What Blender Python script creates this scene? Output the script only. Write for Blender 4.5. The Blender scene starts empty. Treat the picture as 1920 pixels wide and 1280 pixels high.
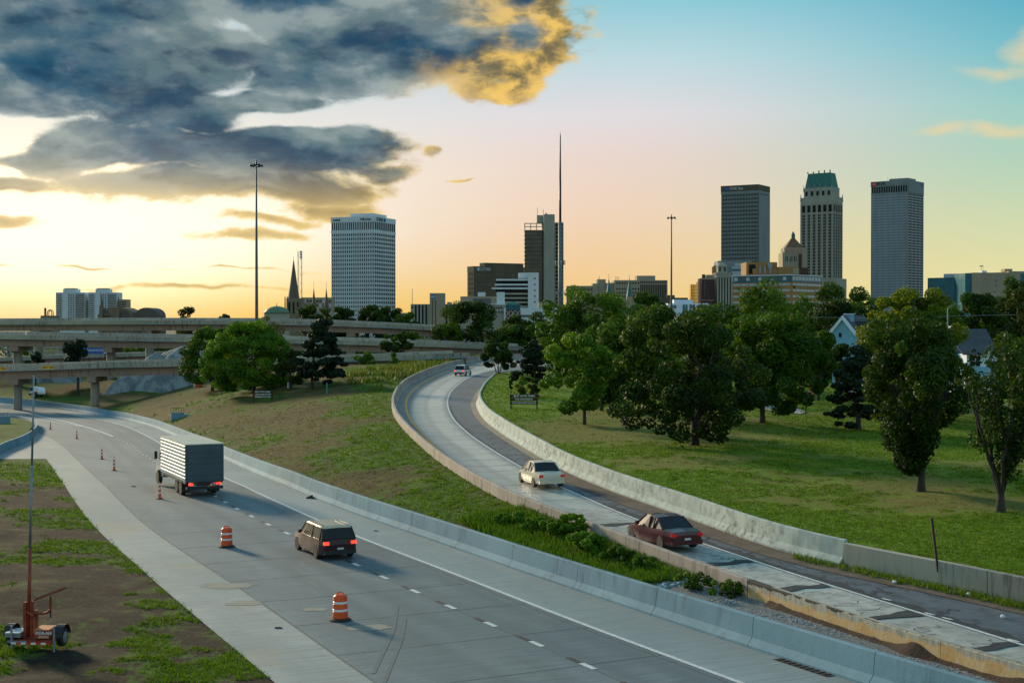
import bpy, bmesh, math, random
import numpy as np
from mathutils import Vector, Matrix
from mathutils.geometry import delaunay_2d_cdt
random.seed(7)
RNG = np.random.default_rng(7)
SC = bpy.context.scene
COL = SC.collection
PI = math.pi
R = math.radians

# ------------------------------------------------------------------ camera
CAM_Z = 11.5
F = 50 / 36 * 1920
PITCH = math.atan(40 / F)
cam = bpy.data.cameras.new('camera')
cam.lens = 50; cam.sensor_width = 36; cam.clip_start = 0.5; cam.clip_end = 60000
cam_o = bpy.data.objects.new('camera', cam)
cam_o.location = (0, 0, CAM_Z)
cam_o.rotation_euler = (PI / 2 - PITCH, 0, 0)
COL.objects.link(cam_o)
SC.camera = cam_o

# ------------------------------------------------------------------ node helper
class NT:
    def __init__(s, nt):
        s.nt = nt; s.L = nt.links
    def n(s, t, **kw):
        nd = s.nt.nodes.new(t)
        for k, v in kw.items(): setattr(nd, k, v)
        return nd
    def put(s, sock, v):
        if v is None: return
        if isinstance(v, bpy.types.NodeSocket): s.L.new(v, sock)
        else:
            if isinstance(v, (tuple, list)) and sock.type == 'RGBA' and len(v) == 3: v = (*v, 1)
            sock.default_value = v
    def math(s, op, a, b=None, c=None, clamp=False):
        nd = s.n('ShaderNodeMath', operation=op, use_clamp=clamp)
        s.put(nd.inputs[0], a)
        if b is not None: s.put(nd.inputs[1], b)
        if c is not None: s.put(nd.inputs[2], c)
        return nd.outputs[0]
    def vmath(s, op, a, b=None, sc=None):
        nd = s.n('ShaderNodeVectorMath', operation=op)
        s.put(nd.inputs[0], a)
        if b is not None: s.put(nd.inputs[1], b)
        if sc is not None: s.put(nd.inputs['Scale'], sc)
        return nd.outputs['Value'] if op in ('LENGTH', 'DOT_PRODUCT', 'DISTANCE') else nd.outputs[0]
    def mix(s, f, a, b, bt='MIX'):
        nd = s.n('ShaderNodeMix', data_type='RGBA', blend_type=bt)
        s.put(nd.inputs[0], f); s.put(nd.inputs[6], a); s.put(nd.inputs[7], b)
        return nd.outputs[2]
    def ss(s, x, a, b, o0=0.0, o1=1.0):
        nd = s.n('ShaderNodeMapRange', interpolation_type='SMOOTHSTEP')
        s.put(nd.inputs[0], x); s.put(nd.inputs[1], a); s.put(nd.inputs[2], b)
        s.put(nd.inputs[3], o0); s.put(nd.inputs[4], o1)
        return nd.outputs[0]
    def noise(s, vec, scale, detail=5, rough=.55, dist=0.0, lac=2.0):
        nd = s.n('ShaderNodeTexNoise')
        s.put(nd.inputs['Vector'], vec); nd.inputs['Scale'].default_value = scale
        nd.inputs['Detail'].default_value = detail; nd.inputs['Roughness'].default_value = rough
        nd.inputs['Distortion'].default_value = dist; nd.inputs['Lacunarity'].default_value = lac
        return nd.outputs[0]
    def ramp(s, f, stops, interp='LINEAR'):
        nd = s.n('ShaderNodeValToRGB'); cr = nd.color_ramp; cr.interpolation = interp
        while len(cr.elements) < len(stops): cr.elements.new(0.5)
        for e, (p, c) in zip(cr.elements, stops):
            e.position = p; e.color = (*c, 1)
        s.put(nd.inputs[0], f)
        return nd.outputs[0]
    def xyz(s, v):
        nd = s.n('ShaderNodeSeparateXYZ'); s.put(nd.inputs[0], v); return nd.outputs
    def vec(s, x, y, z=0.0):
        nd = s.n('ShaderNodeCombineXYZ'); s.put(nd.inputs[0], x); s.put(nd.inputs[1], y); s.put(nd.inputs[2], z)
        return nd.outputs[0]

def lin(r, g, b):
    f = lambda c: (c / 255 / 12.92) if c <= 10 else ((c / 255 + .055) / 1.055) ** 2.4
    return (f(r), f(g), f(b))

# ------------------------------------------------------------------ world: dusk sky with a cloud bank at the left
SUN_AZ, SUN_EL = R(-36), R(15)          # azimuth from +Y towards +X, elevation
world = bpy.data.worlds.new('World'); SC.world = world; world.use_nodes = True
world.node_tree.nodes.clear()
W = NT(world.node_tree)
tc = W.n('ShaderNodeTexCoord').outputs['Generated']
dx, dy, dz = W.xyz(tc)
az = W.math('ARCTAN2', dx, dy)
el = W.math('ARCSINE', dz)
def vy(py): return (600 - py) / F
def stops(lst, top):                     # lst of (photo row, sRGB) from the horizon upwards
    out = []
    for py, c in lst: out.append((min(1, max(0, (vy(py) + .02) / 1.0)), lin(*c)))
    return out + top
elp = W.math('ADD', el, .02)
zen = [(.45, lin(120, 182, 205)), (1.0, lin(112, 166, 200))]
r_left = W.ramp(elp, stops([(640, (150, 118, 80)), (600, (252, 192, 84)), (572, (254, 208, 104)), (545, (255, 226, 144)), (505, (255, 242, 204)), (440, (255, 250, 236)), (330, (255, 246, 225)), (200, (226, 228, 226)), (60, (180, 205, 215))], zen))
r_mid = W.ramp(elp, stops([(640, (140, 120, 100)), (600, (240, 200, 112)), (545, (243, 203, 138)), (480, (243, 207, 162)), (400, (240, 212, 186)), (300, (234, 214, 204)), (220, (226, 220, 224)), (120, (190, 218, 224)), (0, (132, 200, 214))], zen))
r_right = W.ramp(elp, stops([(640, (120, 118, 100)), (600, (238, 221, 150)), (520, (229, 222, 164)), (430, (210, 218, 174)), (330, (180, 212, 186)), (220, (150, 204, 196)), (110, (100, 184, 198)), (0, (62, 160, 190))], zen))
r_back = W.ramp(elp, [(0, lin(120, 122, 120)), (.02, lin(214, 214, 196)), (.10, lin(200, 216, 212)), (.3, lin(170, 208, 218)), (.6, lin(140, 190, 210)), (1, lin(112, 166, 200))])
azp = W.math('SUBTRACT', az, W.math('MULTIPLY', el, .45))
base = W.mix(W.ss(azp, -.30, .05), r_left, r_mid)
base = W.mix(W.ss(azp, .0, .34), base, r_right)
far_l = W.ss(az, -1.3, -.75, 1, 0)
far_r = W.ss(az, .6, 1.5)
base = W.mix(W.math('MAXIMUM', far_l, far_r), base, r_back)
sky = W.n('ShaderNodeTexSky', sky_type='NISHITA', sun_disc=False)
sky.sun_elevation = SUN_EL; sky.sun_rotation = SUN_AZ; sky.altitude = 200
nish = W.vmath('SCALE', sky.outputs[0], sc=.12)
base = W.mix(W.ss(el, .5, 1.3, 0, .5), base, nish)

# glow round the hidden sun
uv = W.vec(az, el)
# cloud density as a node group so that it can be read twice (here and towards the sun)
g = bpy.data.node_groups.new('cloud_density', 'ShaderNodeTree')
g.interface.new_socket('P', in_out='INPUT', socket_type='NodeSocketVector')
g.interface.new_socket('D', in_out='OUTPUT', socket_type='NodeSocketFloat')
G = NT(g)
gi = G.n('NodeGroupInput'); go = G.n('NodeGroupOutput')
P0 = gi.outputs[0]
px_, py_, _ = G.xyz(P0)
wv = G.vec(px_, G.math('MULTIPLY', py_, 1.9))
warp = G.noise(wv, 9, 3)
warp2 = G.noise(G.vmath('ADD', wv, (5.3, 2.1, 0)), 9, 3)
Pw = G.vmath('ADD', P0, G.vec(G.math('MULTIPLY', G.math('SUBTRACT', warp, .5), .06), G.math('MULTIPLY', G.math('SUBTRACT', warp2, .5), .035)))
BL = [(-150, 30, 640, 150), (120, 70, 520, 125), (330, 120, 250, 90), (60, 195, 420, 62), (330, 215, 240, 50), (-500, 180, 600, 160), (300, -160, 900, 150),
      (660, 40, 330, 105), (640, 130, 225, 75), (860, 70, 250, 100), (985, 70, 130, 95), (930, 150, 120, 48), (560, 150, 120, 50), (500, 205, 190, 42), (420, 110, 150, 60),
      (250, 285, 290, 52), (520, 288, 260, 62), (655, 275, 125, 42), (150, 315, 190, 44), (-400, 300, 330, 40), (700, 320, 90, 18),
      (380, 345, 330, 40), (560, 350, 180, 34), (60, 352, 140, 28), (620, 385, 110, 26), (510, 412, 90, 11), (480, 440, 120, 13),
      (45, 430, 75, 13), (800, 280, 26, 15), (860, 330, 36, 3), (1905, 128, 75, 42), (1830, 160, 80, 20), (1735, 266, 60, 20), (1850, 270, 90, 22), (2150, 200, 190, 30),
      (160, 509, 90, 3), (480, 508, 130, 3), (390, 542, 220, 5), (10, 513, 40, 3)]
acc = None
for bx_, by_, rx, ry in BL:
    c = ((bx_ - 960) / F, vy(by_), 0)
    q = G.vmath('MULTIPLY', G.vmath('SUBTRACT', Pw, c), (F / rx, F / ry, 0))
    d = G.math('SUBTRACT', 1.0, G.vmath('LENGTH', q))
    d = G.math('MULTIPLY', d, min(1.5, .30 + ry / 60))
    acc = d if acc is None else G.math('SMOOTH_MAX', acc, d, .10)
n1 = G.noise(wv, 30, 10, .64, .25)
n2 = G.noise(G.vmath('ADD', wv, (1.7, 9.2, 0)), 8, 4, .5)
for bx_, by_, rx, ry, k_ in [(455, 80, 95, 40, .26), (430, 150, 70, 40, .30), (10, 265, 110, 40, 1.0), (545, 228, 130, 24, .6), (235, 330, 90, 16, .5), (40, 335, 90, 18, .6), (1060, 60, 40, 60, .5)]:
    c = ((bx_ - 960) / F, vy(by_), 0)
    q = G.vmath('MULTIPLY', G.vmath('SUBTRACT', Pw, c), (F / rx, F / ry, 0))
    acc = G.math('SUBTRACT', acc, G.math('MULTIPLY', G.ss(G.vmath('LENGTH', q), 1.5, .0), k_))
tot = G.math('ADD', acc, G.math('MULTIPLY', G.math('SUBTRACT', n1, .5), .80))
tot = G.math('ADD', tot, G.math('MULTIPLY', G.math('SUBTRACT', n2, .5), .45))
G.L.new(tot, go.inputs[0])
def dens(p):
    nd = W.n('ShaderNodeGroup'); nd.node_tree = g; W.L.new(p, nd.inputs[0]); return nd.outputs[0]
d0 = dens(uv)
nB0 = W.noise(W.vec(W.math('ADD', az, 7.0), W.math('MULTIPLY', el, 1.9)), 70, 8, .65)
d1 = dens(W.vmath('ADD', uv, (-.010, -.018, 0)))
cover = W.ss(W.math('ADD', d0, W.math('MULTIPLY', W.math('SUBTRACT', nB0, .5), .5)), -.05, W.ss(az, .1, .25, .26, .75))
thick = W.ss(d0, .06, .40)
lit = W.math('MULTIPLY', W.ss(W.math('SUBTRACT', d0, d1), .0, .55), W.ss(d0, .75, .25))
nA = W.noise(W.vec(az, W.math('MULTIPLY', el, 2.3)), 8.0, 7, .5, .35)
nB = W.noise(W.vec(W.math('ADD', az, 3.0), W.math('MULTIPLY', el, 1.7)), 30, 8, .6, .3)
slate = W.mix(W.ss(nA, .38, .62), lin(38, 88, 116), lin(98, 122, 128))
slate = W.mix(W.math('MULTIPLY', W.ss(nB, .35, .75), .45), slate, lin(140, 152, 154))
def rel(sc, off, st, seed):
    a = W.noise(W.vec(W.math('ADD', az, seed), W.math('MULTIPLY', el, st)), sc, 6, .55, .2)
    b = W.noise(W.vec(W.math('ADD', az, seed + off[0]), W.math('MULTIPLY', W.math('ADD', el, off[1]), st)), sc, 6, .55, .2)
    return W.math('SUBTRACT', b, a)
rl = W.math('ADD', rel(8, (.012, .020), 2.3, 0.0), W.math('MULTIPLY', rel(24, (.006, .008), 1.8, 4.0), .35))
slate = W.mix(W.math('MULTIPLY', W.ss(rl, .0, .15), .72), slate, lin(26, 60, 88))
slate = W.mix(W.math('MULTIPLY', W.ss(rl, .0, -.17), .55), slate, lin(172, 184, 182))
low = W.ss(el, .115, .07)                  # the low wisps are lit from behind
slate = W.mix(W.math('MULTIPLY', low, .75), slate, lin(196, 166, 96))
right_end = W.ss(az, -.10, -.01)
edge = W.mix(W.ss(el, .07, .15), lin(250, 216, 140), lin(216, 224, 222))
edge = W.mix(right_end, edge, lin(246, 206, 116))
ccol = W.mix(thick, edge, slate)
right_gold = W.ss(W.math('SUBTRACT', az, W.math('MULTIPLY', W.math('SUBTRACT', el, .17), .45)), -.09, .0)
gold_amt = W.math('MULTIPLY', right_gold, W.ss(W.math('ADD', nA, W.math('MULTIPLY', W.math('SUBTRACT', 1.0, d0), .30)), .42, .60))
ccol = W.mix(W.math('MULTIPLY', gold_amt, .95), ccol, W.mix(W.ss(nB, .38, .60), lin(112, 104, 78), lin(243, 200, 104)))
ccol = W.mix(W.math('MULTIPLY', lit, .5), ccol, W.mix(right_end, W.mix(low, lin(186, 196, 194), lin(240, 206, 126)), lin(250, 208, 122)))
ccol = W.mix(W.ss(az, .15, .3), ccol, lin(238, 214, 160))
cover = W.math('MULTIPLY', cover, W.ss(az, .15, .3, 1.0, .7))
final = W.mix(cover, base, ccol)
# sun glow in the clear strip under the clouds, left of the frame and inside it
gl = W.vmath('LENGTH', W.vmath('MULTIPLY', W.vmath('SUBTRACT', uv, ((90 - 960) / F, vy(430), 0)), (1 / .27, 1 / .10, 0)))
glow = W.math('MULTIPLY', W.ss(gl, 0, 1, 1, 0), W.math('SUBTRACT', 1.0, W.math('MULTIPLY', cover, .8)))
final = W.mix(W.math('MULTIPLY', glow, .9), final, (1.6, 1.35, .95, 1))
bg = W.n('ShaderNodeBackground'); W.put(bg.inputs[0], final); bg.inputs[1].default_value = 1.0
W.L.new(bg.outputs[0], W.n('ShaderNodeOutputWorld').inputs[0])
world.cycles.sampling_method = 'MANUAL'; world.cycles.sample_map_resolution = 512

# ------------------------------------------------------------------ sun, low and veiled by cloud
sl = bpy.data.lights.new('sun', 'SUN'); sl.energy = 4.6; sl.angle = R(8); sl.color = (1.0, .80, .52)
so = bpy.data.objects.new('sun', sl)
sd = Vector((math.sin(SUN_AZ) * math.cos(SUN_EL), math.cos(SUN_AZ) * math.cos(SUN_EL), math.sin(SUN_EL)))
so.rotation_euler = sd.to_track_quat('Z', 'Y').to_euler()
so.location = (0, 0, 60)
COL.objects.link(so)
SC.view_settings.view_transform = 'Standard'; SC.view_settings.look = 'None'
SC.view_settings.exposure = 0; SC.view_settings.gamma = 1
SC.view_settings.use_curve_mapping = False
SC.cycles.use_denoising = True
SC.cycles.max_bounces = 6; SC.cycles.transparent_max_bounces = 8

# ------------------------------------------------------------------ picture <-> place
def ray(px, py):
    a, b = (px - 960) / F, (640 - py) / F
    cp, sp = math.cos(PITCH), math.sin(PITCH)
    return Vector((a, cp + b * sp, -sp + b * cp))
def at(px, py, D):
    d = ray(px, py); t = D / d.y
    return Vector((d.x * t, D, CAM_Z + d.z * t))
def gnd(px, py, zf, dz=0.0):
    d = ray(px, py); lo, hi = 20.0, 700.0
    D = 20.0; prev = None
    f = lambda D: CAM_Z + d.z * D / d.y - (zf(D) + dz)
    step = 1.0; D = 20.0
    while D < 900:
        if f(D) <= 0: break
        D += step
    lo, hi = D - step, D
    for _ in range(30):
        m = (lo + hi) / 2
        if f(m) > 0: lo = m
        else: hi = m
    return Vector((d.x * lo / d.y, lo, CAM_Z + d.z * lo / d.y))
def sstep(a, b, x):
    t = np.clip((x - a) / (b - a), 0, 1); return t * t * (3 - 2 * t)
def zh(y):                                # the new highway: level, then falling to pass under the bridges
    y = np.asarray(y, float)
    return np.interp(y, [0, 88, 100, 115, 215, 240, 260, 2000], [0, 0, -.18, -.75, -4.15, -4.72, -4.8, -4.8])
def zr(y):                                # the old curving ramp
    y = np.asarray(y, float)
    return np.interp(y, [0, 46, 60, 80, 120, 250, 400], [.45, .5, .8, 1.4, 2.3, 3.2, 3.4])

# ------------------------------------------------------------------ polylines in plan
def catmull(pts, n=10):
    P = [np.array(p[:2], float) for p in pts]
    P = [2 * P[0] - P[1]] + P + [2 * P[-1] - P[-2]]
    out = []
    for i in range(1, len(P) - 2):
        for k in range(n):
            t = k / n
            out.append(.5 * ((2 * P[i]) + (-P[i - 1] + P[i + 1]) * t + (2 * P[i - 1] - 5 * P[i] + 4 * P[i + 1] - P[i + 2]) * t * t + (-P[i - 1] + 3 * P[i] - 3 * P[i + 1] + P[i + 2]) * t ** 3))
    out.append(P[-2])
    return np.array(out)
def resample(P, step):
    P = np.asarray(P, float)
    s = np.concatenate([[0], np.cumsum(np.hypot(*np.diff(P, axis=0).T))])
    n = max(2, int(round(s[-1] / step)) + 1)
    q = np.linspace(0, s[-1], n)
    return np.stack([np.interp(q, s, P[:, 0]), np.interp(q, s, P[:, 1])], 1)
def smooth(P, it):
    P = P.copy()
    for _ in range(it):
        P[1:-1] = .25 * P[:-2] + .5 * P[1:-1] + .25 * P[2:]
    return P
def line_from(px, zf, dz=0.0, step=1.5, it=30, extra_a=(), extra_b=()):
    pts = [tuple(p) for p in extra_a] + [tuple(gnd(x, y, zf, dz)[:2]) for x, y in px] + [tuple(p) for p in extra_b]
    return resample(smooth(resample(catmull(pts), step), it), step)
def tangent(P):
    T = np.gradient(P, axis=0); T /= np.maximum(1e-9, np.hypot(T[:, 0], T[:, 1]))[:, None]
    return T
def offset(P, d):                         # positive d = to the right of travel
    T = tangent(P); return P + np.stack([T[:, 1], -T[:, 0]], 1) * d
def dist_to(P, X, Y):                     # distance of points to polyline P
    X = np.asarray(X, float).ravel(); Y = np.asarray(Y, float).ravel()
    best = np.full(X.shape, 1e9)
    for (ax, ay), (bx, by) in zip(P[:-1], P[1:]):
        vx, vy2 = bx - ax, by - ay; L2 = vx * vx + vy2 * vy2 + 1e-9
        t = np.clip(((X - ax) * vx + (Y - ay) * vy2) / L2, 0, 1)
        best = np.minimum(best, np.hypot(X - ax - t * vx, Y - ay - t * vy2))
    return best
def inside(poly, X, Y):
    X = np.asarray(X); Y = np.asarray(Y); c = np.zeros(X.shape, bool)
    n = len(poly)
    for i in range(n):
        x1, y1 = poly[i]; x2, y2 = poly[(i + 1) % n]
        if y1 == y2: continue
        k = ((y1 > Y) != (y2 > Y)) & (X < (x2 - x1) * (Y - y1) / (y2 - y1) + x1)
        c ^= k
    return c
_perm = np.random.default_rng(3).random((256, 256))
def vnoise(x, y, s=1.0, oct=4, seed=0, gain=.5):
    x = np.asarray(x, float) * s + seed * 17.3 + 1000; y = np.asarray(y, float) * s + seed * 5.7 + 1000
    out = np.zeros_like(x); a = 1.0; tot = 0
    for _ in range(oct):
        xi = np.floor(x).astype(int); yi = np.floor(y).astype(int); fx = x - xi; fy = y - yi
        fx = fx * fx * (3 - 2 * fx); fy = fy * fy * (3 - 2 * fy)
        g = lambda i, j: _perm[(xi + i) % 256, (yi + j) % 256]
        out += a * ((g(0, 0) * (1 - fx) + g(1, 0) * fx) * (1 - fy) + (g(0, 1) * (1 - fx) + g(1, 1) * fx) * fy)
        tot += a; a *= gain; x = x * 2.03 + 11.1; y = y * 2.03 + 7.7
    return out / tot

# highway lines (photo readings on the road surface, near end first)
HB = line_from([(1920, 1380), (1760, 1330), (1597, 1277), (1467, 1235), (1280, 1174), (1140, 1126), (973, 1071), (807, 1011), (640, 955), (533, 910), (417, 860), (350, 828), (300, 806), (281, 799), (241, 788), (180, 777), (117, 767), (56, 760), (0, 754.5), (-60, 750), (-130, 746)], zh, it=25)
HE = line_from([(1760, 1420), (1580, 1352), (1380, 1273), (1280, 1239), (1140, 1189), (973, 1123), (840, 1070), (640, 994), (500, 932), (408, 890), (345, 856), (300, 831), (281, 820), (250, 805), (227, 796.5), (203, 790), (156, 781), (102, 772), (40, 766), (-40, 761)], zh, it=25)
HD = line_from([(1280, 1332), (1173, 1280), (1091, 1242), (988, 1199), (903, 1163), (830, 1131), (762, 1101), (708, 1077), (655, 1052), (513, 988), (463, 963), (421, 941), (350, 898), (290, 865), (269, 852), (247, 835), (227, 826), (214, 819)], zh, it=6)
HG1 = line_from([(212, 818), (180, 806), (148, 796.5), (119, 789), (56, 775), (0, 766), (-60, 759)], zh, it=6)
HG2 = line_from([(150, 799), (141, 797), (94, 790.5), (55, 784.5), (0, 778), (-60, 772)], zh, it=6)
HS = line_from([(860, 1390), (770, 1320), (700, 1278), (640, 1236), (443, 1097), (333, 1027), (233, 947), (143, 860), (110, 830), (75, 812), (30, 798), (-50, 786)], zh, it=12)
HL = line_from([(690, 1420), (600, 1350), (517, 1280), (370, 1157), (267, 1068), (150, 953), (87, 860)], zh, it=3)

# ramp lines
LBT = line_from([(2250, 1340), (2080, 1293), (1920, 1247), (1617, 1157), (1423, 1094), (1280, 1043), (1173, 1003), (1057, 960), (940, 915), (847, 862), (808, 834), (783, 813), (767, 798), (750, 780), (742, 766), (738, 751), (741, 737), (750, 722), (767, 708), (800, 693), (833, 682), (867, 674), (905, 667)], zr, 1.0, it=14, extra_b=[(18, 318), (55, 335), (100, 345)])
RBF = line_from([(2250, 1210), (2080, 1170), (1920, 1133), (1760, 1098), (1597, 1067), (1447, 1030), (1280, 967), (1173, 932), (1120, 910), (1062, 886), (1020, 862), (967, 830), (933, 808), (908, 788), (896, 770), (892, 757)], zr, 0, it=10,
                extra_b=[tuple(gnd(x, y, zr, 1.0)[:2]) for x, y in [(895, 733), (904, 718), (918, 706), (936, 698)]] + [(8, 226), (40, 246), (100, 262)])
WL = line_from([(2200, 1290), (1920, 1210), (1813, 1175), (1687, 1137), (1573, 1102), (1470, 1070), (1397, 1045), (1317, 1019), (1270, 1002), (1195, 975), (1120, 943), (1062, 917), (1034, 905), (987, 881), (940, 854), (892, 823), (867, 803), (850, 785), (841, 767), (839, 750), (845, 735), (858, 722), (875, 710), (900, 700), (933, 692), (967, 685)], zr, 0, it=10, extra_b=[(40, 276), (100, 292)])
YL = line_from([(1000, 962), (900, 906), (817, 838), (803, 825), (787, 808), (773, 792), (764, 775), (761, 760), (763, 747), (773, 733), (793, 718), (817, 705), (847, 693), (890, 684)], zr, 0, it=8)
# ------------------------------------------------------------------ objects
def props(o, label=None, cat=None, group=None, kind=None):
    if label: o['label'] = label
    if cat: o['category'] = cat
    if group: o['group'] = group
    if kind: o['kind'] = kind
    return o
def thing(name, label, cat, loc=(0, 0, 0), rz=0.0, group=None):
    o = bpy.data.objects.new(name, None); o.empty_display_size = .2
    o.location = loc; o.rotation_euler = (0, 0, rz); COL.objects.link(o)
    return props(o, label, cat, group)
def link(name, me, parent=None, loc=None, rz=None, kind=None, label=None):
    o = bpy.data.objects.new(name, me); COL.objects.link(o)
    if parent is not None: o.parent = parent
    if loc is not None: o.location = loc
    if rz is not None: o.rotation_euler = (0, 0, rz)
    if kind: o['kind'] = kind
    if label: o['label'] = label
    return o
def copy_tree(o, loc=None, rz=None, label=None, scale=None, parent=None):
    c = o.copy(); COL.objects.link(c)
    if parent is not None: c.parent = parent
    if loc is not None: c.location = loc
    if rz is not None: c.rotation_euler[2] = rz
    if scale is not None: c.scale = scale if hasattr(scale, '__len__') else (scale,) * 3
    if label: c['label'] = label
    for ch in o.children: copy_tree(ch, parent=c)
    return c

class MB:
    def __init__(s): s.v = []; s.f = []
    def add(s, vs, fs):
        k = len(s.v); s.v += [tuple(v) for v in vs]; s.f += [tuple(i + k for i in f) for f in fs]; return s
    def box(s, x0, x1, y0, y1, z0, z1):
        return s.add([(x0, y0, z0), (x1, y0, z0), (x1, y1, z0), (x0, y1, z0), (x0, y0, z1), (x1, y0, z1), (x1, y1, z1), (x0, y1, z1)],
                     [(0, 3, 2, 1), (4, 5, 6, 7), (0, 1, 5, 4), (1, 2, 6, 5), (2, 3, 7, 6), (3, 0, 4, 7)])
    def frustum(s, x0, x1, y0, y1, z0, z1, ix, iy=None):
        iy = ix if iy is None else iy
        return s.add([(x0, y0, z0), (x1, y0, z0), (x1, y1, z0), (x0, y1, z0), (x0 + ix, y0 + iy, z1), (x1 - ix, y0 + iy, z1), (x1 - ix, y1 - iy, z1), (x0 + ix, y1 - iy, z1)],
                     [(0, 3, 2, 1), (4, 5, 6, 7), (0, 1, 5, 4), (1, 2, 6, 5), (2, 3, 7, 6), (3, 0, 4, 7)])
    def tube(s, a, b, ra, rb=None, n=8, caps=True):
        rb = ra if rb is None else rb
        a = Vector(a); b = Vector(b); d = (b - a).normalized()
        u = d.orthogonal().normalized(); w = d.cross(u)
        vs = []
        for c, r in ((a, ra), (b, rb)):
            for i in range(n):
                t = 2 * PI * i / n; vs.append(c + u * (math.cos(t) * r) + w * (math.sin(t) * r))
        fs = [(i, (i + 1) % n, n + (i + 1) % n, n + i) for i in range(n)]
        if caps: fs += [tuple(range(n - 1, -1, -1)), tuple(range(n, 2 * n))]
        return s.add(vs, fs)
    def lathe(s, prof, n=16, c=(0, 0, 0)):        # prof: (r, z)
        vs = []; fs = []
        for r, z in prof:
            for i in range(n):
                t = 2 * PI * i / n; vs.append((c[0] + math.cos(t) * r, c[1] + math.sin(t) * r, c[2] + z))
        for j in range(len(prof) - 1):
            for i in range(n):
                fs.append((j * n + i, j * n + (i + 1) % n, (j + 1) * n + (i + 1) % n, (j + 1) * n + i))
        fs += [tuple(range(n - 1, -1, -1)), tuple((len(prof) - 1) * n + i for i in range(n))]
        return s.add(vs, fs)
    def prism(s, poly, y0, y1):                    # polygon in x,z pushed along y
        n = len(poly)
        vs = [(x, y0, z) for x, z in poly] + [(x, y1, z) for x, z in poly]
        return s.add(vs, [tuple(range(n)), tuple(range(2 * n - 1, n - 1, -1))] + [(i, n + i, n + (i + 1) % n, (i + 1) % n) for i in range(n)])
    def slab(s, poly, z0, z1):                     # polygon in x,y pushed along z
        n = len(poly)
        vs = [(x, y, z0) for x, y in poly] + [(x, y, z1) for x, y in poly]
        return s.add(vs, [tuple(range(n - 1, -1, -1)), tuple(range(n, 2 * n))] + [(i, (i + 1) % n, n + (i + 1) % n, n + i) for i in range(n)])
    def loft(s, rings, cap=True, closed=True):
        n = len(rings[0]); vs = [p for r in rings for p in r]; fs = []
        for j in range(len(rings) - 1):
            for i in range(n if closed else n - 1):
                fs.append((j * n + i, j * n + (i + 1) % n, (j + 1) * n + (i + 1) % n, (j + 1) * n + i))
        if cap: fs += [tuple(range(n - 1, -1, -1)), tuple((len(rings) - 1) * n + i for i in range(n))]
        return s.add(vs, fs)
    def mesh(s, name, mat, smooth=False, fix=True):
        me = bpy.data.meshes.new(name); me.from_pydata(s.v, [], s.f)
        if fix:
            bm = bmesh.new(); bm.from_mesh(me); bmesh.ops.recalc_face_normals(bm, faces=bm.faces); bm.to_mesh(me); bm.free()
        if mat: me.materials.append(mat)
        if smooth: me.shade_smooth()
        return me
    def go(s, name, mat, parent=None, loc=None, rz=None, smooth=False, kind=None, label=None, fix=True):
        return link(name, s.mesh(name, mat, smooth, fix), parent, loc, rz, kind, label)

def np_mesh(name, V, Fq, mat, smooth=False, attrs=None):
    me = bpy.data.meshes.new(name)
    V = np.asarray(V, np.float32); Fq = np.asarray(Fq, np.int32)
    me.vertices.add(len(V)); me.vertices.foreach_set('co', V.ravel())
    k = Fq.shape[1]
    me.loops.add(Fq.size); me.loops.foreach_set('vertex_index', Fq.ravel())
    me.polygons.add(len(Fq)); me.polygons.foreach_set('loop_start', np.arange(0, Fq.size, k, dtype=np.int32))
    me.polygons.foreach_set('loop_total', np.full(len(Fq), k, np.int32))
    for an, (dom, arr) in (attrs or {}).items():
        a = me.attributes.new(an, 'FLOAT', dom); a.data.foreach_set('value', np.asarray(arr, np.float32))
    me.update(calc_edges=True); me.validate()
    if mat: me.materials.append(mat)
    if smooth: me.shade_smooth()
    return me

# ------------------------------------------------------------------ materials
MATS = {}
def surf(name, c1, c2=None, scale=1.0, rough=.8, bump=0.0, detail=6, stretch=(1, 1, 1), metal=0.0, c3=None, s3=6.0, lo=.35, hi=.65, spec=.5, rough2=None, rot=0.0, amt3=.5, emit=None):
    m = bpy.data.materials.new(name); m.use_nodes = True; m.node_tree.nodes.clear()
    N = NT(m.node_tree)
    out = N.n('ShaderNodeOutputMaterial'); b = N.n('ShaderNodeBsdfPrincipled'); N.L.new(b.outputs[0], out.inputs[0])
    N.put(b.inputs['Roughness'], rough); N.put(b.inputs['Metallic'], metal); N.put(b.inputs['Specular IOR Level'], spec)
    if c2 is None: N.put(b.inputs['Base Color'], c1)
    if c2 is not None or bump or c3 is not None:
        co = N.n('ShaderNodeTexCoord').outputs['Object']
        if rot:
            mp = N.n('ShaderNodeMapping'); N.put(mp.inputs[0], co); mp.inputs['Rotation'].default_value = (0, 0, rot); co = mp.outputs[0]
        if stretch != (1, 1, 1): co = N.vmath('MULTIPLY', co, stretch)
        nz = N.noise(co, scale, detail, .6)
        f = N.ss(nz, lo, hi)
        col = N.mix(f, c1, c2 if c2 is not None else c1)
        if c3 is not None:
            col = N.mix(N.math('MULTIPLY', N.ss(N.noise(co, s3, 5, .65), .5, .72), amt3), col, c3)
        N.put(b.inputs['Base Color'], col)
        if rough2 is not None: N.put(b.inputs['Roughness'], N.ss(nz, lo, hi, rough, rough2))
        if bump:
            bp = N.n('ShaderNodeBump'); bp.inputs['Strength'].default_value = min(1, bump); bp.inputs['Distance'].default_value = .05 * max(1, bump)
            N.put(bp.inputs['Height'], N.noise(co, scale * 4, 6, .7)); N.put(b.inputs['Normal'], bp.outputs[0])
    if emit: N.put(b.inputs['Emission Color'], emit[0]); b.inputs['Emission Strength'].default_value = emit[1]
    MATS[name] = m
    return m
white_paint = surf('white_paint', (.72, .73, .72), (.5, .52, .52), 6, .6)
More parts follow.
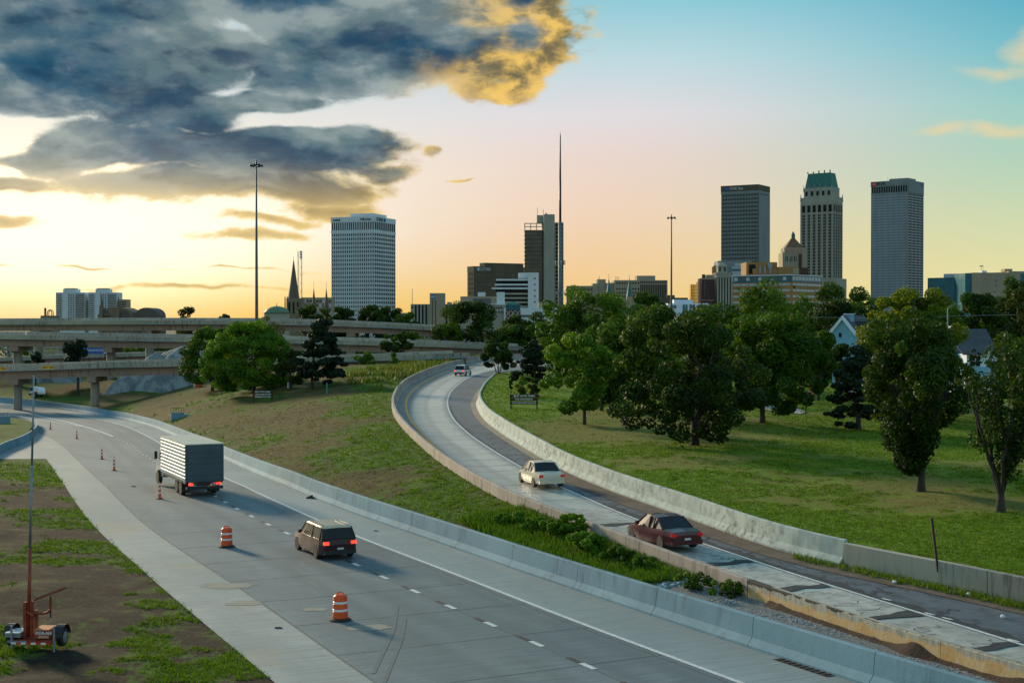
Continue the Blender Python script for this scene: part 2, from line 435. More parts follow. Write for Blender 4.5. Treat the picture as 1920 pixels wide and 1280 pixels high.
yellow_paint = surf('yellow_paint', (.90, .36, .03), (.8, .32, .03), 5, .6)
black_rubber = surf('black_rubber', (.02, .02, .02), rough=.8)
asphalt_patch = surf('asphalt_patch', (.018, .02, .022), (.035, .038, .04), 3, .75, .3)
dark_metal = surf('dark_metal', (.03, .03, .032), rough=.5, metal=.4)
galv = surf('galvanised_steel', (.30, .34, .37), (.2, .24, .27), 3, .5, metal=.5)
orange_plastic = surf('orange_plastic', (.85, .10, .015), (.7, .07, .01), 3, .45)
white_reflect = surf('white_reflective', (.75, .76, .78), rough=.35)
orange_paint = surf('orange_paint', (.32, .045, .010), (.20, .03, .010), 3, .5)

def concrete(name, a, b, stain, stain_amt=.6, vertical=True, sc=.35, green=None):
    m = bpy.data.materials.new(name); m.use_nodes = True; m.node_tree.nodes.clear(); N = NT(m.node_tree)
    out = N.n('ShaderNodeOutputMaterial'); bs = N.n('ShaderNodeBsdfPrincipled'); N.L.new(bs.outputs[0], out.inputs[0])
    co = N.n('ShaderNodeTexCoord').outputs['Object']
    st = N.vmath('MULTIPLY', co, (1, 1, .16 if vertical else 1))
    f = N.ss(N.noise(co, sc, 6, .6), .36, .66)
    col = N.mix(f, a, b)
    s1 = N.math('MULTIPLY', N.ss(N.noise(st, 2.2, 6, .65), .48, .68), stain_amt)
    s2 = N.ss(N.noise(co, .13, 4), .38, .6)
    col = N.mix(N.math('MULTIPLY', s1, s2), col, stain)
    col = N.mix(N.math('MULTIPLY', N.ss(N.noise(st, 7, 5, .7), .5, .75), .35 * stain_amt), col, stain)
    N.put(bs.inputs['Base Color'], col); N.put(bs.inputs['Roughness'], .85)
    bp = N.n('ShaderNodeBump'); bp.inputs['Strength'].default_value = .4; bp.inputs['Distance'].default_value = .02
    N.put(bp.inputs['Height'], N.noise(co, 9, 6, .7)); N.put(bs.inputs['Normal'], bp.outputs[0])
    return m
c_new = concrete('new_barrier_concrete', (.165, .30, .37), (.125, .24, .31), (.075, .145, .19), .8)
c_old = concrete('weathered_pale_concrete', (.44, .50, .46), (.30, .36, .34), (.10, .13, .13), 1.0, vertical=False, sc=1.1)
c_pink = concrete('weathered_tan_concrete', (.40, .33, .29), (.30, .26, .235), (.06, .055, .05), .8)
c_bridge = concrete('bridge_concrete', (.33, .26, .20), (.24, .20, .165), (.075, .065, .055), .85, sc=.12)
c_parapet = concrete('parapet_concrete', (.40, .37, .29), (.29, .27, .22), (.09, .085, .07), .95, sc=.1)

# pavement: object coordinates are world coordinates; 'lane' = metres left of the right edge line
def pavement(name, a, b, dark, lane=False, streak=(.35, 5.0), rough=(.55, .8), warm=None, wheel=None, rot=R(26), polish_glare=None):
    m = bpy.data.materials.new(name); m.use_nodes = True; m.node_tree.nodes.clear(); N = NT(m.node_tree)
    out = N.n('ShaderNodeOutputMaterial'); bs = N.n('ShaderNodeBsdfPrincipled'); N.L.new(bs.outputs[0], out.inputs[0])
    co = N.n('ShaderNodeTexCoord').outputs['Object']
    mp = N.n('ShaderNodeMapping'); N.put(mp.inputs[0], co); mp.inputs['Rotation'].default_value = (0, 0, -rot); rc = mp.outputs[0]
    f = N.ss(N.noise(N.vmath('MULTIPLY', rc, (1, .25, 1)), .3, 6, .6), .40, .60)
    col = N.mix(f, a, b)
    f2 = N.noise(N.vmath('MULTIPLY', rc, (streak[0], streak[1], 1)), 1.0, 6, .62)
    col = N.mix(N.math('MULTIPLY', N.ss(f2, .42, .66), .6), col, dark)
    f4 = N.noise(co, 2.5, 7, .7)
    col = N.mix(N.math('MULTIPLY', N.ss(N.noise(N.vmath('MULTIPLY', rc, (1, .3, 1)), .09, 3, .5), .42, .60), .28), col, dark)
    col = N.mix(N.math('MULTIPLY', N.ss(f4, .5, .7), .25), col, dark)
    if warm:
        col = N.mix(N.math('MULTIPLY', N.ss(N.noise(co, .17, 5, .6), .56, .72), .55), col, warm)
    rg = N.ss(f4, .3, .7, rough[0], rough[1])
    if lane:
        at_ = N.n('ShaderNodeAttribute'); at_.attribute_name = 'lane'; ln = at_.outputs['Fac']
        if wheel:       # darker wheel paths / oil strip
            for c0, w0, k in wheel:
                k_ = N.math('MULTIPLY', N.ss(N.math('ABSOLUTE', N.math('SUBTRACT', ln, c0)), 0, w0, 1, 0), N.ss(N.noise(N.vmath('MULTIPLY', rc, (1, .1, 1)), .8, 4), .3, .6, k * .6, k))
                col = N.mix(k_, col, dark)
        if polish_glare:  # polished wheel paths: smoother, and lightened in colour to stand in for sky glare
            for c0, w0, k, cc in polish_glare:
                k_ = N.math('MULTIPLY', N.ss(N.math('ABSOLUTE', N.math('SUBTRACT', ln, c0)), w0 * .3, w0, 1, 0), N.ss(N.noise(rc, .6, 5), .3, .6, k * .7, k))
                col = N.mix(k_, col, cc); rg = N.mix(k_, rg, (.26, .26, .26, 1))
    N.put(bs.inputs['Base Color'], col); N.put(bs.inputs['Roughness'], rg)
    bp = N.n('ShaderNodeBump'); bp.inputs['Strength'].default_value = .35; bp.inputs['Distance'].default_value = .02
    N.put(bp.inputs['Height'], N.math('ADD', N.noise(co, 12, 5, .7), f2)); N.put(bs.inputs['Normal'], bp.outputs[0])
    return m
p_lanes = pavement('lane_concrete', (.118, .160, .178), (.170, .214, .226), (.066, .098, .112), True, wheel=[(1.0, .8, .5), (2.7, .8, .5), (4.8, .8, .55), (6.5, .8, .55)])
p_apron = pavement('apron_concrete', (.26, .295, .285), (.34, .365, .345), (.16, .185, .18), False, warm=(.36, .28, .17))
p_shoulder = pavement('shoulder_concrete', (.29, .345, .345), (.23, .285, .29), (.16, .20, .21), False)
p_ramp = pavement('ramp_concrete', (.20, .195, .175), (.26, .25, .225), (.10, .105, .105), True, rot=R(10), rough=(.45, .75), polish_glare=[(1.3, 1.5, .85, (.62, .60, .52)), (3.1, 1.1, .65, (.58, .56, .48))])
p_asph = pavement('old_asphalt', (.10, .13, .155), (.135, .165, .19), (.03, .035, .04), False, streak=(1.2, 1.2), rough=(.6, .85), rot=R(10))

def cdt_patch(poly, step_f, zf, mat, name, near=None, attrs=None, smoothn=True, grid_pts=None, **kw):
    poly = [tuple(p) for p in poly]
    X = np.array([p[0] for p in poly]); Y = np.array([p[1] for p in poly])
    pts = []
    y = Y.min()
    while y < Y.max():
        st = step_f(y)
        xs = np.arange(X.min(), X.max(), st) + (random.random() - .5) * st * .5
        pts.append(np.stack([xs + RNG.uniform(-.2, .2, len(xs)) * st, np.full(len(xs), y) + RNG.uniform(-.2, .2, len(xs)) * st], 1)); y += st
    G_ = np.concatenate(pts); G_ = G_[inside(poly, G_[:, 0], G_[:, 1])]
    if near is not None: G_ = G_[near(G_[:, 0], G_[:, 1])]
    vs = [Vector(p) for p in poly] + [Vector(p) for p in G_]
    n = len(poly)
    ov, oe, of, *_ = delaunay_2d_cdt(vs, [(i, (i + 1) % n) for i in range(n)], [], 1, 1e-4)
    XY = np.array([tuple(v) for v in ov]); Fs = np.array([f for f in of if len(f) == 3])
    a, b, c = XY[Fs[:, 0]], XY[Fs[:, 1]], XY[Fs[:, 2]]
    ar = (b[:, 0] - a[:, 0]) * (c[:, 1] - a[:, 1]) - (b[:, 1] - a[:, 1]) * (c[:, 0] - a[:, 0])
    Fs[ar < 0] = Fs[ar < 0][:, ::-1]
    Z = zf(XY[:, 0], XY[:, 1])
    at_ = {k: ('POINT', fn(XY[:, 0], XY[:, 1])) for k, fn in (attrs or {}).items()}
    me = np_mesh(name, np.column_stack([XY, Z]), Fs, mat, smoothn, at_)
    return link(name, me, **kw)
def thin(P, n): return P[::n] if (len(P) - 1) % n == 0 else np.vstack([P[::n], P[-1:]])
def ribbon(P, w, zf, off, name, mat, parent=None, side=0.0, **kw):
    A = offset(P, side - w / 2); B = offset(P, side + w / 2)
    V = []; 
    for (ax, ay), (bx, by) in zip(A, B):
        V.append((ax, ay, float(zf(ay)) + off)); V.append((bx, by, float(zf(by)) + off))
    n = len(P)
    me = np_mesh(name, V, [(2 * i, 2 * i + 1, 2 * i + 3, 2 * i + 2) for i in range(n - 1)], mat)
    return link(name, me, parent, **kw)

# ------------------------------------------------------------------ base ground to the horizon
def step_far(y): return 3.0 if y < 150 else 6.0
far_ground = surf('far_ground', (.022, .032, .012), (.04, .042, .02), .02, .95, c3=(.015, .022, .01), s3=.08)
MB().add([(-9000, 20, -7.2), (9000, 20, -7.2), (30000, 40000, -7.2), (-30000, 40000, -7.2)], [(0, 1, 2, 3)]).go('ground', far_ground, kind='structure', fix=False)
MB().add([(-9000, -4000, -7.2), (9000, -4000, -7.2), (9000, 20, -7.2), (-9000, 20, -7.2)], [(0, 1, 2, 3)]).go('ground', far_ground, kind='structure', fix=False)

# ------------------------------------------------------------------ highway
def zhf(x, y): return zh(y)
lane_attr = {'lane': lambda x, y: dist_to(thin(HE, 3), x, y)}
stp = lambda y: 3 if y < 120 else 6
polyR = [tuple(p) for p in thin(HE, 2)] + [tuple(p) for p in thin(HB, 2)[::-1]]
cdt_patch(polyR, stp, zhf, p_shoulder, 'road', kind='structure')
polyM = [tuple(p) for p in thin(HE, 2)[::-1]] + [tuple(p) for p in thin(HS, 2)]
cdt_patch(polyM, lambda y: 1.6 if y < 120 else 3, zhf, p_lanes, 'road', attrs=lane_attr, kind='structure')
hl_up = [tuple(p) for p in HL]
polyA = [tuple(p) for p in thin(HS, 2)] + [(-150, 262), (-170, 200), (-120, 127.5)] + hl_up[::-1]
cdt_patch(polyA, stp, zhf, p_apron, 'road', kind='structure')
ribbon(HE, .2, zh, .012, 'edge_line', white_paint, kind='structure')
ribbon(HG1, .35, zh, .012, 'lane_line', white_paint, kind='structure')
ribbon(HG2, .2, zh, .012, 'lane_line', white_paint, kind='structure')
# hatching in the gore
gm = MB()
L1 = resample(HG1, 1.0); L2 = resample(HG2, 1.0)
for k in range(0, len(L2), 4):
    a = L2[k]; j = int(np.argmin(np.hypot(*(L1 - a).T))); j2 = min(len(L1) - 1, j + 3); b = L1[j2]
    if np.hypot(*(b - a)) > 1.0:
        d = (b - a) / np.hypot(*(b - a)); nrm = np.array([-d[1], d[0]]) * .15
        gm.add([(*(a - nrm), float(zh(a[1])) + .01), (*(b - nrm), float(zh(b[1])) + .01), (*(b + nrm), float(zh(b[1])) + .01), (*(a + nrm), float(zh(a[1])) + .01)], [(0, 1, 2, 3)])
gm.go('lane_hatching', white_paint, kind='structure')
# dotted lane line: a white dash after a black one, every 3.66 m
DD = resample(HD, .915)
wm, bm_ = MB(), MB()
def dash(mb, P, i, n, w, off):
    seg = P[i:i + n + 1]
    if len(seg) < 2: return
    A = offset(seg, -w / 2); B = offset(seg, w / 2)
    for k in range(len(seg) - 1):
        mb.add([(*A[k], float(zh(A[k][1])) + off), (*B[k], float(zh(B[k][1])) + off), (*B[k + 1], float(zh(B[k + 1][1])) + off), (*A[k + 1], float(zh(A[k + 1][1])) + off)], [(0, 1, 2, 3)])
for i in range(2, len(DD) - 3, 4):
    dash(wm, DD, i, 1, .22, .012)
    P = resample(DD[i + 1:i + 3], .3) if i + 3 <= len(DD) else DD[i + 1:i + 3]
    dash(bm_, P, 0, 3, .2, .010)
wm.go('lane_dashes', white_paint, kind='structure'); bm_.go('lane_dashes', asphalt_patch, kind='structure')
# sealed joints
joint_m = surf('joint_sealant', (.07, .085, .09), (.11, .13, .135), 2, .8)
ribbon(HS, .09, zh, .007, 'pavement_joint', joint_m, kind='structure')
ribbon(HD, .07, zh, .005, 'pavement_joint', joint_m, kind='structure')
ribbon(HE, .10, zh, .006, 'pavement_joint', joint_m, side=-.35, kind='structure')
HQ = offset(HS, 0)
tj = MB()
E2 = resample(HE, 1.0)
S2 = resample(HS, 1.0)
for i in range(3, len(E2) - 5, 5):
    a = E2[i]
    if a[1] > 150: break
    t = tangent(E2)[i]; nl = np.array([-t[1], t[0]])
    d = np.hypot(*(S2 - a).T).min()
    b = a + nl * d
    for u, v_ in ((a, b),):
        w_ = t * .022
        tj.add([(*(u - w_), float(zh(u[1])) + .005), (*(v_ - w_), float(zh(v_[1])) + .005), (*(v_ + w_), float(zh(v_[1])) + .005), (*(u + w_), float(zh(u[1])) + .005)], [(0, 1, 2, 3)])
tj.go('pavement_joints', joint_m, kind='structure')

# ------------------------------------------------------------------ barriers: one thing each, cast segments as parts
def barrier(P, prof, zf, seg, gap, mat, name, root, pname='barrier_segment', foot=-.6, start=0, end=None, hvar=0.0):
    """prof: list of (offset to the right, height); swept segment by segment"""
    s = np.concatenate([[0], np.cumsum(np.hypot(*np.diff(P, axis=0).T))])
    end = s[-1] if end is None else end
    a = start; out = []
    while a < end - .3:
        b = min(end, a + seg)
        q = np.concatenate([[a + gap / 2], s[(s > a + gap / 2 + .2) & (s < b - gap / 2 - .2)], [b - gap / 2]])
        C = np.stack([np.interp(q, s, P[:, 0]), np.interp(q, s, P[:, 1])], 1)
        if len(C) >= 2:
            T = tangent(C); Nn = np.stack([T[:, 1], -T[:, 0]], 1)
            dh = random.uniform(-hvar, hvar)
            rings = []
            for c, n_ in zip(C, Nn):
                z0 = float(zf(c[1]))
                rings.append([(c[0] + n_[0] * o, c[1] + n_[1] * o, z0 + h + (dh if h > .5 else 0)) for o, h in prof])
            out.append(MB().loft(rings).go(pname, mat(len(out)) if callable(mat) and not isinstance(mat, bpy.types.Material) else mat, root))
        a = b
    return out
jersey = [(0, 0), (0, .09), (.19, .34), (.24, .80), (.27, 1.04), (.30, 1.07), (.47, 1.07), (.50, 1.04), (.52, 0), (.52, -.9), (.05, -.9)]
hb = thing('concrete_barrier', 'long new blue-grey concrete barrier along the right edge of the wide new highway', 'barrier')
barrier(HB, jersey, zh, 6.1, .028, c_new, 'x', hb)
# old ramp barriers.  LBT is the top inner edge of the left one, RBF the foot of the right one
def mat_seq(ms): return lambda i: ms[i % len(ms)]
lb = thing('concrete_barrier', 'stained tan concrete barrier on the outer left side of the curving old ramp', 'barrier')
lprof = [(0.0, 1.07), (.03, 1.04), (.05, .80), (.09, .33), (.30, .08), (.30, -.1), (-.2, -.1), (-.24, -1.5), (-.22, 1.04), (-.19, 1.07)]
sL = np.concatenate([[0], np.cumsum(np.hypot(*np.diff(LBT, axis=0).T))])
iS = int(np.argmin(np.abs(LBT[:, 1] - 54.1)))          # where the soil has been dug away
for o in barrier(LBT, lprof, zr, 6.1, .03, c_pink, 'x', lb, start=sL[iS]): pass
# ochre stained excavated stretch
def ochre():
    m = bpy.data.materials.new('ochre_stained_concrete'); m.use_nodes = True; m.node_tree.nodes.clear(); N = NT(m.node_tree)
    out = N.n('ShaderNodeOutputMaterial'); bs = N.n('ShaderNodeBsdfPrincipled'); N.L.new(bs.outputs[0], out.inputs[0])
    co = N.n('ShaderNodeTexCoord').outputs['Object']; x, y, z = N.xyz(co)
    st = N.vmath('MULTIPLY', co, (1, 1, .25))
    nz = N.noise(st, 1.6, 6, .65)
    zz = N.math('ADD', z, N.math('MULTIPLY', N.math('SUBTRACT', nz, .5), .55))
    c = N.mix(N.ss(nz, .35, .65), (.50, .30, .11), (.58, .40, .20))
    c = N.mix(N.math('MULTIPLY', N.ss(N.noise(co, 3.5, 6, .7), .52, .66), .7), c, (.55, .47, .33))
    c = N.mix(N.ss(zz, 1.34, 1.46), c, N.mix(N.ss(N.noise(st, 5, 5), .4, .6), (.42, .40, .32), (.28, .27, .22)))
    c = N.mix(N.ss(N.math('ADD', z, N.math('MULTIPLY', N.math('SUBTRACT', N.noise(co, 2.2, 5), .5), .5)), 1.59, 1.61), c, (.03, .03, .03))
    N.put(bs.inputs['Base Color'], c); N.put(bs.inputs['Roughness'], .85)
    bp = N.n('ShaderNodeBump'); bp.inputs['Strength'].default_value = .6; bp.inputs['Distance'].default_value = .03
    N.put(bp.inputs['Height'], N.noise(co, 6, 6, .7)); N.put(bs.inputs['Normal'], bp.outputs[0])
    return m
ow = thing('retaining_wall', 'ochre stained dug-out wall under the broken ramp edge at lower right', 'wall')
barrier(LBT, [(0.0, 1.07), (.03, 1.04), (.05, .80), (.09, .33), (.30, .08), (.30, -.1), (-.2, -.1), (-.24, -1.5), (-.22, 1.04), (-.19, 1.07)], zr, 9.0, .02, ochre(), 'x', ow, 'wall_segment', end=sL[iS] - .05)
ribbon(LBT[:iS], .16, lambda y: zr(y) + 1.07, .006, 'coping_cap', c_parapet, ow, side=-.09)

rb = thing('concrete_barrier', 'pale mottled concrete barrier on the inner right side of the curving old ramp', 'barrier')
rprof = [(0, 0), (0, .10), (.20, .36), (.25, .8), (.28, 1.08), (.31, 1.11), (.46, 1.11), (.50, 1.07), (.55, 0), (.55, -.4), (.05, -.4)]
sR = np.concatenate([[0], np.cumsum(np.hypot(*np.diff(RBF, axis=0).T))])
iR = int(np.argmin(np.abs(RBF[:, 1] - 61)))
barrier(RBF, rprof, zr, 6.1, .03, c_old, 'x', rb, start=sR[iR])
rb2 = thing('concrete_barrier', 'low flat grey concrete wall continuing the ramp barrier at the right edge', 'barrier')
barrier(RBF, [(.12, -.2), (.12, .98), (.14, 1.0), (.42, 1.0), (.44, .98), (.44, -.4)], zr, 9.0, .04, c_parapet, 'x', rb2, 'wall_segment', end=sR[iR] - .1)

# ------------------------------------------------------------------ ramp surface
def zrf(x, y): return zr(y)
LIN = offset(LBT, .28)
polyL = [tuple(p) for p in thin(LIN, 2)] + [tuple(p) for p in thin(WL, 2)[::-1]]
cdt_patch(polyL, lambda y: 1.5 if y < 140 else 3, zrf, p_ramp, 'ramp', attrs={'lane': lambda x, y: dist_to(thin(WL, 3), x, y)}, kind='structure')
polyS = [tuple(p) for p in thin(WL, 2)] + [tuple(p) for p in thin(RBF, 2)[::-1]]
cdt_patch(polyS, lambda y: 2 if y < 140 else 4, lambda x, y: zr(y) - .012, p_asph, 'ramp', kind='structure')
ribbon(WL, .16, zr, .012, 'edge_line', white_paint, kind='structure')
ribbon(YL[14:], .24, zr, .012, 'edge_line', yellow_paint, kind='structure')
# slabs that stand out on the near stretch, dark patched joints between them
slab_m = pavement('worn_slab_concrete', (.40, .39, .34), (.50, .485, .43), (.19, .19, .175), False, streak=(2, 2), rot=R(20))
rampT = thing('ramp_pavement', 'row of pale worn concrete slabs with dark patched joints on the near ramp lane', 'pavement')
WLr = resample(WL, .5); LNr = resample(LIN, .5)
ys = [38.5, 43.5, 47.6, 52.2, 57.2, 62.2, 67.0, 72.0, 77.2]
def lane_pt(y, f, sk=0.0):
    a = np.array([np.interp(-y, -WLr[::-1, 1], WLr[::-1, 0]), y]) if False else None
    iw = int(np.argmin(np.abs(WLr[:, 1] - y))); w = WLr[iw]
    t = tangent(WLr)[iw]; nl = np.array([-t[1], t[0]])
    dd = LNr - w; k = int(np.argmin(np.abs(dd @ t))); wid = np.hypot(*dd[k])
    return w + nl * (wid * f + .15) + t * sk
for a, b in zip(ys[:-1], ys[1:]):
    a2, b2 = a + .55, b - .25
    n = 5; vs = []; 
    for j in range(n + 1):
        y = a2 + (b2 - a2) * j / n
        for f_ in (.02, .35, .68, .92):
            p = lane_pt(y, f_, random.uniform(-.15, .15) if j in (0, n) else 0)
            vs.append((p[0], p[1], float(zr(p[1])) + .022 + random.uniform(-.002, .002)))
    fs = [(j * 4 + i, j * 4 + i + 1, (j + 1) * 4 + i + 1, (j + 1) * 4 + i) for j in range(n) for i in range(3)]
    MB().add(vs, fs).go('concrete_slab', slab_m, rampT, fix=False)
for a in ys[1:-1]:
    pts = []
    for f_ in np.linspace(0, .95, 9):
        p = lane_pt(a + .15, f_, random.uniform(-.22, .2)); pts.append((p[0], p[1]))
    for f_ in np.linspace(.95, 0, 9):
        p = lane_pt(a + .62, f_, random.uniform(-.3, .25)); pts.append((p[0], p[1]))
    MB().add([(x, y, float(zr(y)) + .030) for x, y in pts], [tuple(range(len(pts)))]).go('asphalt_patch', asphalt_patch, rampT, fix=False)
# crack network and spilled asphalt along the white line
ck = MB()
def crack(p, q, n=14, w=.05, jit=.35, zf=zr, off=.03):
    p = np.array(p, float); q = np.array(q, float); d = q - p; nl = np.array([-d[1], d[0]]) / np.hypot(*d)
    C = np.array([p + d * t + nl * random.uniform(-jit, jit) * (0 if t in (0, 1) else 1) for t in np.linspace(0, 1, n)])
    A = offset(C, -w / 2); B = offset(C, w / 2)
    for k in range(n - 1):
        ck.add([(*A[k], float(zf(A[k][1])) + off), (*B[k], float(zf(B[k][1])) + off), (*B[k + 1], float(zf(B[k + 1][1])) + off), (*A[k + 1], float(zf(A[k + 1][1])) + off)], [(0, 1, 2, 3)])
for y in np.arange(40, 150, 3.1):
    iw = int(np.argmin(np.abs(WLr[:, 1] - y))); w = WLr[iw]; t = tangent(WLr)[iw]; nr = np.array([t[1], -t[0]])
    crack(w + nr * .25, w + nr * random.uniform(1.6, 3.2) + t * random.uniform(-2.5, 2.5), w=random.uniform(.03, .09), off=.004)
    crack(w + nr * .22 - t * 1.6, w + nr * .22 + t * 1.7, w=random.uniform(.10, .30) if y < 75 else .07, jit=.12, off=.006)
    if y > 78: crack(w, w - nr * 4.3 + t * random.uniform(-.3, .3), w=.05, jit=.12, off=.009)
for k in range(26):
    y = random.uniform(40, 78); a = lane_pt(y, random.uniform(.1, .8)); crack(a, a + RNG.uniform(-2, 2, 2), w=.03, off=.027)
for y0_, y1_ in ((38, 78),):
    seg_ = WLr[(WLr[:, 1] > y0_) & (WLr[:, 1] < y1_)]
    V_ = []
    for k, p_ in enumerate(seg_):
        t_ = tangent(seg_)[k]; nr_ = np.array([t_[1], -t_[0]]); a_ = .08 + .10 * random.random(); b_ = .35 + .45 * random.random()
        for q_ in (a_, b_): w_ = p_ + nr_ * q_; V_.append((w_[0], w_[1], float(zr(w_[1])) + .007))
    link('tar_seam', np_mesh('tar_seam', V_, [(2 * i, 2 * i + 1, 2 * i + 3, 2 * i + 2) for i in range(len(seg_) - 1)], asphalt_patch), kind='structure')
for k in range(60):
    y = random.uniform(40, 95); iw = int(np.argmin(np.abs(WLr[:, 1] - y))); t = tangent(WLr)[iw]; nr = np.array([t[1], -t[0]]); p_ = WLr[iw] + nr * random.uniform(.5, 2.6)
    crack(p_, p_ + RNG.uniform(-1.3, 1.3, 2), n=9, w=.035, off=.004)
ck2 = ck; ck2.go('pavement_cracks', asphalt_patch, kind='structure', fix=False)
# dirt gutter along the right barrier
dirt_m = surf('gutter_dirt', (.085, .06, .042), (.14, .10, .072), .8, .95, .8, c3=(.05, .045, .035), s3=3)
ribbon(resample(RBF, 1.0)[: int(sR[-1] * .20)], 1.5, zr, .010, 'gutter_dirt', dirt_m, side=-.62, kind='structure')
ribbon(resample(RBF, 1.0)[int(sR[-1] * .18):], .6, zr, .008, 'gutter', surf('gutter_concrete', (.30, .25, .18), (.22, .19, .14), .7, .9), side=-.3, kind='structure')

# ------------------------------------------------------------------ grass and soil ground
def grass_mat(name, soil_a, soil_b, dry, g_a, g_b, fine=3.0):
    m = bpy.data.materials.new(name); m.use_nodes = True; m.node_tree.nodes.clear(); N = NT(m.node_tree)
    out = N.n('ShaderNodeOutputMaterial'); bs = N.n('ShaderNodeBsdfPrincipled'); N.L.new(bs.outputs[0], out.inputs[0])
    co = N.n('ShaderNodeTexCoord').outputs['Object']
    a_ = N.n('ShaderNodeAttribute'); a_.attribute_name = 'green'; gr = a_.outputs['Fac']
    n_f = N.noise(N.vmath('MULTIPLY', co, (1, .8, 1)), fine, 8, .68)
    n_m = N.noise(co, .8, 7, .62)
    n_l = N.noise(co, .07, 4, .55)
    soil = N.mix(N.ss(n_f, .36, .64), soil_a, soil_b)
    soil = N.mix(N.ss(n_m, .45, .7), soil, dry)
    gcol = N.mix(N.ss(n_m, .3, .7), g_a, g_b)
    gcol = N.mix(N.math('MULTIPLY', N.ss(n_f, .5, .7), .5), gcol, N.mix(.5, g_a, (.01, .02, .005, 1)))
    k = N.math('ADD', gr, N.math('MULTIPLY', N.math('SUBTRACT', n_f, .5), 3.2))
    k = N.math('ADD', k, N.math('MULTIPLY', N.math('SUBTRACT', n_m, .5), 2.2))
    col = N.mix(N.ss(k, .35, .65), soil, gcol)
    N.put(bs.inputs['Base Color'], col); N.put(bs.inputs['Roughness'], .95); N.put(bs.inputs['Specular IOR Level'], .15)
    bp = N.n('ShaderNodeBump'); bp.inputs['Strength'].default_value = .9; bp.inputs['Distance'].default_value = .12
    N.put(bp.inputs['Height'], N.noise(co, fine * 1.4, 6, .75)); N.put(bs.inputs['Normal'], bp.outputs[0])
    return m
m_verge = grass_mat('verge_soil_and_grass', (.014, .010, .007), (.036, .026, .018), (.070, .050, .032), (.030, .080, .004), (.065, .135, .008), 4)
m_field = grass_mat('straw_blanket_field', (.042, .034, .008), (.098, .080, .020), (.125, .104, .028), (.030, .082, .004), (.070, .145, .008), 2.6)
m_park = grass_mat('park_lawn', (.15, .155, .028), (.20, .195, .042), (.19, .17, .055), (.085, .165, .006), (.150, .250, .014), 2.6)

# left verge
def g_verge(x, y):
    n = vnoise(x, y, .24, 5, 1) * .9 + vnoise(x, y, .5, 3, 2) * .3
    g = (n - .62) * 3.2 + .3
    g += .55 * sstep(-19.5, -22, x) * sstep(70, 55, y) * .6
    g = np.where(y > 96, g + .75 * sstep(96, 108, y), g)
    d = dist_to(thin(HL, 2), x, y)
    g += .35 * np.exp(-d / .8) * (vnoise(x, y, .35, 2, 5) > .45)
    return np.clip(g, 0, 1)
def z_verge(x, y):
    d = dist_to(thin(HL, 2), x, y)
    edge_top = np.clip((127 - y) / 3, 0, 1)
    return zh(y) - .02 + np.minimum(d * .10, 1) * edge_top * ((vnoise(x, y, .25, 4, 3) - .4) * 1.1 + .12)
polyV = hl_up + [(-125, 127.4), (-125, 20), (6, 20), (0, 34)]
verge = cdt_patch(polyV, lambda y: .55 if y < 60 else (.9 if y < 90 else 1.6), z_verge, m_verge, 'verge', attrs={'green': g_verge}, near=lambda x, y: x > -.40 * y - 6, kind='structure')
# gore island behind a low curved wall
ISL = line_from([(-60, 883), (0, 848), (30, 836), (52, 824), (64, 812), (66, 803), (58, 797), (40, 792), (12, 789), (-60, 785)], zh, it=4)
isl = thing('concrete_barrier', 'low curved concrete wall round the grass island at the left edge', 'barrier')
barrier(ISL[::-1], [(-.02, 0), (-.02, .1), (-.12, .3), (-.16, .95), (-.36, .95), (-.36, -.3)], zh, 8, .03, c_new, 'x', isl)
cdt_patch([tuple(p) for p in offset(ISL, -.3)[::1]], lambda y: 3, lambda x, y: zh(y) + .55 + .3 * vnoise(x, y, .1, 2, 4), m_verge, 'grass_island', attrs={'green': lambda x, y: np.full(len(x), .85)}, kind='structure')

# field between the highway and the ramp
HBK = offset(HB, .45); LBO = offset(LBT, -.15)
i0 = int(np.argmin(np.abs(LBO[:, 1] - 300)))
LBO_c = LBO[: i0]
def z_field(x, y):
    dh = dist_to(thin(HBK, 3), x, y); dr = dist_to(thin(LBO_c, 3), x, y)
    w = dh / (dh + dr + 1e-6)
    za = np.interp(y, [40, 62, 75, 110], [.80, .80, .85, .90]) + zh(y)
    zb = zr(y) + np.interp(y, [44, 50, 58, 66, 260], [.42, .42, .38, .45, .45])
    s = w ** np.interp(y, [100, 200], [1.0, .62])
    z = za * (1 - s) + zb * s
    amp = np.clip(np.minimum(dh, dr) / 3, 0, 1)
    z = z + amp * ((vnoise(x, y, .05, 3, 7) - .5) * 1.3 + (vnoise(x, y, .35, 4, 8) - .5) * .40 * np.interp(y, [60, 150], [1, .8]))
    z = z + 3.6 * amp * 4 * w * (1 - w) * sstep(120, 205, y) * np.clip(dh / 25, 0, 1) * .55
    drop = sstep(246, 285, y) * sstep(14, -6, x + (y - 246) * .0)
    drop2 = drop * sstep(2, 16, dr)
    lf = sstep(-52, -74, x) * sstep(235, 262, y)
    zl = zh(y) + .9 + 3.4 * sstep(2, 40, dh) + (vnoise(x, y, .06, 3, 17) - .5) * 1.6
    z = z * (1 - drop2) + (-7.4) * drop2
    return z * (1 - lf) + zl * lf
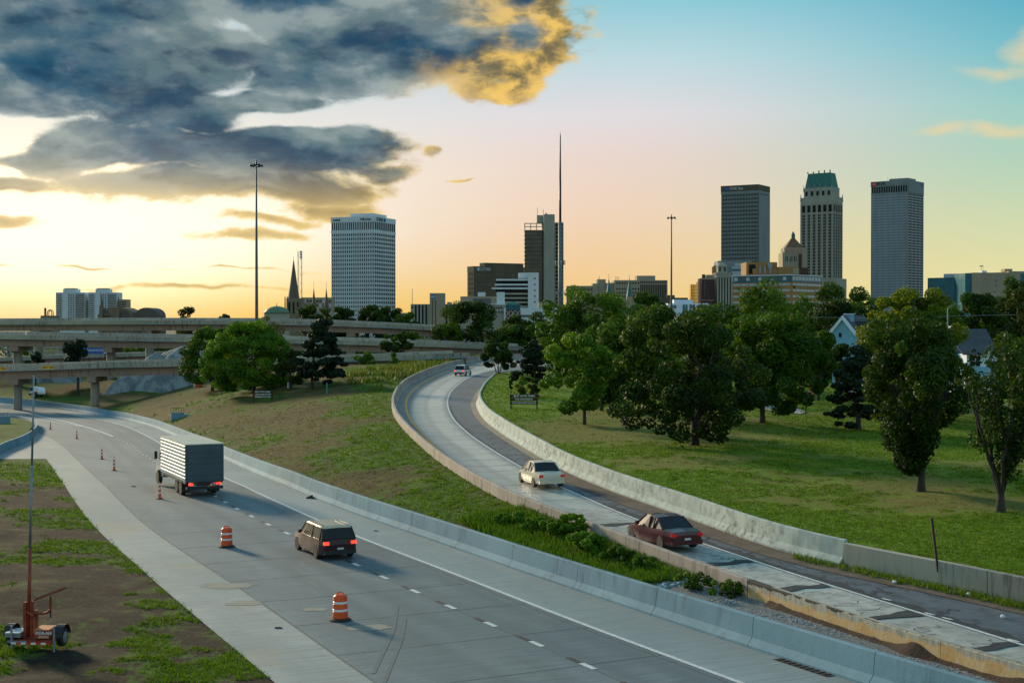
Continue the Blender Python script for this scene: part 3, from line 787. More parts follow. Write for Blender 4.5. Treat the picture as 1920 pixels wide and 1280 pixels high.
def g_field(x, y):
    dr = dist_to(thin(LBO_c, 3), x, y); dh = dist_to(thin(HBK, 3), x, y)
    g = (vnoise(x * .9 + y * .25, (y * .9 - x * .3) * .55, .26, 5, 11) - .5) * 2.3 + .05
    g = g + .8 * sstep(9, 2.5, dr) * sstep(66, 80, y)
    g = g + .7 * sstep(150, 235, y) * (vnoise(x, y, .05, 2, 12) > .40)
    g = g + .35 * np.exp(-dh / 1.5) * (vnoise(x, y, .2, 2, 5) > .5)
    g = np.where(y < 70, g + .9 * sstep(72, 64, y), g)
    g = np.where(y < 56, -.6, g)
    return np.clip(g, -.6, 1)
polyF = [tuple(p) for p in thin(HBK, 2)] + [(-190, 360), (-40, 360), (25, 330)] + [tuple(p) for p in thin(LBO_c, 2)[::-1]]
field = cdt_patch(polyF, lambda y: .8 if y < 75 else (1.2 if y < 120 else 2.4), z_field, m_field, 'field', attrs={'green': g_field}, near=lambda x, y: x > -.40 * y - 6, kind='structure')

# park lawn right of the ramp
RBK = offset(RBF, .52)
def z_park(x, y):
    d = dist_to(thin(RBK, 4), x, y)
    zb = zr(y) + np.interp(y, [44, 60, 70, 400], [.82, .85, .98, 1.0])
    top = np.interp(y, [40, 80, 120, 150, 300], [2.2, 2.7, 3.35, 3.0, 2.2])
    z = zb + (top - zb) * sstep(0, 20, d)
    amp = np.clip(d / 4, 0, 1)
    z = z + amp * ((vnoise(x, y, .06, 3, 21) - .5) * .9 + (vnoise(x, y, .4, 3, 22) - .5) * .16)
    return z
def g_park(x, y):
    d = dist_to(thin(RBK, 4), x, y)
    g = (vnoise(x * .7, y, .13, 5, 31) - .5) * 2.6 + .64 + .55 * np.exp(-d / 3.5) + .35 * sstep(105, 150, y)
    for tx, ty in ((22.1, 76), (24, 69)):
        g = g - .5 * np.exp(-((x - tx) ** 2 + (y - ty) ** 2) / 6)
    return np.clip(g, 0, 1)
polyP = [tuple(p) for p in thin(RBK, 2)] + [(150, 262), (240, 420), (260, 420), (170, 40), (40, 30)]
park = cdt_patch(polyP, lambda y: 1.0 if y < 80 else (1.6 if y < 130 else 4), z_park, m_park, 'park_lawn', attrs={'green': g_park}, near=lambda x, y: x < .42 * y + 6, kind='structure')
def z_of(x, y, f): return float(f(np.array([x]), np.array([y]))[0])
def solve(px, py, f):                       # photo point on a height field
    d = ray(px, py); D = 30.0
    while D < 600:
        p = d * (D / d.y)
        if CAM_Z + p.z <= z_of(p.x, p.y, f): break
        D += .5
    return Vector((p.x, p.y, z_of(p.x, p.y, f)))
# ------------------------------------------------------------------ overpasses
c_girder = concrete('girder_concrete', (.34, .235, .175), (.26, .19, .145), (.08, .06, .05), .8, sc=.1)
def text_mesh(body, size, mat, parent, loc, rot=(PI / 2, 0, 0), ext=.01, name='lettering', bold=0.0, align='CENTER'):
    cu = bpy.data.curves.new(name, 'FONT'); cu.body = body; cu.size = size; cu.extrude = ext; cu.align_x = align; cu.align_y = 'CENTER'
    cu.offset = bold; cu.resolution_u = 2
    t = bpy.data.objects.new(name, cu); COL.objects.link(t)
    me = bpy.data.meshes.new_from_object(t); bpy.data.objects.remove(t); bpy.data.curves.remove(cu)
    me.materials.clear(); me.materials.append(mat)
    o = link(name, me, parent); o.location = loc; o.rotation_euler = rot
    return o
def overpass(pts, width, sup, label, piers, pier_w, group='highway bridges crossing at the left', hp=.95, girder=1.55):
    """pts: (px, py, D) along the near parapet's top"""
    W_ = [at(*p) for p in pts]
    C = np.array([(p.x, p.y) for p in W_]); Z = np.array([p.z for p in W_])
    root = thing('highway_overpass', label, 'bridge', group=group)
    s = np.concatenate([[0], np.cumsum(np.hypot(*np.diff(C, axis=0).T))])
    def sweep(prof, name, mat, seg=None, gap=0.0):
        a = 0
        while a < s[-1] - 1:
            b = s[-1] if seg is None else min(s[-1], a + seg)
            q = np.linspace(a + gap / 2, b - gap / 2, max(2, int((b - a) / 8) + 1))
            x = np.interp(q, s, C[:, 0]); y = np.interp(q, s, C[:, 1]); z = np.interp(q, s, Z)
            T = tangent(np.stack([x, y], 1)); nx, ny = -T[:, 1], T[:, 0]       # away from the camera
            MB().loft([[(x[i] + nx[i] * o, y[i] + ny[i] * o, z[i] + h + max(0, o) * sup) for o, h in prof] for i in range(len(q))]).go(name, mat, root)
            a = b
    sweep([(0, 0), (.03, -.03), (.03, -hp), (.45, -hp), (.28, -.1), (.25, 0)], 'parapet', c_parapet, 18, .06)
    w = width
    sweep([(w - .3, 0), (w - .5, -hp + .25), (w - .5, -hp), (w, -hp), (w, 0)], 'parapet', c_parapet, 18, .06)
    sweep([(.035, -hp + .25), (w - .1, -hp + .25), (w - .1, -hp - .05), (.035, -hp - .05)], 'deck', p_shoulder)
    for k in range(4):
        o = 1.0 + k * (w - 2.6) / 3
        sweep([(o, -hp - .06), (o, -hp - girder), (o + .45, -hp - girder), (o + .45, -hp - .06)], 'girder', c_girder, 24, .12)
    for px, z0 in piers:
        a = (px - 960) / F
        i = int(np.argmin(np.abs(C[:, 0] / C[:, 1] - a)))
        # intersect in plan
        ts = np.linspace(0, s[-1], 400); xs = np.interp(ts, s, C[:, 0]); ys_ = np.interp(ts, s, C[:, 1])
        k = int(np.argmin(np.abs(xs / ys_ - a))); zt = float(np.interp(ts[k], s, Z)) - hp - girder
        y = ys_[k] + w * .3; x = a * y
        c = MB()
        c.lathe([(pier_w / 2, z0), (pier_w / 2, zt - 1.0)], 20, (x, y, 0)).go('pier', c_bridge, root, smooth=True)
        c2 = MB(); c2.box(x - pier_w * .5, x + pier_w * .5, y - w * .25, y + w * .6, zt - 1.0, zt + .02).go('pier_cap', c_girder, root)
    return root
overpass([(-140, 689, 259), (0, 686.3, 256), (103, 683, 255), (213, 678.8, 254), (320, 677.5, 254), (480, 674, 255), (634, 669, 257), (823, 663, 262), (880, 661, 265)], 9, .02,
         'nearest low bridge with yellow clearance signs crossing over the new highway', [(33, -8), (178, -8), (409, -8), (621, -8), (711, -8)], 1.5)
overpass([(-140, 627.5, 300), (0, 627, 302), (320, 632, 305), (480, 634.5, 307), (640, 637.5, 310), (820, 642.5, 315), (900, 646, 318), (1000, 650, 322)], 11, .05,
         'middle bridge behind the signed one, partly covered by the round tree', [(33, -8), (208, -8), (428, -8), (660, -8), (800, -8)], 1.9)
overpass([(-140, 602, 346), (0, 601.5, 345), (320, 600.5, 345), (480, 601, 347), (600, 603, 350), (720, 607.5, 355), (823, 613, 360), (900, 618, 365), (1000, 626, 370)], 12, .055,
         'topmost and farthest bridge whose deck meets the skyline', [(72, -8), (281, -8), (470, -8), (660, -8), (810, -8)], 2.1)
overpass([(-140, 676, 405), (0, 671, 402), (81, 666.5, 400), (215, 663, 400), (310, 660, 400), (420, 660, 402)], 9, .02,
         'low farthest bridge seen between the piers below the blue billboard', [(130, -8), (250, -8), (330, -8)], 1.6)

# clearance signs on the nearest bridge
sign_y = surf('sign_yellow', (.85, .42, .02), rough=.4)
black_ink = surf('black_ink', (.01, .01, .01), rough=.6)
def plate(name, px, py, D, w, h, txt, label, size, mat, ink, group=None, cat='sign', bold=.0):
    p = at(px, py, D)
    r = thing(name, label, cat, p, 0, group)
    b = MB(); n = 5; rr = h * .22
    pts = []
    for cx, cz, a0 in ((w / 2 - rr, h / 2 - rr, 0), (-w / 2 + rr, h / 2 - rr, PI / 2), (-w / 2 + rr, -h / 2 + rr, PI), (w / 2 - rr, -h / 2 + rr, 1.5 * PI)):
        for k in range(n): t = a0 + PI / 2 * k / (n - 1); pts.append((cx + rr * math.cos(t), cz + rr * math.sin(t)))
    b.prism(pts, -.03, .03).go('panel', mat, r)
    for (t, x, z, s) in txt: text_mesh(t, s, ink, r, (x, -.05, z), bold=bold)
    return r
plate('clearance_sign', 89.6, 688.6, 252.5, 2.15, .62, [('18FT 3IN', 0, 0, .52)], 'yellow sign reading 18FT 3IN on the nearest bridge parapet', .5, sign_y, black_ink, 'yellow clearance signs on the bridge', bold=.004)
plate('clearance_sign', 0, 691.3, 253.3, 2.15, .62, [('18FT 7IN', 0, 0, .52)], 'yellow clearance sign cut off by the left edge of the photo', .5, sign_y, black_ink, 'yellow clearance signs on the bridge', bold=.004)
# blue billboard
blue_b = surf('billboard_blue', (.02, .13, .40), rough=.4)
bb = plate('billboard', 176, 657.5, 392, 7.9, 1.8, [('YOUR DONATIONS', -.9, .12, .86)], 'long blue billboard reading your donations, under the middle bridge', .8, blue_b, white_reflect, cat='billboard', bold=.01)
MB().box(2.65, 3.75, -.07, -.04, -.72, .72).go('logo_panel', white_reflect, bb)
text_mesh('9', 1.5, blue_b, bb, (3.2, -.09, .0), bold=.03)
for dx_ in (-3, 3): MB().tube((dx_, .1, -.8), (dx_, .1, -12), .2).go('post', dark_metal, bb)

# industrial conveyors seen between the decks at far left
steel_g = surf('faded_steel', (.30, .31, .30), (.2, .21, .21), 1, .6)
yel_s = surf('yellow_steel', (.45, .38, .05), rough=.6)
for k, (x0, y0, x1, y1, lab) in enumerate([(-6, 640, 16, 668, 'grey steel conveyor truss slanting down at the far left edge'), (41, 648, 66, 668, 'grey steel conveyor truss slanting down right of the first bridge pier')]):
    a, b = at(x0, y0, 430), at(x1, y1, 430)
    t = thing('conveyor', lab, 'conveyor', a, 0, 'steel conveyors between the bridges')
    d = b - a
    for off in (0, 1.6): MB().tube((0 + off, 0, 0), (d.x + off, 0, d.z), .25, n=6).go('chord', steel_g, t)
    for j in range(7):
        f_ = j / 7; MB().tube((d.x * f_, 0, d.z * f_), (d.x * (f_ + .1) + 1.6, 0, d.z * (f_ + .1)), .09, n=5).go('brace', steel_g, t)
    MB().tube((d.x * .9, 0, d.z * .9), (d.x * .9, 0, -22), .25, n=6).go('leg', steel_g, t)
gr = thing('steel_gantry', 'yellow steel frame and platforms behind the bridges at left', 'gantry', at(75, 668, 440))
for z in (0, 1.7, 3.3): MB().box(-5.5, 5.5, -.3, .3, z, z + .25).go('beam', yel_s, gr)
for x in np.linspace(-5.5, 5.5, 6): MB().box(x - .12, x + .12, -.15, .15, -12, 4.2).go('post', yel_s, gr)
sh = thing('shed', 'low grey corrugated shed behind the bridges at left', 'shed', at(112, 664, 450))
MB().box(-6, 6, 0, 8, -14, 1.8).go('wall', steel_g, sh); MB().prism([(-6.4, 1.8), (0, 3.4), (6.4, 1.8)], -.4, 8.4).go('roof', galv, sh)

# grey gravel mounds under and behind the bridges
gravel_m = surf('grey_gravel', (.13, .15, .155), (.27, .29, .285), .5, .95, 1.0, c3=(.09, .10, .105), s3=1.6, stretch=(1, 1, .3), lo=.4, hi=.6)
def mound(name, label, pk, rx, ry, zb, seed):
    root = thing(name, label, 'mound', (pk.x, pk.y, zb))
    h = pk.z - zb; n = 44; V = []; Fs = []
    for j in range(15):
        r = j / 14
        for i in range(n):
            t = 2 * PI * i / n
            rr = 1 + .16 * math.sin(3 * t + seed) + .09 * math.sin(7 * t + seed * 2)
            gul = .035 * h * math.sin(18 * t + seed + 2 * math.sin(3 * t)) * math.sin(PI * r)
            V.append((math.cos(t) * rx * r * rr, math.sin(t) * ry * r * rr, h * (1 - r ** 1.15) ** .9 + gul * .7 + h * .16 * (float(vnoise(math.cos(t) * rx * r, math.sin(t) * ry * r, .22, 4, int(seed * 7))) - .5) * math.sin(PI * min(1, r + .1))))
    for j in range(14):
        for i in range(n): Fs.append((j * n + i, j * n + (i + 1) % n, (j + 1) * n + (i + 1) % n, (j + 1) * n + i))
    MB().add(V, Fs).go('heap', gravel_m, root, smooth=True)
mound('gravel_mound', 'tall grey gravel mound behind the nearest bridge, left of the round tree', at(345, 648, 290), 21, 12, -8, 1)
mound('gravel_mound', 'lower grey gravel heap joined to the left of the tall one', at(292, 661, 289), 14, 11, -8, 2.4)
mound('gravel_mound', 'small pale gravel hump seen above the nearest bridge parapet', at(106, 676, 292), 5.5, 6, -1.2, 4)

# ------------------------------------------------------------------ trees
bark = surf('bark', (.030, .024, .018), (.055, .045, .035), 3, .95, 1.0, stretch=(1, 1, .2))
def leaf_mat(name, c1, c2, trans=.35):
    m = bpy.data.materials.new(name); m.use_nodes = True; m.node_tree.nodes.clear(); N = NT(m.node_tree)
    out = N.n('ShaderNodeOutputMaterial')
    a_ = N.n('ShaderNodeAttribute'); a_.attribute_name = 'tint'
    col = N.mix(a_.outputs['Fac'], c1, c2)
    bs = N.n('ShaderNodeBsdfPrincipled'); N.put(bs.inputs['Base Color'], col); N.put(bs.inputs['Roughness'], .6); N.put(bs.inputs['Specular IOR Level'], .25)
    tr = N.n('ShaderNodeBsdfTranslucent'); N.put(tr.inputs[0], N.mix(1.0, col, (1.25, 1.25, .6, 1), 'MULTIPLY'))
    mx = N.n('ShaderNodeMixShader'); mx.inputs[0].default_value = trans
    N.L.new(bs.outputs[0], mx.inputs[1]); N.L.new(tr.outputs[0], mx.inputs[2]); N.L.new(mx.outputs[0], out.inputs[0])
    return m
LM = {
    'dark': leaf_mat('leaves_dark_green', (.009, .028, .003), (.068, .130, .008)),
    'mid': leaf_mat('leaves_mid_green', (.018, .060, .004), (.110, .205, .008)),
    'light': leaf_mat('leaves_light_green', (.038, .115, .005), (.170, .300, .012)),
    'yellow': leaf_mat('leaves_yellow_green', (.040, .085, .004), (.210, .250, .008), .45),
    'pine': leaf_mat('pine_needles', (.008, .020, .007), (.020, .042, .012), .15),
    'olive': leaf_mat('leaves_olive', (.035, .050, .006), (.075, .090, .012)),
}
def tree_meshes(seed, H, rx, ztop, zbot, kind='round', nleaf=9000, ls=.22, clumps=70, lm='mid', stems=1, hollow=.55, trunk_r=None, ragged=.25, crad=None):
    rng = np.random.default_rng(seed); rnd = random.Random(seed)
    ch = ztop - zbot; cz = (ztop + zbot) / 2; rx = rx * (1.2 if kind in ('round', 'vase') else 1.08)
    def envelope(zn):                           # zn 0 bottom .. 1 top -> radius factor
        if kind == 'round': return math.sqrt(max(0, 1 - (2 * zn - 1) ** 2)) ** .8
        if kind == 'dome': return math.sqrt(max(0, 1 - zn ** 2.6)) * (.72 + .28 * min(1, zn * 5))
        if kind == 'vase': return (min(1, (zn / .55) ** .8) if zn < .55 else math.sqrt(max(0, 1 - ((zn - .55) / .47) ** 2)) ** .75)
        if kind == 'cone': return (1 - zn) ** .8 * .95 + .05
        if kind == 'pine': return (1 - zn ** 1.5) * .8 + .15
        if kind == 'column': return math.sqrt(max(0, 1 - (2 * zn - 1) ** 4))
        return 1
    nl = max(4, clumps // 5); lobes = []
    for i in range(nl):
        zn = .08 + .86 * (i + rng.uniform(.1, .9)) / nl; e = envelope(zn); t = i * 2.4 + rng.uniform(-.5, .5)
        q = math.sqrt(rng.uniform(hollow ** 2, 1)) * .80 if rng.random() < .85 else rng.uniform(0, .4)
        lobes.append((math.cos(t) * rx * e * q, math.sin(t) * rx * e * q, zbot + zn * ch, rng.normal(0, .16)))
    cl = []; lt = []
    lr = rx * (.44 if nl < 9 else .38)
    for i in range(clumps):
        if kind in ('pine', 'cone') or rng.random() < (.92 if kind == 'dome' else .42):
            zn = rng.uniform(.03, .97); e = envelope(zn); t = rng.uniform(0, 2 * PI)
            q = math.sqrt(rng.uniform(hollow ** 2, 1)) if rng.random() < .8 else rng.uniform(0, .7)
            rr = rx * e * q * rng.uniform(1 - ragged, 1 + ragged * .35); z = zbot + zn * ch
            if kind == 'pine': z = zbot + (.65 * round(zn * 6) / 6 + .35 * zn) * ch * .98 + rng.uniform(-.06, .06) * ch
            cl.append((math.cos(t) * rr, math.sin(t) * rr, z)); lt.append(rng.normal(0, .12))
        else:
            lx, ly, lz, l_t = lobes[rng.integers(nl)]; v_ = rng.normal(size=3); v_ /= np.linalg.norm(v_)
            x, y, z = lx + v_[0] * lr, ly + v_[1] * lr, lz + v_[2] * lr * .85
            zn = min(.98, max(.02, (z - zbot) / ch)); lim = rx * envelope(zn) * 1.04; d_ = math.hypot(x, y)
            if d_ > lim: x, y = x * lim / d_, y * lim / d_
            cl.append((x, y, min(max(z, zbot + .02 * ch), ztop - .02 * ch))); lt.append(l_t)
    cl = np.array(cl); lt = np.array(lt)
    cr = (crad or (.62 * (rx * rx * ch / 2 / clumps * 4) ** (1 / 3)))
    sizes = cr * rng.uniform(.5, 1.3, clumps) * .84
    ctint = np.clip(rng.normal(.38, .12, clumps) + lt + .45 * (cl[:, 2] - cz) / ch, 0, 1)  # tint lightens with height, painting lit crown tops into the leaf colour
    idx = rng.choice(clumps, nleaf, p=sizes ** 2 / (sizes ** 2).sum())
    v = rng.normal(size=(nleaf, 3)); v /= np.linalg.norm(v, axis=1)[:, None]
    rad = rng.uniform(.55, 1.08, nleaf) ** .7
    sq = np.array([1, 1, .5 if kind == 'pine' else (1.25 if kind in ('vase', 'column') else .8)])
    C = cl[idx] + v * (sizes[idx] * rad)[:, None] * sq
    stray = rng.random(nleaf) < .012
    C[stray] += rng.normal(size=(stray.sum(), 3)) * cr * .3
    nrm = v * .7 + rng.normal(size=(nleaf, 3)) * .6 + np.array([0, 0, .45]); nrm /= np.linalg.norm(nrm, axis=1)[:, None]
    ref = rng.normal(size=(nleaf, 3)); u = np.cross(nrm, ref); u /= np.linalg.norm(u, axis=1)[:, None]; w = np.cross(nrm, u)
    s = ls * rng.uniform(.6, 1.4, nleaf)
    a = u * s[:, None] * .62; b = w * s[:, None] * .42
    V = np.stack([C - a, C - b, C + a, C + b], 1).reshape(-1, 3)
    Fq = np.arange(nleaf * 4).reshape(-1, 4)
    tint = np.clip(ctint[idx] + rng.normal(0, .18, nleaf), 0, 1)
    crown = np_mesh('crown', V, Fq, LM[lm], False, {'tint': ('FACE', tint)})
    # trunk and limbs
    mb = MB(); tr = trunk_r or H * .022
    fork = zbot + ch * .12 if stems == 1 else max(.5, zbot * .45)
    def limb(a, b, r0, r1, seg=4):
        a = Vector(a); b = Vector(b); prev = a; pr = r0
        for k in range(1, seg + 1):
            f_ = k / seg; p = a.lerp(b, f_) + Vector((rnd.uniform(-1, 1), rnd.uniform(-1, 1), 0)) * (b - a).length * .04 * (1 if k < seg else 0)
            p.z += math.sin(f_ * PI) * (b - a).length * .05
            r = r0 + (r1 - r0) * f_; mb.tube(prev, p, pr, r, 7, False); prev, pr = p, r
    mb.lathe([(tr * 1.7, -.5), (tr * 1.35, .05), (tr * 1.02, .5), (tr * .95, fork if stems == 1 else fork)], 9)
    top = Vector((0, 0, fork))
    order = rng.permutation(clumps)[:min(clumps, 20 if stems == 1 else 16)]
    if kind in ('pine', 'cone'):
        limb((0, 0, fork - .2), (0, 0, ztop - .2), tr * .95, tr * .2, 5)
        for i in order:
            c = cl[i]; limb((0, 0, max(fork * .8, c[2] - .3)), (c[0] * .9, c[1] * .9, c[2]), tr * .25, tr * .06, 2)
    else:
        ns = 4 if stems == 1 else stems
        mains = []
        for k in range(ns):
            t = 2 * PI * (k + rnd.uniform(-.25, .25)) / ns
            sp = rx * (.42 if kind != 'vase' else .5)
            m_ = Vector((math.cos(t) * sp, math.sin(t) * sp, zbot + ch * rnd.uniform(.4, .6))); mains.append(m_)
            limb(top - Vector((0, 0, tr)), m_, tr * (.62 if ns < 5 else .45), tr * .28, 5)
        for i in order:
            c = Vector(cl[i]); m_ = min(mains, key=lambda q: (q - c).length)
            limb(m_.lerp(top, rnd.uniform(0, .5)), c, tr * .24, tr * .05, 3)
    trunk = mb.mesh('trunk', bark, True)
    return trunk, crown
TREES_N = 0
def put_tree(loc, meshes, label, cat='tree', group=None, rz=0.0, scale=None, name='tree'):
    t = thing(name, label, cat, loc, rz, group)
    link('trunk', meshes[0], t); link('crown', meshes[1], t)
    if scale is not None: t.scale = scale if hasattr(scale, '__len__') else (scale,) * 3
    return t
def px_tree(bx, D, zg, x0, x1, ytop, ybot, kind, lm, nleaf, ls, label, seed, name='tree', group=None, **kw):
    nleaf = int(nleaf * 1.22); ls = ls * .84
    """crown x0..x1, ytop..ybot in the photo, trunk foot at column bx, distance D, ground height zg"""
    X = (bx - 960) / F * D
    zt = at(960, ytop, D).z - zg; zb = at(960, ybot, D).z - zg
    rx = (x1 - x0) / 2 / F * D
    off = ((x0 + x1) / 2 - bx) / F * D
    m = tree_meshes(seed, zt, rx, zt, max(.3, zb), kind, nleaf, ls, lm=lm, **kw)
    if abs(off) > .3:
        me = m[1]; co = np.empty(len(me.vertices) * 3, np.float32); me.vertices.foreach_get('co', co); co = co.reshape(-1, 3); co[:, 0] += off * np.clip(co[:, 2] / max(.5, zb), 0, 1); me.vertices.foreach_set('co', co.ravel()); me.update()
    return put_tree((X, D, zg), m, label, 'tree' if 'shrub' not in name and 'bush' not in name else 'shrub', group, name=name)
GP = 'trees in the park right of the ramp'; GL = 'trees on the field below the bridges'; GF = 'trees along the skyline'
def park_z(px, D): x = (px - 960) / F * D; return z_of(x, D, z_park)
def PT(bx, by, *a, **k):
    s = solve(bx, by, z_park); return px_tree(bx, s.y, s.z, *a, **k)
# foreground park trees
PT(1303, 835, 1160, 1405, 584, 812, 'round', 'dark', 30000, .21, 'broad dark round-crowned tree with a forked trunk, on the lawn left of the tall pair', 11, group=GP, clumps=110, ragged=.3, trunk_r=.26)
PT(1728, 922, 1617, 1794, 612, 876, 'vase', 'dark', 32000, .17, 'dark egg-shaped tree with a straight trunk, standing right of the lawn centre', 12, group=GP, clumps=100, trunk_r=.20)
PT(1878, 962, 1798, 1985, 640, 890, 'vase', 'dark', 8500, .16, 'thin many-stemmed tree with see-through crown at the right edge', 13, group=GP, clumps=85, stems=7, trunk_r=.19, hollow=.3, crad=.55)
PT(1610, 806, 1538, 1668, 655, 792, 'pine', 'pine', 16000, .20, 'near-black pine with flat layered branches behind the dark egg-shaped tree', 14, name='pine_tree', group=GP, clumps=110, trunk_r=.2)
PT(1430, 792, 1362, 1530, 585, 768, 'round', 'mid', 22000, .24, 'feathery mid-green tree with a side branch, between the broad dark tree and the pine', 15, group=GP, clumps=90, trunk_r=.2, ragged=.4)
PT(1096, 796, 1030, 1142, 632, 772, 'round', 'light', 15000, .20, 'small bright green tree on the lawn at the left end of the park row', 16, group=GP, clumps=60, trunk_r=.13)
PT(1128, 770, 1100, 1206, 600, 752, 'vase', 'mid', 14000, .24, 'green tree with slim trunk just behind the small bright green one', 17, group=GP, clumps=60, trunk_r=.15)
def FT(bx, D, *a, **k): return px_tree(bx, D, park_z(bx, D) - .1, *a, **k)
FT(1702, 118, 1618, 1786, 543, 790, 'round', 'yellow', 30000, .24, 'big sunlit yellow-green maple with a tall round crown in front of the right tower', 18, group=GP, clumps=120, ragged=.22)
FT(1930, 112, 1880, 2010, 548, 770, 'round', 'olive', 22000, .24, 'large olive tree cut off by the right edge, behind the thin one', 19, group=GP, clumps=90)
FT(1445, 150, 1362, 1536, 546, 730, 'vase', 'mid', 20000, .27, 'tall feathery tree whose spiky top stands before the orange banded building', 20, group=GP, clumps=80, ragged=.45)
FT(1236, 148, 1180, 1282, 574, 735, 'cone', 'light', 15000, .25, 'conical light green tree below the second light mast', 21, group=GP, clumps=70)
FT(1100, 200, 1018, 1192, 547, 745, 'round', 'mid', 24000, .34, 'large rounded tree with lit top at the base of the antenna tower', 22, group=GP, clumps=100)
FT(1216, 235, 1178, 1256, 553, 700, 'round', 'dark', 12000, .36, 'dark tree behind the conical light green one', 23, group=GP, clumps=50)
FT(1330, 170, 1285, 1385, 604, 730, 'round', 'olive', 14000, .30, 'low olive tree behind the broad dark crown', 24, group=GP, clumps=50)
FT(1580, 225, 1528, 1636, 541, 690, 'round', 'dark', 14000, .36, 'dark spreading tree behind and left of the big sunlit maple', 25, group=GP, clumps=50, ragged=.4)
FT(1598, 235, 1560, 1645, 556, 700, 'round', 'mid', 13000, .30, 'lighter tree between the blue gabled house and the skyline', 26, group=GP, clumps=50)
FT(1535, 152, 1504, 1556, 622, 735, 'vase', 'mid', 11000, .27, 'bushy green tree left of the light blue gabled house', 27, group=GP, clumps=45)
FT(1842, 215, 1792, 1872, 556, 680, 'round', 'dark', 13000, .36, 'dark tree behind the street lamp right of the big maple', 28, group=GP, clumps=50, ragged=.35)
FT(1905, 235, 1868, 1965, 526, 680, 'round', 'dark', 13000, .38, 'dark rounded tree on the skyline at the right edge', 29, group=GP, clumps=50)
FT(1622, 178, 1602, 1642, 625, 700, 'cone', 'pine', 5000, .26, 'small dark conifer covering the corner of the blue gabled house', 30, group=GP, clumps=30, name='conifer')
FT(1572, 176, 1550, 1600, 650, 738, 'round', 'dark', 7000, .26, 'dark shrubby tree hiding the foot of the blue gabled house', 60, group=GP, clumps=30)
FT(1825, 150, 1803, 1836, 690, 760, 'cone', 'pine', 5000, .24, 'round clipped evergreen before the grey-roofed house window', 31, group=GP, clumps=30, name='conifer')
FT(1520, 205, 1470, 1560, 640, 742, 'round', 'dark', 12000, .34, 'shadowy tree behind the chain-link fence', 32, group=GP, clumps=45)
FT(1260, 240, 1210, 1300, 640, 745, 'round', 'dark', 11000, .38, 'dark tree low behind the broad dark crown', 33, group=GP, clumps=40)
FT(1690, 190, 1640, 1745, 640, 752, 'round', 'dark', 11000, .34, 'dark tree filling the gap below the big maple', 34, group=GP, clumps=40)
FT(1760, 205, 1720, 1810, 570, 745, 'round', 'mid', 12000, .34, 'green tree half hidden behind the right of the big maple', 35, group=GP, clumps=45)
FT(1178, 262, 1120, 1235, 620, 748, 'round', 'dark', 11000, .4, 'dark tree in the shade behind the bright green pair', 36, group=GP, clumps=40)
FT(1390, 250, 1330, 1440, 600, 742, 'round', 'mid', 12000, .4, 'distant green tree left of the feathery top', 37, group=GP, clumps=45)
for i, (bx, D, x0, x1, yt, lm, lab) in enumerate([
    (1300, 262, 1262, 1345, 596, 'mid', 'green tree below the blue-white modern building'), (1345, 275, 1318, 1400, 585, 'dark', 'dark tree before the foot of the ribbed stone tower'),
    (1500, 262, 1462, 1548, 572, 'mid', 'green tree hiding the right foot of the orange banded building'), (1545, 280, 1508, 1585, 556, 'dark', 'dark tree below the gothic tower base'),
    (1625, 268, 1590, 1662, 566, 'mid', 'green tree at the foot of the silver ribbed tower'), (1830, 270, 1790, 1870, 575, 'mid', 'green tree in front of the teal glass building'),
    (1875, 275, 1842, 1925, 560, 'olive', 'olive tree in front of the blank beige building'), (1070, 262, 1036, 1110, 580, 'dark', 'dark tree left of the large rounded one'),
    (1150, 285, 1110, 1200, 562, 'mid', 'green tree below the twin teal spires'), (1420, 285, 1380, 1470, 580, 'dark', 'dark tree in front of the orange banded building'),
    (1715, 275, 1670, 1760, 590, 'dark', 'dark tree at the right foot of the silver ribbed tower'), (960, 340, 925, 1000, 610, 'mid', 'green tree behind the bend, below the brown glass block')]):
    zg = park_z(bx, D) - .2 if bx > 1000 else 1.0
    px_tree(bx, D, zg, x0, x1, yt, 720, 'round', lm, 8000, .4, lab, 400 + i, group=GP, clumps=42, ragged=.35)
# centre, round the bend of the ramp
CG = 'trees where the ramp bends out of sight'
def CT(bx, by, D, *a, **k):
    zg = at(bx, by, D).z; return px_tree(bx, D, zg, *a, **k)
CT(872, 672, 335, 826, 946, 573, 664, 'round', 'dark', 16000, .42, 'wide dark tree on the crest left of the bend in the ramp', 40, group=CG, clumps=70, ragged=.35)
CT(838, 668, 330, 822, 868, 602, 668, 'column', 'mid', 6000, .4, 'slim lighter tree at the left of the wide dark one, above the nearest bridge', 41, group=CG, clumps=26)
CT(985, 676, 345, 938, 1032, 590, 672, 'round', 'dark', 13000, .44, 'dark tree beyond the bend, in front of the white low building', 42, group=CG, clumps=55)
CT(1040, 690, 320, 1000, 1082, 600, 680, 'round', 'dark', 12000, .42, 'dark tree filling the gap right of the bend', 43, group=CG, clumps=50)
CT(934, 712, 203, 903, 967, 643, 690, 'round', 'dark', 9000, .24, 'small wide dark tree with spread stems inside the bend of the ramp', 44, group=CG, clumps=36, stems=4, trunk_r=.13, hollow=.2)
CT(1004, 728, 168, 958, 1034, 640, 716, 'pine', 'pine', 12000, .26, 'black pine behind the near tree planting sign', 45, group=CG, clumps=70, name='pine_tree')
CT(958, 752, 147, 953, 962, 708, 728, 'cone', 'mid', 700, .12, 'thin staked sapling left of the near tree planting sign', 46, group='saplings behind the near sign', clumps=8, name='sapling', trunk_r=.035)
CT(975, 750, 147, 966, 987, 706, 741, 'round', 'mid', 1500, .13, 'small round sapling behind the middle of the near sign', 47, group='saplings behind the near sign', clumps=12, name='sapling', trunk_r=.04)
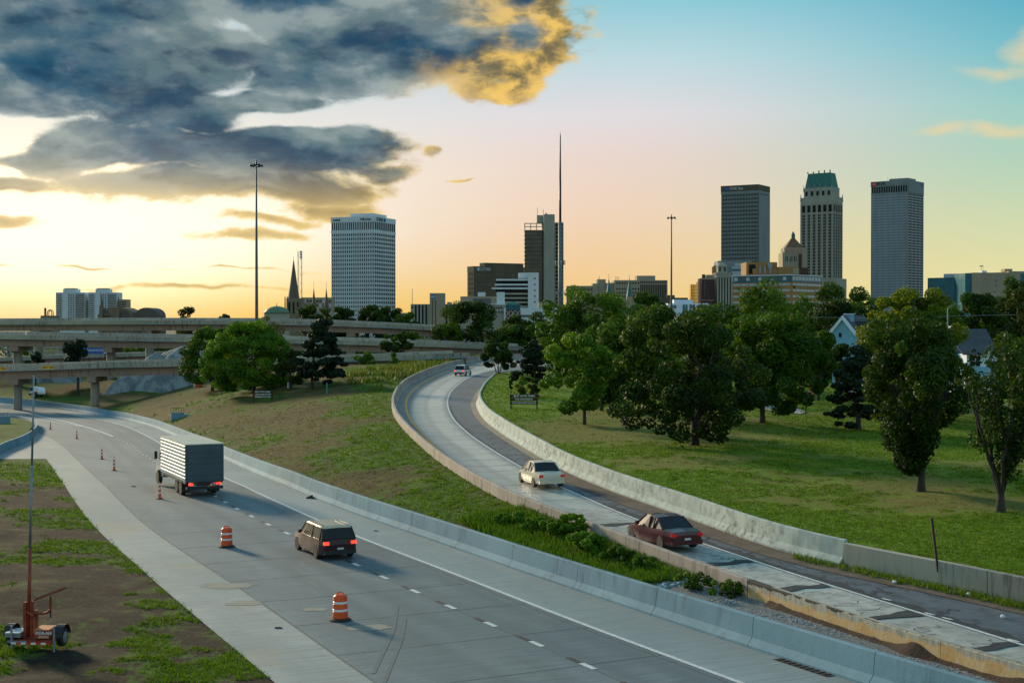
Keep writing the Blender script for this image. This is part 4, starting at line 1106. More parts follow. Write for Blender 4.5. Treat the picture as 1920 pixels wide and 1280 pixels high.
CT(999, 750, 148, 987, 1012, 708, 748, 'cone', 'olive', 2600, .13, 'young conifer behind the right end of the near sign', 48, group='saplings behind the near sign', clumps=20, name='conifer', trunk_r=.04)
# left group in front of the nearest bridge
def FLD(bx, by, D=None):
    s = solve(bx, by, z_field); return s
def LT(bx, by, *a, **k):
    s = solve(bx, by, z_field); return px_tree(bx, s.y, s.z, *a, **k)
LT(398, 733, 340, 455, 614, 722, 'dome', 'mid', 26000, .26, 'rounded green tree at the left of the clump before the bridges', 50, group=GL, clumps=170, ragged=.1, crad=.95, hollow=.7)
LT(476, 733, 384, 548, 606, 726, 'dome', 'light', 48000, .25, 'biggest smooth dome of a tree in the clump before the bridges', 51, group=GL, clumps=260, ragged=.1, crad=1.0, hollow=.7)
LT(585, 728, 545, 656, 602, 716, 'pine', 'pine', 16000, .32, 'near-black spreading pine right of the smooth domed tree', 52, group=GL, clumps=90, name='pine_tree', ragged=.35)
LT(545, 730, 527, 566, 655, 722, 'round', 'olive', 4000, .25, 'small olive tree squeezed between the domed tree and the pine', 53, group=GL, clumps=24)
CT(676, 716, 248, 654, 708, 662, 710, 'round', 'mid', 4500, .26, 'light bushy young tree before the right half of the nearest bridge', 54, group=GL, clumps=22, hollow=.2)
CT(738, 700, 246, 724, 748, 660, 696, 'cone', 'light', 2600, .24, 'bright young tree just left of the ramp barrier top', 55, group=GL, clumps=16)
CT(752, 690, 290, 716, 786, 627, 668, 'round', 'dark', 8000, .34, 'dark leafy tree between the nearest and middle bridges', 56, group=GL, clumps=34, hollow=.2)
CT(146, 748, 284, 121, 162, 637, 690, 'column', 'pine', 11000, .3, 'dark oval evergreen rising behind the nearest bridge by the billboard', 57, group=GL, clumps=50)
CT(66, 745, 284, 40, 96, 662, 700, 'pine', 'pine', 6000, .3, 'low dark pine behind the nearest bridge at far left', 58, group=GL, clumps=30, name='pine_tree')
CT(496, 640, 275, 462, 530, 597, 640, 'round', 'olive', 2200, .26, 'wispy treetop sticking out above the smooth domed tree', 59, group=GL, clumps=20, hollow=.1)
# skyline trees beyond the bridges
for i, (bx, D, x0, x1, yt, kd, lm, lab) in enumerate([
    (352, 620, 329, 372, 579, 'round', 'olive', 'lone round tree against the yellow sky behind the top bridge'),
    (428, 620, 409, 434, 590, 'round', 'olive', 'tiny treetop left of the bare tree on the skyline'),
    (594, 430, 566, 622, 570, 'round', 'dark', 'dark tree below the twin spires, left of the white tower'),
    (642, 425, 620, 664, 576, 'round', 'dark', 'dark tree in front of the foot of the white tower'),
    (688, 420, 660, 716, 575, 'round', 'dark', 'dark wide tree below the corner of the white tower'),
    (726, 415, 700, 752, 577, 'round', 'dark', 'dark tree at the right foot of the white tower'),
    (757, 410, 738, 782, 590, 'round', 'mid', 'low tree between the white tower and the striped building')]):
    zg = -7; px_tree(bx, D, zg, x0, x1, yt, 640, kd, lm, 6000, .55, lab, 70 + i, group=GF, clumps=34)
bt = thing('bare_tree', 'leafless tree against the yellow sky left of the first light mast', 'tree', (at(463, 600, 480).x, 480, -7), group=GF)
mb = MB(); rnd = random.Random(5)
def br(p, d, L, r, k):
    q = p + d * L; mb.tube(p, q, r, r * .65, 5, False)
    if k:
        for _ in range(3):
            nd = (d + Vector((rnd.uniform(-.6, .6), rnd.uniform(-.6, .6), rnd.uniform(-.1, .4)))).normalized(); br(q, nd, L * .72, r * .6, k - 1)
br(Vector((0, 0, -.3)), Vector((0, 0, 1)), 5.4, .22, 5); mb.go('trunk', bark, bt)
# shaded undergrowth beyond the bridges reads as one mass
def thicket(name, x0, x1, y0, y1, z0, hmax, n, ls, lm, seed, label):
    rng = np.random.default_rng(seed); xx = rng.uniform(x0, x1, n); yy = rng.uniform(y0, y1, n)
    top = hmax * (.45 + .55 * vnoise(xx, yy, .08, 3, seed)); zz = z0 + top * rng.uniform(0, 1, n) ** .5
    C = np.stack([xx, yy, zz], 1); nrm = rng.normal(size=(n, 3)) + np.array([0, -.3, .6]); nrm /= np.linalg.norm(nrm, axis=1)[:, None]
    u = np.cross(nrm, rng.normal(size=(n, 3))); u /= np.linalg.norm(u, axis=1)[:, None]; w = np.cross(nrm, u); s = (ls * rng.uniform(.5, 1.4, n))[:, None]
    V = np.stack([C - u * s * .6, C - w * s * .4, C + u * s * .6, C + w * s * .4], 1).reshape(-1, 3)
    o = link(name, np_mesh(name, V, np.arange(n * 4).reshape(-1, 4), LM[lm], False, {'tint': ('FACE', rng.uniform(0, 1, n))}), kind='stuff'); o['label'] = label
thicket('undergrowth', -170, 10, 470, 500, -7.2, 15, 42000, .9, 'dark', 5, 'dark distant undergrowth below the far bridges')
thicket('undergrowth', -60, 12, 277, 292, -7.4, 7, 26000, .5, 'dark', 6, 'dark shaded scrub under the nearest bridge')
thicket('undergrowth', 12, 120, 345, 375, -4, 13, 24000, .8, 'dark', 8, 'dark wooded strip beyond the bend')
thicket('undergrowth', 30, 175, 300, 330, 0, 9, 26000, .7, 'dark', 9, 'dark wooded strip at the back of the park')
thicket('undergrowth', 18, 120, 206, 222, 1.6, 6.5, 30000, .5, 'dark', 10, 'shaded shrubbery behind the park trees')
# ------------------------------------------------------------------ the city
GZ = -7.2
def stone(name, a, b, s=.08, rough=.85): return surf(name, a, b, s, rough, stretch=(1, 1, .5))
b_white = stone('white_precast', (.64, .70, .72), (.57, .63, .65))
b_beige = stone('beige_stone', (.36, .305, .21), (.31, .26, .185))
b_beige2 = stone('buff_stone', (.35, .34, .27), (.30, .29, .235))
b_grey = stone('grey_precast', (.22, .255, .25), (.19, .22, .22))
b_fin = stone('aluminium_fins', (.40, .45, .48), (.35, .40, .43))
b_orange = stone('tan_orange_brick', (.36, .19, .065), (.31, .16, .055))
b_red = stone('dark_red_brick', (.11, .045, .03), (.08, .035, .025))
b_brown = stone('brown_cladding', (.115, .095, .06), (.09, .075, .05))
b_green = surf('green_copper', (.015, .13, .11), (.03, .17, .13), .3, .6)
b_tile = surf('red_roof_tile', (.22, .075, .03), (.12, .10, .05), .5, .7)
b_roofw = surf('pale_roof', (.55, .6, .64), rough=.6)
g_dark = surf('dark_glass', (.010, .014, .016), rough=.4, spec=.12)
g_teal = surf('teal_glass', (.008, .11, .15), (.015, .15, .18), .15, .3, spec=.3)
g_blue = surf('blue_grey_glass', (.05, .085, .105), rough=.2)
g_bronze = surf('bronze_glass', (.035, .032, .02), (.09, .08, .045), .12, .2)
g_gold = surf('gold_mirror_glass', (.75, .45, .10), rough=.12, metal=.9)
g_pale = surf('pale_window_blind', (.52, .56, .56), (.40, .45, .46), .4, .45)
b_blue = surf('blue_siding', (.20, .44, .60), (.16, .38, .54), 1, .8)
b_bluew = surf('bluish_white_paint', (.62, .72, .80), rough=.7)
shingle = surf('roof_shingle', (.055, .06, .068), (.085, .09, .10), 2.5, .9, .5)

def corner_building(x0, xc, x1, ytop, D, ratio=1.0):
    """corner nearest to us at column xc; the left face spans x0..xc and the right face xc..x1"""
    a0, ac, a1 = (x0 - 960) / F, (xc - 960) / F, (x1 - 960) / F
    Cx = ac * D
    A = (Cx - a0 * D) * ratio; B = (a1 * D - Cx)
    phi = math.atan2(B + A * a1, A - B * a0)
    c, s = math.cos(phi), math.sin(phi)
    wl = (Cx - a0 * D) / (c + a0 * s); wr = (a1 * D - Cx) / (s - a1 * c)
    return Vector((Cx, D, GZ)), -phi, wl, wr, at(xc, ytop, D).z - GZ
def fac(mb, side, wl, wr, z0, z1, nx, nz, pw, sh, dep, proud=0.0, m0=0.0, m1=0.0):
    """grid of piers and spandrels on one face. side 'L': y=0 plane, x -wl..0 ; 'R': x=0 plane, y 0..wr"""
    W_ = wl if side == 'L' else wr
    def bx(u0, u1, za, zb, d0, d1):
        if side == 'L': mb.box(-wl + u0, -wl + u1, -d1, -d0, za, zb)
        elif side == 'R': mb.box(d0, d1, u0, u1, za, zb)
        elif side == 'W': mb.box(-wl - d1, -wl - d0, u0, u1, za, zb)
    if pw > 0:
        for i in range(nx + 1):
            c = m0 + (W_ - m0 - m1) * i / nx
            bx(max(0, c - pw / 2), min(W_, c + pw / 2), z0, z1, 0, dep + proud)
    if sh > 0:
        for j in range(nz + 1):
            c = z0 + (z1 - z0) * j / nz
            bx(0, W_, max(z0, c - sh / 2), min(z1, c + sh / 2), 0, dep)
def tower(name, label, x0, xc, x1, ytop, D, ratio, spec, cat='building', group=None):
    loc, rz, wl, wr, H = corner_building(x0, xc, x1, ytop, D, ratio)
    r = thing(name, label, cat, loc, rz, group)
    return r, wl, wr, H
def core(r, wl, wr, H, mat, z0=0, name='glazing'):
    return MB().box(-wl, 0, 0, wr, z0, H).go(name, mat, r)
def facL(r, wl, wr, z0, z1, nL, nR, nz, pw, sh, dep, mat, name='facade_grid', proud=.0, west=False):
    mb = MB()
    fac(mb, 'L', wl, wr, z0, z1, nL, nz, pw, sh, dep, proud); fac(mb, 'R', wl, wr, z0, z1, nR, nz, pw, sh, dep, proud)
    if west: fac(mb, 'W', wl, wr, z0, z1, nR, nz, pw, sh, dep, proud)
    return mb.go(name, mat, r, kind='stuff')
def bigcap(r, wl, wr, z0, z1, mat, o=.5, name='roof_band'):
    return MB().box(-wl - o, o, -o, wr + o, z0, z1).go(name, mat, r)
GB = 'downtown towers on the skyline'

# white gridded tower with the bank sign
r, wl, wr, H = tower('office_tower', 'tall white gridded tower with square dark windows, left of centre', 622, 702, 741, 405.5, 1450, 1.0, None, group=GB)
core(r, wl, wr, H - 1, g_dark); facL(r, wl, wr, 0, H - 16.2, 20, 10, 25, 1.05, 1.7, .45, b_white)
facL(r, wl, wr, H - 13.8, H - 5.2, 20, 10, 1, 1.0, .6, .5, b_white, 'top_storey_piers')
bigcap(r, wl, wr, H - 5.2, H, b_white, .55); bigcap(r, wl, wr, H - 16.2, H - 13.8, b_white, .55, 'belt_course')
MB().box(-wl * .62, -wl * .02 - 4, 6, wr * .8, H, H + 3.6).go('penthouse', b_white, r)
for t_, x, sz in (('CHASE', 10.5, 5.2), ('AMERICAN', wl * .0 + 0, 0)):
    if sz: text_mesh(t_, sz, black_ink, r, (1.0, x, H - 2.7), (PI / 2, 0, PI / 2), .05, 'sign_lettering', .06)
MB().lathe([(1.9, 0), (1.9, .3)], 8).go('logo', surf('logo_blue', (.03, .12, .3)), r, loc=(1.2, 22.0, H - 2.7)).rotation_euler = (0, PI / 2, 0)
text_mesh('Hillcrest', 3.6, black_ink, r, (-9.5, -1.0, H - 2.7), (PI / 2, 0, 0), .05, 'sign_lettering', .04)
for k in range(5): MB().box(-wl + 2.2 + k * 1.7, -wl + 3.5 + k * 1.7, -.75, -.6, H - 4.0, H - 2.2).go('worn_sign_letter', black_ink, r)

# brown bronze-glass slab
r, wl, wr, H = tower('office_building', 'wide brown glass office block left of the tall concrete tower', 877, 889, 985, 499, 1500, 4.5, None, group=GB)
core(r, wl, wr, H - 6, g_bronze); facL(r, wl, wr, 0, H - 6, 4, 26, 14, .25, 1.5, .35, b_brown)
bigcap(r, wl, wr, H - 6, H, b_brown, .4); MB().box(-wl + 1, -2, wr * .22, wr * .98, H, H + 4).go('penthouse', b_brown, r)
text_mesh('DSTAR', 4.6, g_pale, r, (.8, wr * .20, H - 3.1), (PI / 2, 0, PI / 2), .05, 'sign_lettering', .05)
MB().lathe([(2.0, 0), (2.0, .2)], 4).go('logo', surf('pale_blue_logo', (.3, .5, .6)), r, loc=(.6, wr * .07, H - 3.1)).rotation_euler = (0, PI / 2, 0)

# tall concrete shaft tower with dark glass wing
D = 1300
r = thing('office_tower', 'dark glass tower with a tall blank concrete lift shaft, beside the antenna mast', 'building', (at(1020, 600, D).x, D, GZ), 0, GB)
X = lambda px: at(px, 600, D).x - r.location.x
Zt = lambda py: at(960, py, D).z - GZ
MB().box(X(984), X(1017), 0, 26, 0, Zt(433)).go('glazing', g_bronze, r)
mb = MB(); n = 22
for j in range(n + 1):
    z = Zt(600) + (Zt(433) - Zt(600)) * j / n; mb.box(X(983.3), X(1017), -.5, 26, z - .45, z + .45)
mb.go('spandrel', b_brown, r, kind='stuff')
mb = MB()
for px in (984, 995, 1006, 1017): mb.box(X(px) - .35, X(px) + .35, 0, 1, Zt(433), Zt(418))
for py in (432, 425, 419): mb.box(X(984) - .35, X(1017) + .35, -.1, .9, Zt(py) - .35, Zt(py) + .35)
for px in (984, 1017): mb.box(X(px) - .35, X(px) + .35, 1, 25, Zt(419) - .35, Zt(419) + .35)
mb.go('roof_frame', b_beige, r)
MB().box(X(1017.2), X(1020), -1, 24, 0, Zt(417)).go('dark_slot', g_dark, r)
sh_ = MB(); pts = []
for k in range(13):
    t = PI + PI * k / 12; pts.append((X(1029.5) + math.cos(t) * (X(1040) - X(1029.5)), -2 + math.sin(t) * 3.5))
pts += [(X(1040), 22), (X(1019), 22)]
sh_.slab(pts, 0, Zt(402.5)).go('lift_shaft', b_beige2, r, smooth=False)
MB().box(X(1007), X(1019), 6, 20, Zt(417), Zt(402.5)).go('lift_shaft', b_beige2, r)
MB().box(X(1040.2), X(1056), 2, 24, 0, Zt(419)).go('glazing', g_dark, r)
mb = MB(); 
for j in range(26):
    z = Zt(600) + (Zt(418) - Zt(600)) * j / 25; mb.box(X(1040.3), X(1056.5), 1.4, 2, z - .5, z + .5)
for px in (1041, 1046, 1051, 1056): mb.box(X(px) - .3, X(px) + .3, 1.1, 1.9, 0, Zt(418))
mb.go('spandrel', b_beige2, r, kind='stuff')
MB().box(X(1022), X(1026), 2, 4, Zt(402.5), Zt(399)).go('roof_dish', b_roofw, r)
for px, h in ((1008, 388), (1019, 391)): MB().tube((X(px), 8, Zt(403)), (X(px), 8, Zt(h)), .18, n=5).go('aerial', dark_metal, r)

# white stepped building
D = 1150
r = thing('office_building', 'white building with stepped horizontal balconies and a blank end wall', 'building', (at(970, 600, D).x, D, GZ), 0, GB)
X = lambda px: at(px, 600, D).x - r.location.x
Zt = lambda py: at(960, py, D).z - GZ
MB().box(X(930), X(990), 2, 30, 0, Zt(523)).go('glazing', g_dark, r)
for k, (py, xl) in enumerate([(523, 930), (532, 928), (539, 922), (549, 930), (557, 930), (565, 930), (573, 930)]):
    MB().box(X(xl), X(991), -1.2 if k < 3 else .4, 28, Zt(py + 3.2), Zt(py)).go('balcony_band', b_white if k < 3 else b_beige2, r)
MB().box(X(990), X(1010), -2, 22, 0, Zt(511)).go('end_wall', b_white, r)
MB().box(X(972), X(990), 4, 22, Zt(522), Zt(511)).go('penthouse', b_white, r)
for py in (521, 532, 543, 554, 565): MB().box(X(1001.5), X(1004), -2.25, -1.95, Zt(py + 2.4), Zt(py)).go('window', g_dark, r)

# low white and beige complex behind the trees
D = 1000
r = thing('hospital', 'long low beige and white building with flat roofs behind the central trees', 'building', (at(950, 600, D).x, D, GZ))
X = lambda px: at(px, 600, D).x - r.location.x
Zt = lambda py: at(960, py, D).z - GZ
def wbox(xa, xb, ya, yb_, y0, dep, mat, nm): return MB().box(X(xa), X(xb), y0, y0 + dep, Zt(yb_), Zt(ya)).go(nm, mat, r)
wbox(852, 945, 571, 640, 8, 25, b_beige2, 'wing'); wbox(862, 932, 555, 571, 12, 20, b_beige, 'upper_storey'); wbox(886, 920, 559, 569, 11.4, 1, g_blue, 'glazing')
wbox(931, 946, 547, 571, 9, 20, b_white, 'stair_tower'); wbox(895, 909, 547, 556, 14, 12, b_white, 'plant_room')
wbox(850, 950, 569, 571.5, 7, 26, b_roofw, 'roof_edge'); wbox(945, 1045, 577, 640, 4, 30, b_white, 'wing'); wbox(975, 1045, 590, 594, 3.6, .8, g_blue, 'window_strip')
wbox(1010, 1032, 566, 577, 8, 14, b_beige, 'plant_room')
for k in range(18):
    px = 854 + k * 5; wbox(px, px + 2.4, 575, 578.5, 7.6, .5, g_dark, 'window')
for k in range(16):
    px = 856 + k * 5.6; wbox(px, px + 2.4, 583, 586.5, 7.6, .5, g_dark, 'window')

r = thing('pavilion', 'small red brick pavilion tower with white diagonal bracing and teal pyramid roof', 'building', (at(962, 600, 900).x, 900, GZ))
X = lambda px: at(px, 600, 900).x - r.location.x
Zt = lambda py: at(960, py, 900).z - GZ
MB().box(X(948), X(976), 0, 9, 0, Zt(580)).go('wall', b_red, r)
MB().frustum(X(946), X(978), -.5, 10, Zt(572), Zt(565), X(962) - X(946) - .6, 4.6).go('roof', b_green, r)
MB().box(X(948.5), X(975.5), .3, 9, Zt(580), Zt(572)).go('lantern', g_teal, r)
for px in (949, 958, 967):
    m_ = MB(); w_ = X(px + 8) - X(px)
    for za, zb in ((582, 592), (592, 602)):
        m_.tube((X(px), -.2, Zt(zb)), (X(px) + w_, -.2, Zt(za)), .18, n=4).tube((X(px), -.2, Zt(za)), (X(px) + w_, -.2, Zt(zb)), .18, n=4)
    m_.go('bracing', b_white, r)

# striped building with the AC sign
D = 900
r = thing('office_building', 'beige building with tall dark vertical window strips and a square sign tower', 'building', (at(810, 600, D).x, D, GZ), 0, GB)
X = lambda px: at(px, 600, D).x - r.location.x
Zt = lambda py: at(960, py, D).z - GZ
MB().box(X(770), X(852), 0, 22, 0, Zt(570)).go('wall', b_beige2, r)
for px in (778, 784.5, 791, 797.5, 829, 836, 842, 848): MB().box(X(px), X(px + 3.2), -.15, .6, 0, Zt(571.5)).go('window_strip', g_dark, r)
for py in (574, 584, 594, 603): MB().box(X(772), X(774.5), -.1, .5, Zt(py + 4), Zt(py)).go('window', g_dark, r)
MB().box(X(806), X(833.5), -1.5, 12, 0, Zt(549.5)).go('sign_tower', b_beige, r)
for px in (810, 816): MB().box(X(px), X(px + 2), -1.7, -1.3, 0, Zt(563)).go('window_strip', g_bronze, r)
MB().box(X(809.5), X(816.5), -1.75, -1.45, Zt(561), Zt(552)).go('sign_panel', surf('sign_blue', (.05, .18, .35)), r)
text_mesh('AC', 1.9, white_reflect, r, (X(813), -1.85, Zt(556.5)), name='sign_lettering', bold=.03)
MB().box(X(838), X(845), 3, 8, Zt(570), Zt(566)).go('plant_room', b_beige2, r)
ant = thing('radio_mast', 'thin lattice radio mast left of the striped building', 'mast', (at(773, 600, 1200).x, 1200, GZ))
MB().tube((0, 0, 0), (0, 0, at(773, 541, 1200).z - GZ), .45, .2, 6).go('pole', galv, ant)
r = thing('office_building', 'low grey-blue glass building at the foot of the white tower', 'building', (at(755, 600, 1100).x, 1100, GZ), 0, GB)
MB().box(-8, 9, 0, 20, 0, at(755, 586.5, 1100).z - GZ).go('wall', g_blue, r)
mb = MB()
for k in range(4): mb.box(-8.1, 9.1, -.3, 0, at(755, 588 + 4 * k, 1100).z - GZ - .4, at(755, 588 + 4 * k, 1100).z - GZ)
mb.go('spandrel', b_grey, r)

# brown-beige civic complex, centre right
D = 1300
r = thing('civic_building', 'long beige institutional block with vertical window bays, right of the antenna mast', 'building', (at(1160, 600, D).x, D, GZ), 0, GB)
X = lambda px: at(px, 600, D).x - r.location.x
Zt = lambda py: at(960, py, D).z - GZ
for (xa, xb, ya, y0, dp) in [(1064, 1112, 535.5, 8, 30), (1112, 1122, 531, 7, 30), (1121, 1137, 523, 9, 20), (1137, 1152, 530, 7, 30), (1152, 1252, 525, 2, 40), (1196, 1231, 516, 12, 24)]:
    MB().box(X(xa), X(xb), y0, y0 + dp, 0, Zt(ya)).go('wall', b_beige, r)
for k in range(15):
    px = 1201 + k * 3.35; MB().box(X(px), X(px + 1.5), 1.5, 2.3, 0, Zt(533)).go('window_strip', g_dark, r)
for k in range(9):
    for py in (529, 540, 547, 554): MB().box(X(1156 + k * 5), X(1158.4 + k * 5), 1.7, 2.3, Zt(py + 3), Zt(py)).go('window', g_dark, r)
for k in range(15): MB().box(X(1201 + k * 3.35), X(1202.6 + k * 3.35), 1.6, 2.3, Zt(530.5), Zt(527)).go('window', g_dark, r)
for k in range(9):
    for py in (541, 549, 557): MB().box(X(1068 + k * 5), X(1070.4 + k * 5), 7.7, 8.3, Zt(py + 2.6), Zt(py)).go('window', g_dark, r)
for px in (1125, 1157, 1161): MB().tube((X(px), 14, Zt(524)), (X(px), 14, Zt(517)), .25, n=5).go('aerial', dark_metal, r)
# two teal church spires
for px, yt, lab in ((1141.5, 514, 'left slender teal copper spire above the trees'), (1180, 516.5, 'right slender teal copper spire above the trees')):
    D = 900; t = thing('church_spire', lab, 'spire', (at(px, 600, D).x, D, GZ), 0, 'twin teal church spires')
    z = lambda py: at(960, py, D).z - GZ
    MB().lathe([(1.9, z(556)), (.9, z(536)), (.12, z(522))], 8).go('spire_roof', b_green, t)
    MB().box(-1.9, 1.9, -1.9, 1.9, 0, z(556)).go('base', b_beige, t)
    MB().tube((0, 0, z(522)), (0, 0, z(yt)), .1, .05, 5).go('cross_pole', dark_metal, t); MB().box(-.5, .5, -.05, .05, z(yt + 1.6), z(yt + 1.2)).go('cross_arm', dark_metal, t)

# gold glass block and brick hotel
D = 1250
r = thing('office_building', 'gold mirror-glass block catching the sunset', 'building', (at(1305, 600, D).x, D, GZ), 0, GB)
X = lambda px: at(px, 600, D).x - r.location.x
Zt = lambda py: at(960, py, D).z - GZ
MB().box(X(1295), X(1308.5), 0, 10, 0, Zt(533)).go('glazing', g_gold, r); MB().box(X(1308.8), X(1318), -.4, 12, 0, Zt(528)).go('wall', b_brown, r)
mb = MB()
for k in range(6): mb.box(X(1295) - .05, X(1308.5), -.12, 0, Zt(537 + k * 6) - .15, Zt(537 + k * 6) + .15)
mb.box(X(1301) - .12, X(1301) + .12, -.15, 0, 0, Zt(533)); mb.go('mullion', b_brown, r)
for k in range(7): MB().box(X(1310), X(1316.5), -.7, -.3, Zt(537 + k * 6), Zt(532 + k * 6)).go('window', g_dark, r)
D = 1150
r = thing('hotel', 'dark red brick hotel with small windows left of the ribbed stone tower', 'building', (at(1330, 600, D).x, D, GZ), 0, GB)
X = lambda px: at(px, 600, D).x - r.location.x
Zt = lambda py: at(960, py, D).z - GZ
MB().box(X(1316), X(1346), 0, 25, 0, Zt(521)).go('wall', b_red, r); MB().box(X(1326), X(1346), 2, 18, Zt(521), Zt(515)).go('penthouse', b_beige, r); MB().box(X(1318), X(1323), 3, 7, Zt(521), Zt(514)).go('chimney', b_red, r)
MB().box(X(1315.6), X(1346), -.3, 0, Zt(524), Zt(521)).go('cornice', b_beige, r); MB().box(X(1315.6), X(1346), -.3, 0, Zt(563.5), Zt(562)).go('belt_course', b_beige, r)
for i in range(4):
    for k in range(6): MB().box(X(1320 + i * 6.6), X(1323 + i * 6.6), -.2, .3, Zt(531.5 + k * 5.6), Zt(528 + k * 5.6)).go('window', g_blue, r)
wt = thing('water_tank', 'small rusty roof water tank catching orange light', 'tank', at(1340.5, 513, 1165))
MB().lathe([(2.6, 0), (2.6, 5), (2.2, 5.6), (.4, 7)], 14).go('tank_body', b_orange, wt, smooth=False); [MB().tube((math.cos(a) * 2, math.sin(a) * 2, -4), (math.cos(a) * 2, math.sin(a) * 2, 0), .2, n=5).go('leg', dark_metal, wt) for a in (0, 1.57, 3.14, 4.71)]

# ribbed stone tower with small lantern
D = 1120
r = thing('stone_tower', 'pale ribbed stone tower with a small domed lantern on top', 'building', (at(1359, 600, D).x, D, GZ), 0, GB)
X = lambda px: at(px, 600, D).x - r.location.x
Zt = lambda py: at(960, py, D).z - GZ
MB().box(X(1343.5), X(1371.5), 0, 12, 0, Zt(521)).go('wall', g_dark, r)
for k in range(6):
    c = 1344.5 + k * 5.2; MB().box(X(c - .4), X(c + 2.6), -.6, 0, 0, Zt(520)).go('rib', b_beige2, r)
MB().box(X(1343), X(1372), -.8, 12, Zt(520), Zt(514)).go('cornice', b_beige2, r); MB().box(X(1341), X(1374), -1.2, 12.4, Zt(514), Zt(511)).go('cornice', b_beige2, r)
MB().box(X(1346), X(1363), 0, 9, Zt(511), Zt(499)).go('lantern', b_beige2, r)
for px in (1348.5, 1357.5): MB().box(X(px), X(px + 2.6), -.15, .4, Zt(508.5), Zt(501)).go('opening', g_dark, r)
MB().frustum(X(1346) - .5, X(1363) + .5, -.5, 9.5, Zt(499), Zt(491.5), 2.9, 4.2).go('cap', b_beige2, r)

# grey tower, one-gas sign
r, wl, wr, H = tower('office_tower', 'grey slab tower with fine rows of dark windows, leftmost of the right-hand group', 1352, 1421, 1442, 345.5, 1750, .8, None, group=GB)
core(r, wl, wr, H - 2, g_dark); facL(r, wl, wr, 0, H - 10, 24, 14, 36, .75, 2.0, .5, b_grey)
bigcap(r, wl, wr, H - 10, H - 7.5, b_grey, .55, 'belt_course'); facL(r, wl, wr, H - 7.5, H - 2.2, 24, 14, 1, .5, .6, .5, b_brown, 'top_storey_piers'); bigcap(r, wl, wr, H - 7, H, b_brown, .6)
MB().box(.7, 1.0, .5, wr - .5, 0, H - 12).go('side_wall', b_grey, r)
text_mesh('ONE Gas', 4.6, g_pale, r, (-wl + 20, -.8, H - 4.0), name='sign_lettering', bold=.08)
MB().box(-wl + 5, -wl + 9, -.9, -.65, H - 6.2, H - 2.2).go('logo', surf('gas_blue', (.03, .12, .5)), r)
D = 1500
r = thing('office_building', 'plain grey annex block in front of the grey slab tower', 'building', (at(1380, 600, D).x, D, GZ), 0, GB)
X = lambda px: at(px, 600, D).x - r.location.x
Zt = lambda py: at(960, py, D).z - GZ
MB().box(X(1346), X(1410), 0, 30, 0, Zt(489)).go('wall', b_grey, r); MB().box(X(1371), X(1400), -6, 0, 0, Zt(500)).go('wall', b_fin, r)
MB().box(X(1375), X(1396), -6.6, -6, Zt(499), Zt(494)).go('window_strip', g_pale, r); MB().box(X(1371), X(1400), -6.5, -6, Zt(508), Zt(504.5)).go('window_strip', g_teal, r)

# orange banded building with bluish top storey
D = 800
r, wl, wr, H = tower('office_building', 'orange-tan office building with pale window bands and a teal top storey', 1373, 1485, 1541, 514.5, D, 1.0, None, group=GB)
MB().box(-wl, 0, 0, wr, 0, H - 3.6).go('wall', b_orange, r)
s_ = (at(960, 600, D).z - at(960, 610, D).z) / 10
MB().box(-wl + .5, -.4, .4, wr - .5, H - 3.6, H - .5).go('top_glazing', g_teal, r); bigcap(r, wl, wr, H - .5, H + .1, b_roofw, .3, 'roof_edge')
MB().box(-wl - .1, .2, -.2, wr + .1, H - 4.1, H - 3.5).go('belt_course', g_teal, r)
for k in range(14):
    MB().box(-wl + 1.2 + k * (wl - 2) / 14, -wl + 1.2 + (k + .8) * (wl - 2) / 14, .25, .5, H - 3.1, H - 1.2).go('top_window', g_blue if k % 3 else g_pale, r)
for k in range(9):
    MB().box(-.5, -.15, 1 + k * (wr - 2) / 9, 1 + (k + .8) * (wr - 2) / 9, H - 3.1, H - 1.0).go('top_window', g_pale, r)
winL = MB().box(0, (wl - 1.5) / 7 * .9, -.12, .12, 0, 1.25).mesh('window', g_pale); winR = MB().box(-.12, .12, 0, (wr - 1.2) / 8 * .86, 0, 1.25).mesh('window', g_pale)
mulL = MB();
for k in range(1, 6): mulL.box((wl - 1.5) / 7 * .9 * k / 6 - .06, (wl - 1.5) / 7 * .9 * k / 6 + .06, -.17, -.12, 0, 1.25)
mulm = mulL.mesh('mullions', b_grey)
for j in range(6):
    z = H - 6.1 - j * 3.35
    for k in range(7):
        w_ = link('window', winL, r, (-wl + .8 + k * (wl - 1.5) / 7, -.02, z)); link('mullions', mulm, w_, (0, 0, 0))
    for k in range(8): link('window', winR, r, (.02, .8 + k * (wr - 1.2) / 8, z))
MB().lathe([(1.0, 0), (1.0, .2)], 10).go('logo', surf('green_logo', (.12, .16, .02)), r, loc=(-wl + 4.2, -.15, H - 7.6)).rotation_euler = (PI / 2, 0, 0)
MB().lathe([(1.0, 0), (1.0, .2)], 10).go('logo', black_ink, r, loc=(.1, 2.3, H - 7.0)).rotation_euler = (0, PI / 2, 0)
r = thing('office_building', 'ochre rooftop blocks with pipes and ducts, behind the orange banded building', 'building', (at(1445, 600, 860).x, 860, GZ), 0, GB)
X = lambda px: at(px, 600, 860).x - r.location.x
Zt = lambda py: at(960, py, 860).z - GZ
MB().box(X(1399), X(1457), 0, 20, 0, Zt(491.5)).go('wall', b_orange, r); MB().box(X(1404), X(1416), -.2, .5, Zt(513), Zt(496)).go('window_strip', g_dark, r)
MB().box(X(1410), X(1470), -4, 0, 0, Zt(504)).go('wall', b_orange, r); MB().box(X(1456), X(1494), -5, 8, 0, Zt(501)).go('wall', b_orange, r); MB().box(X(1483), X(1494.5), -5.4, -5, Zt(514), Zt(503)).go('panel', b_beige, r)
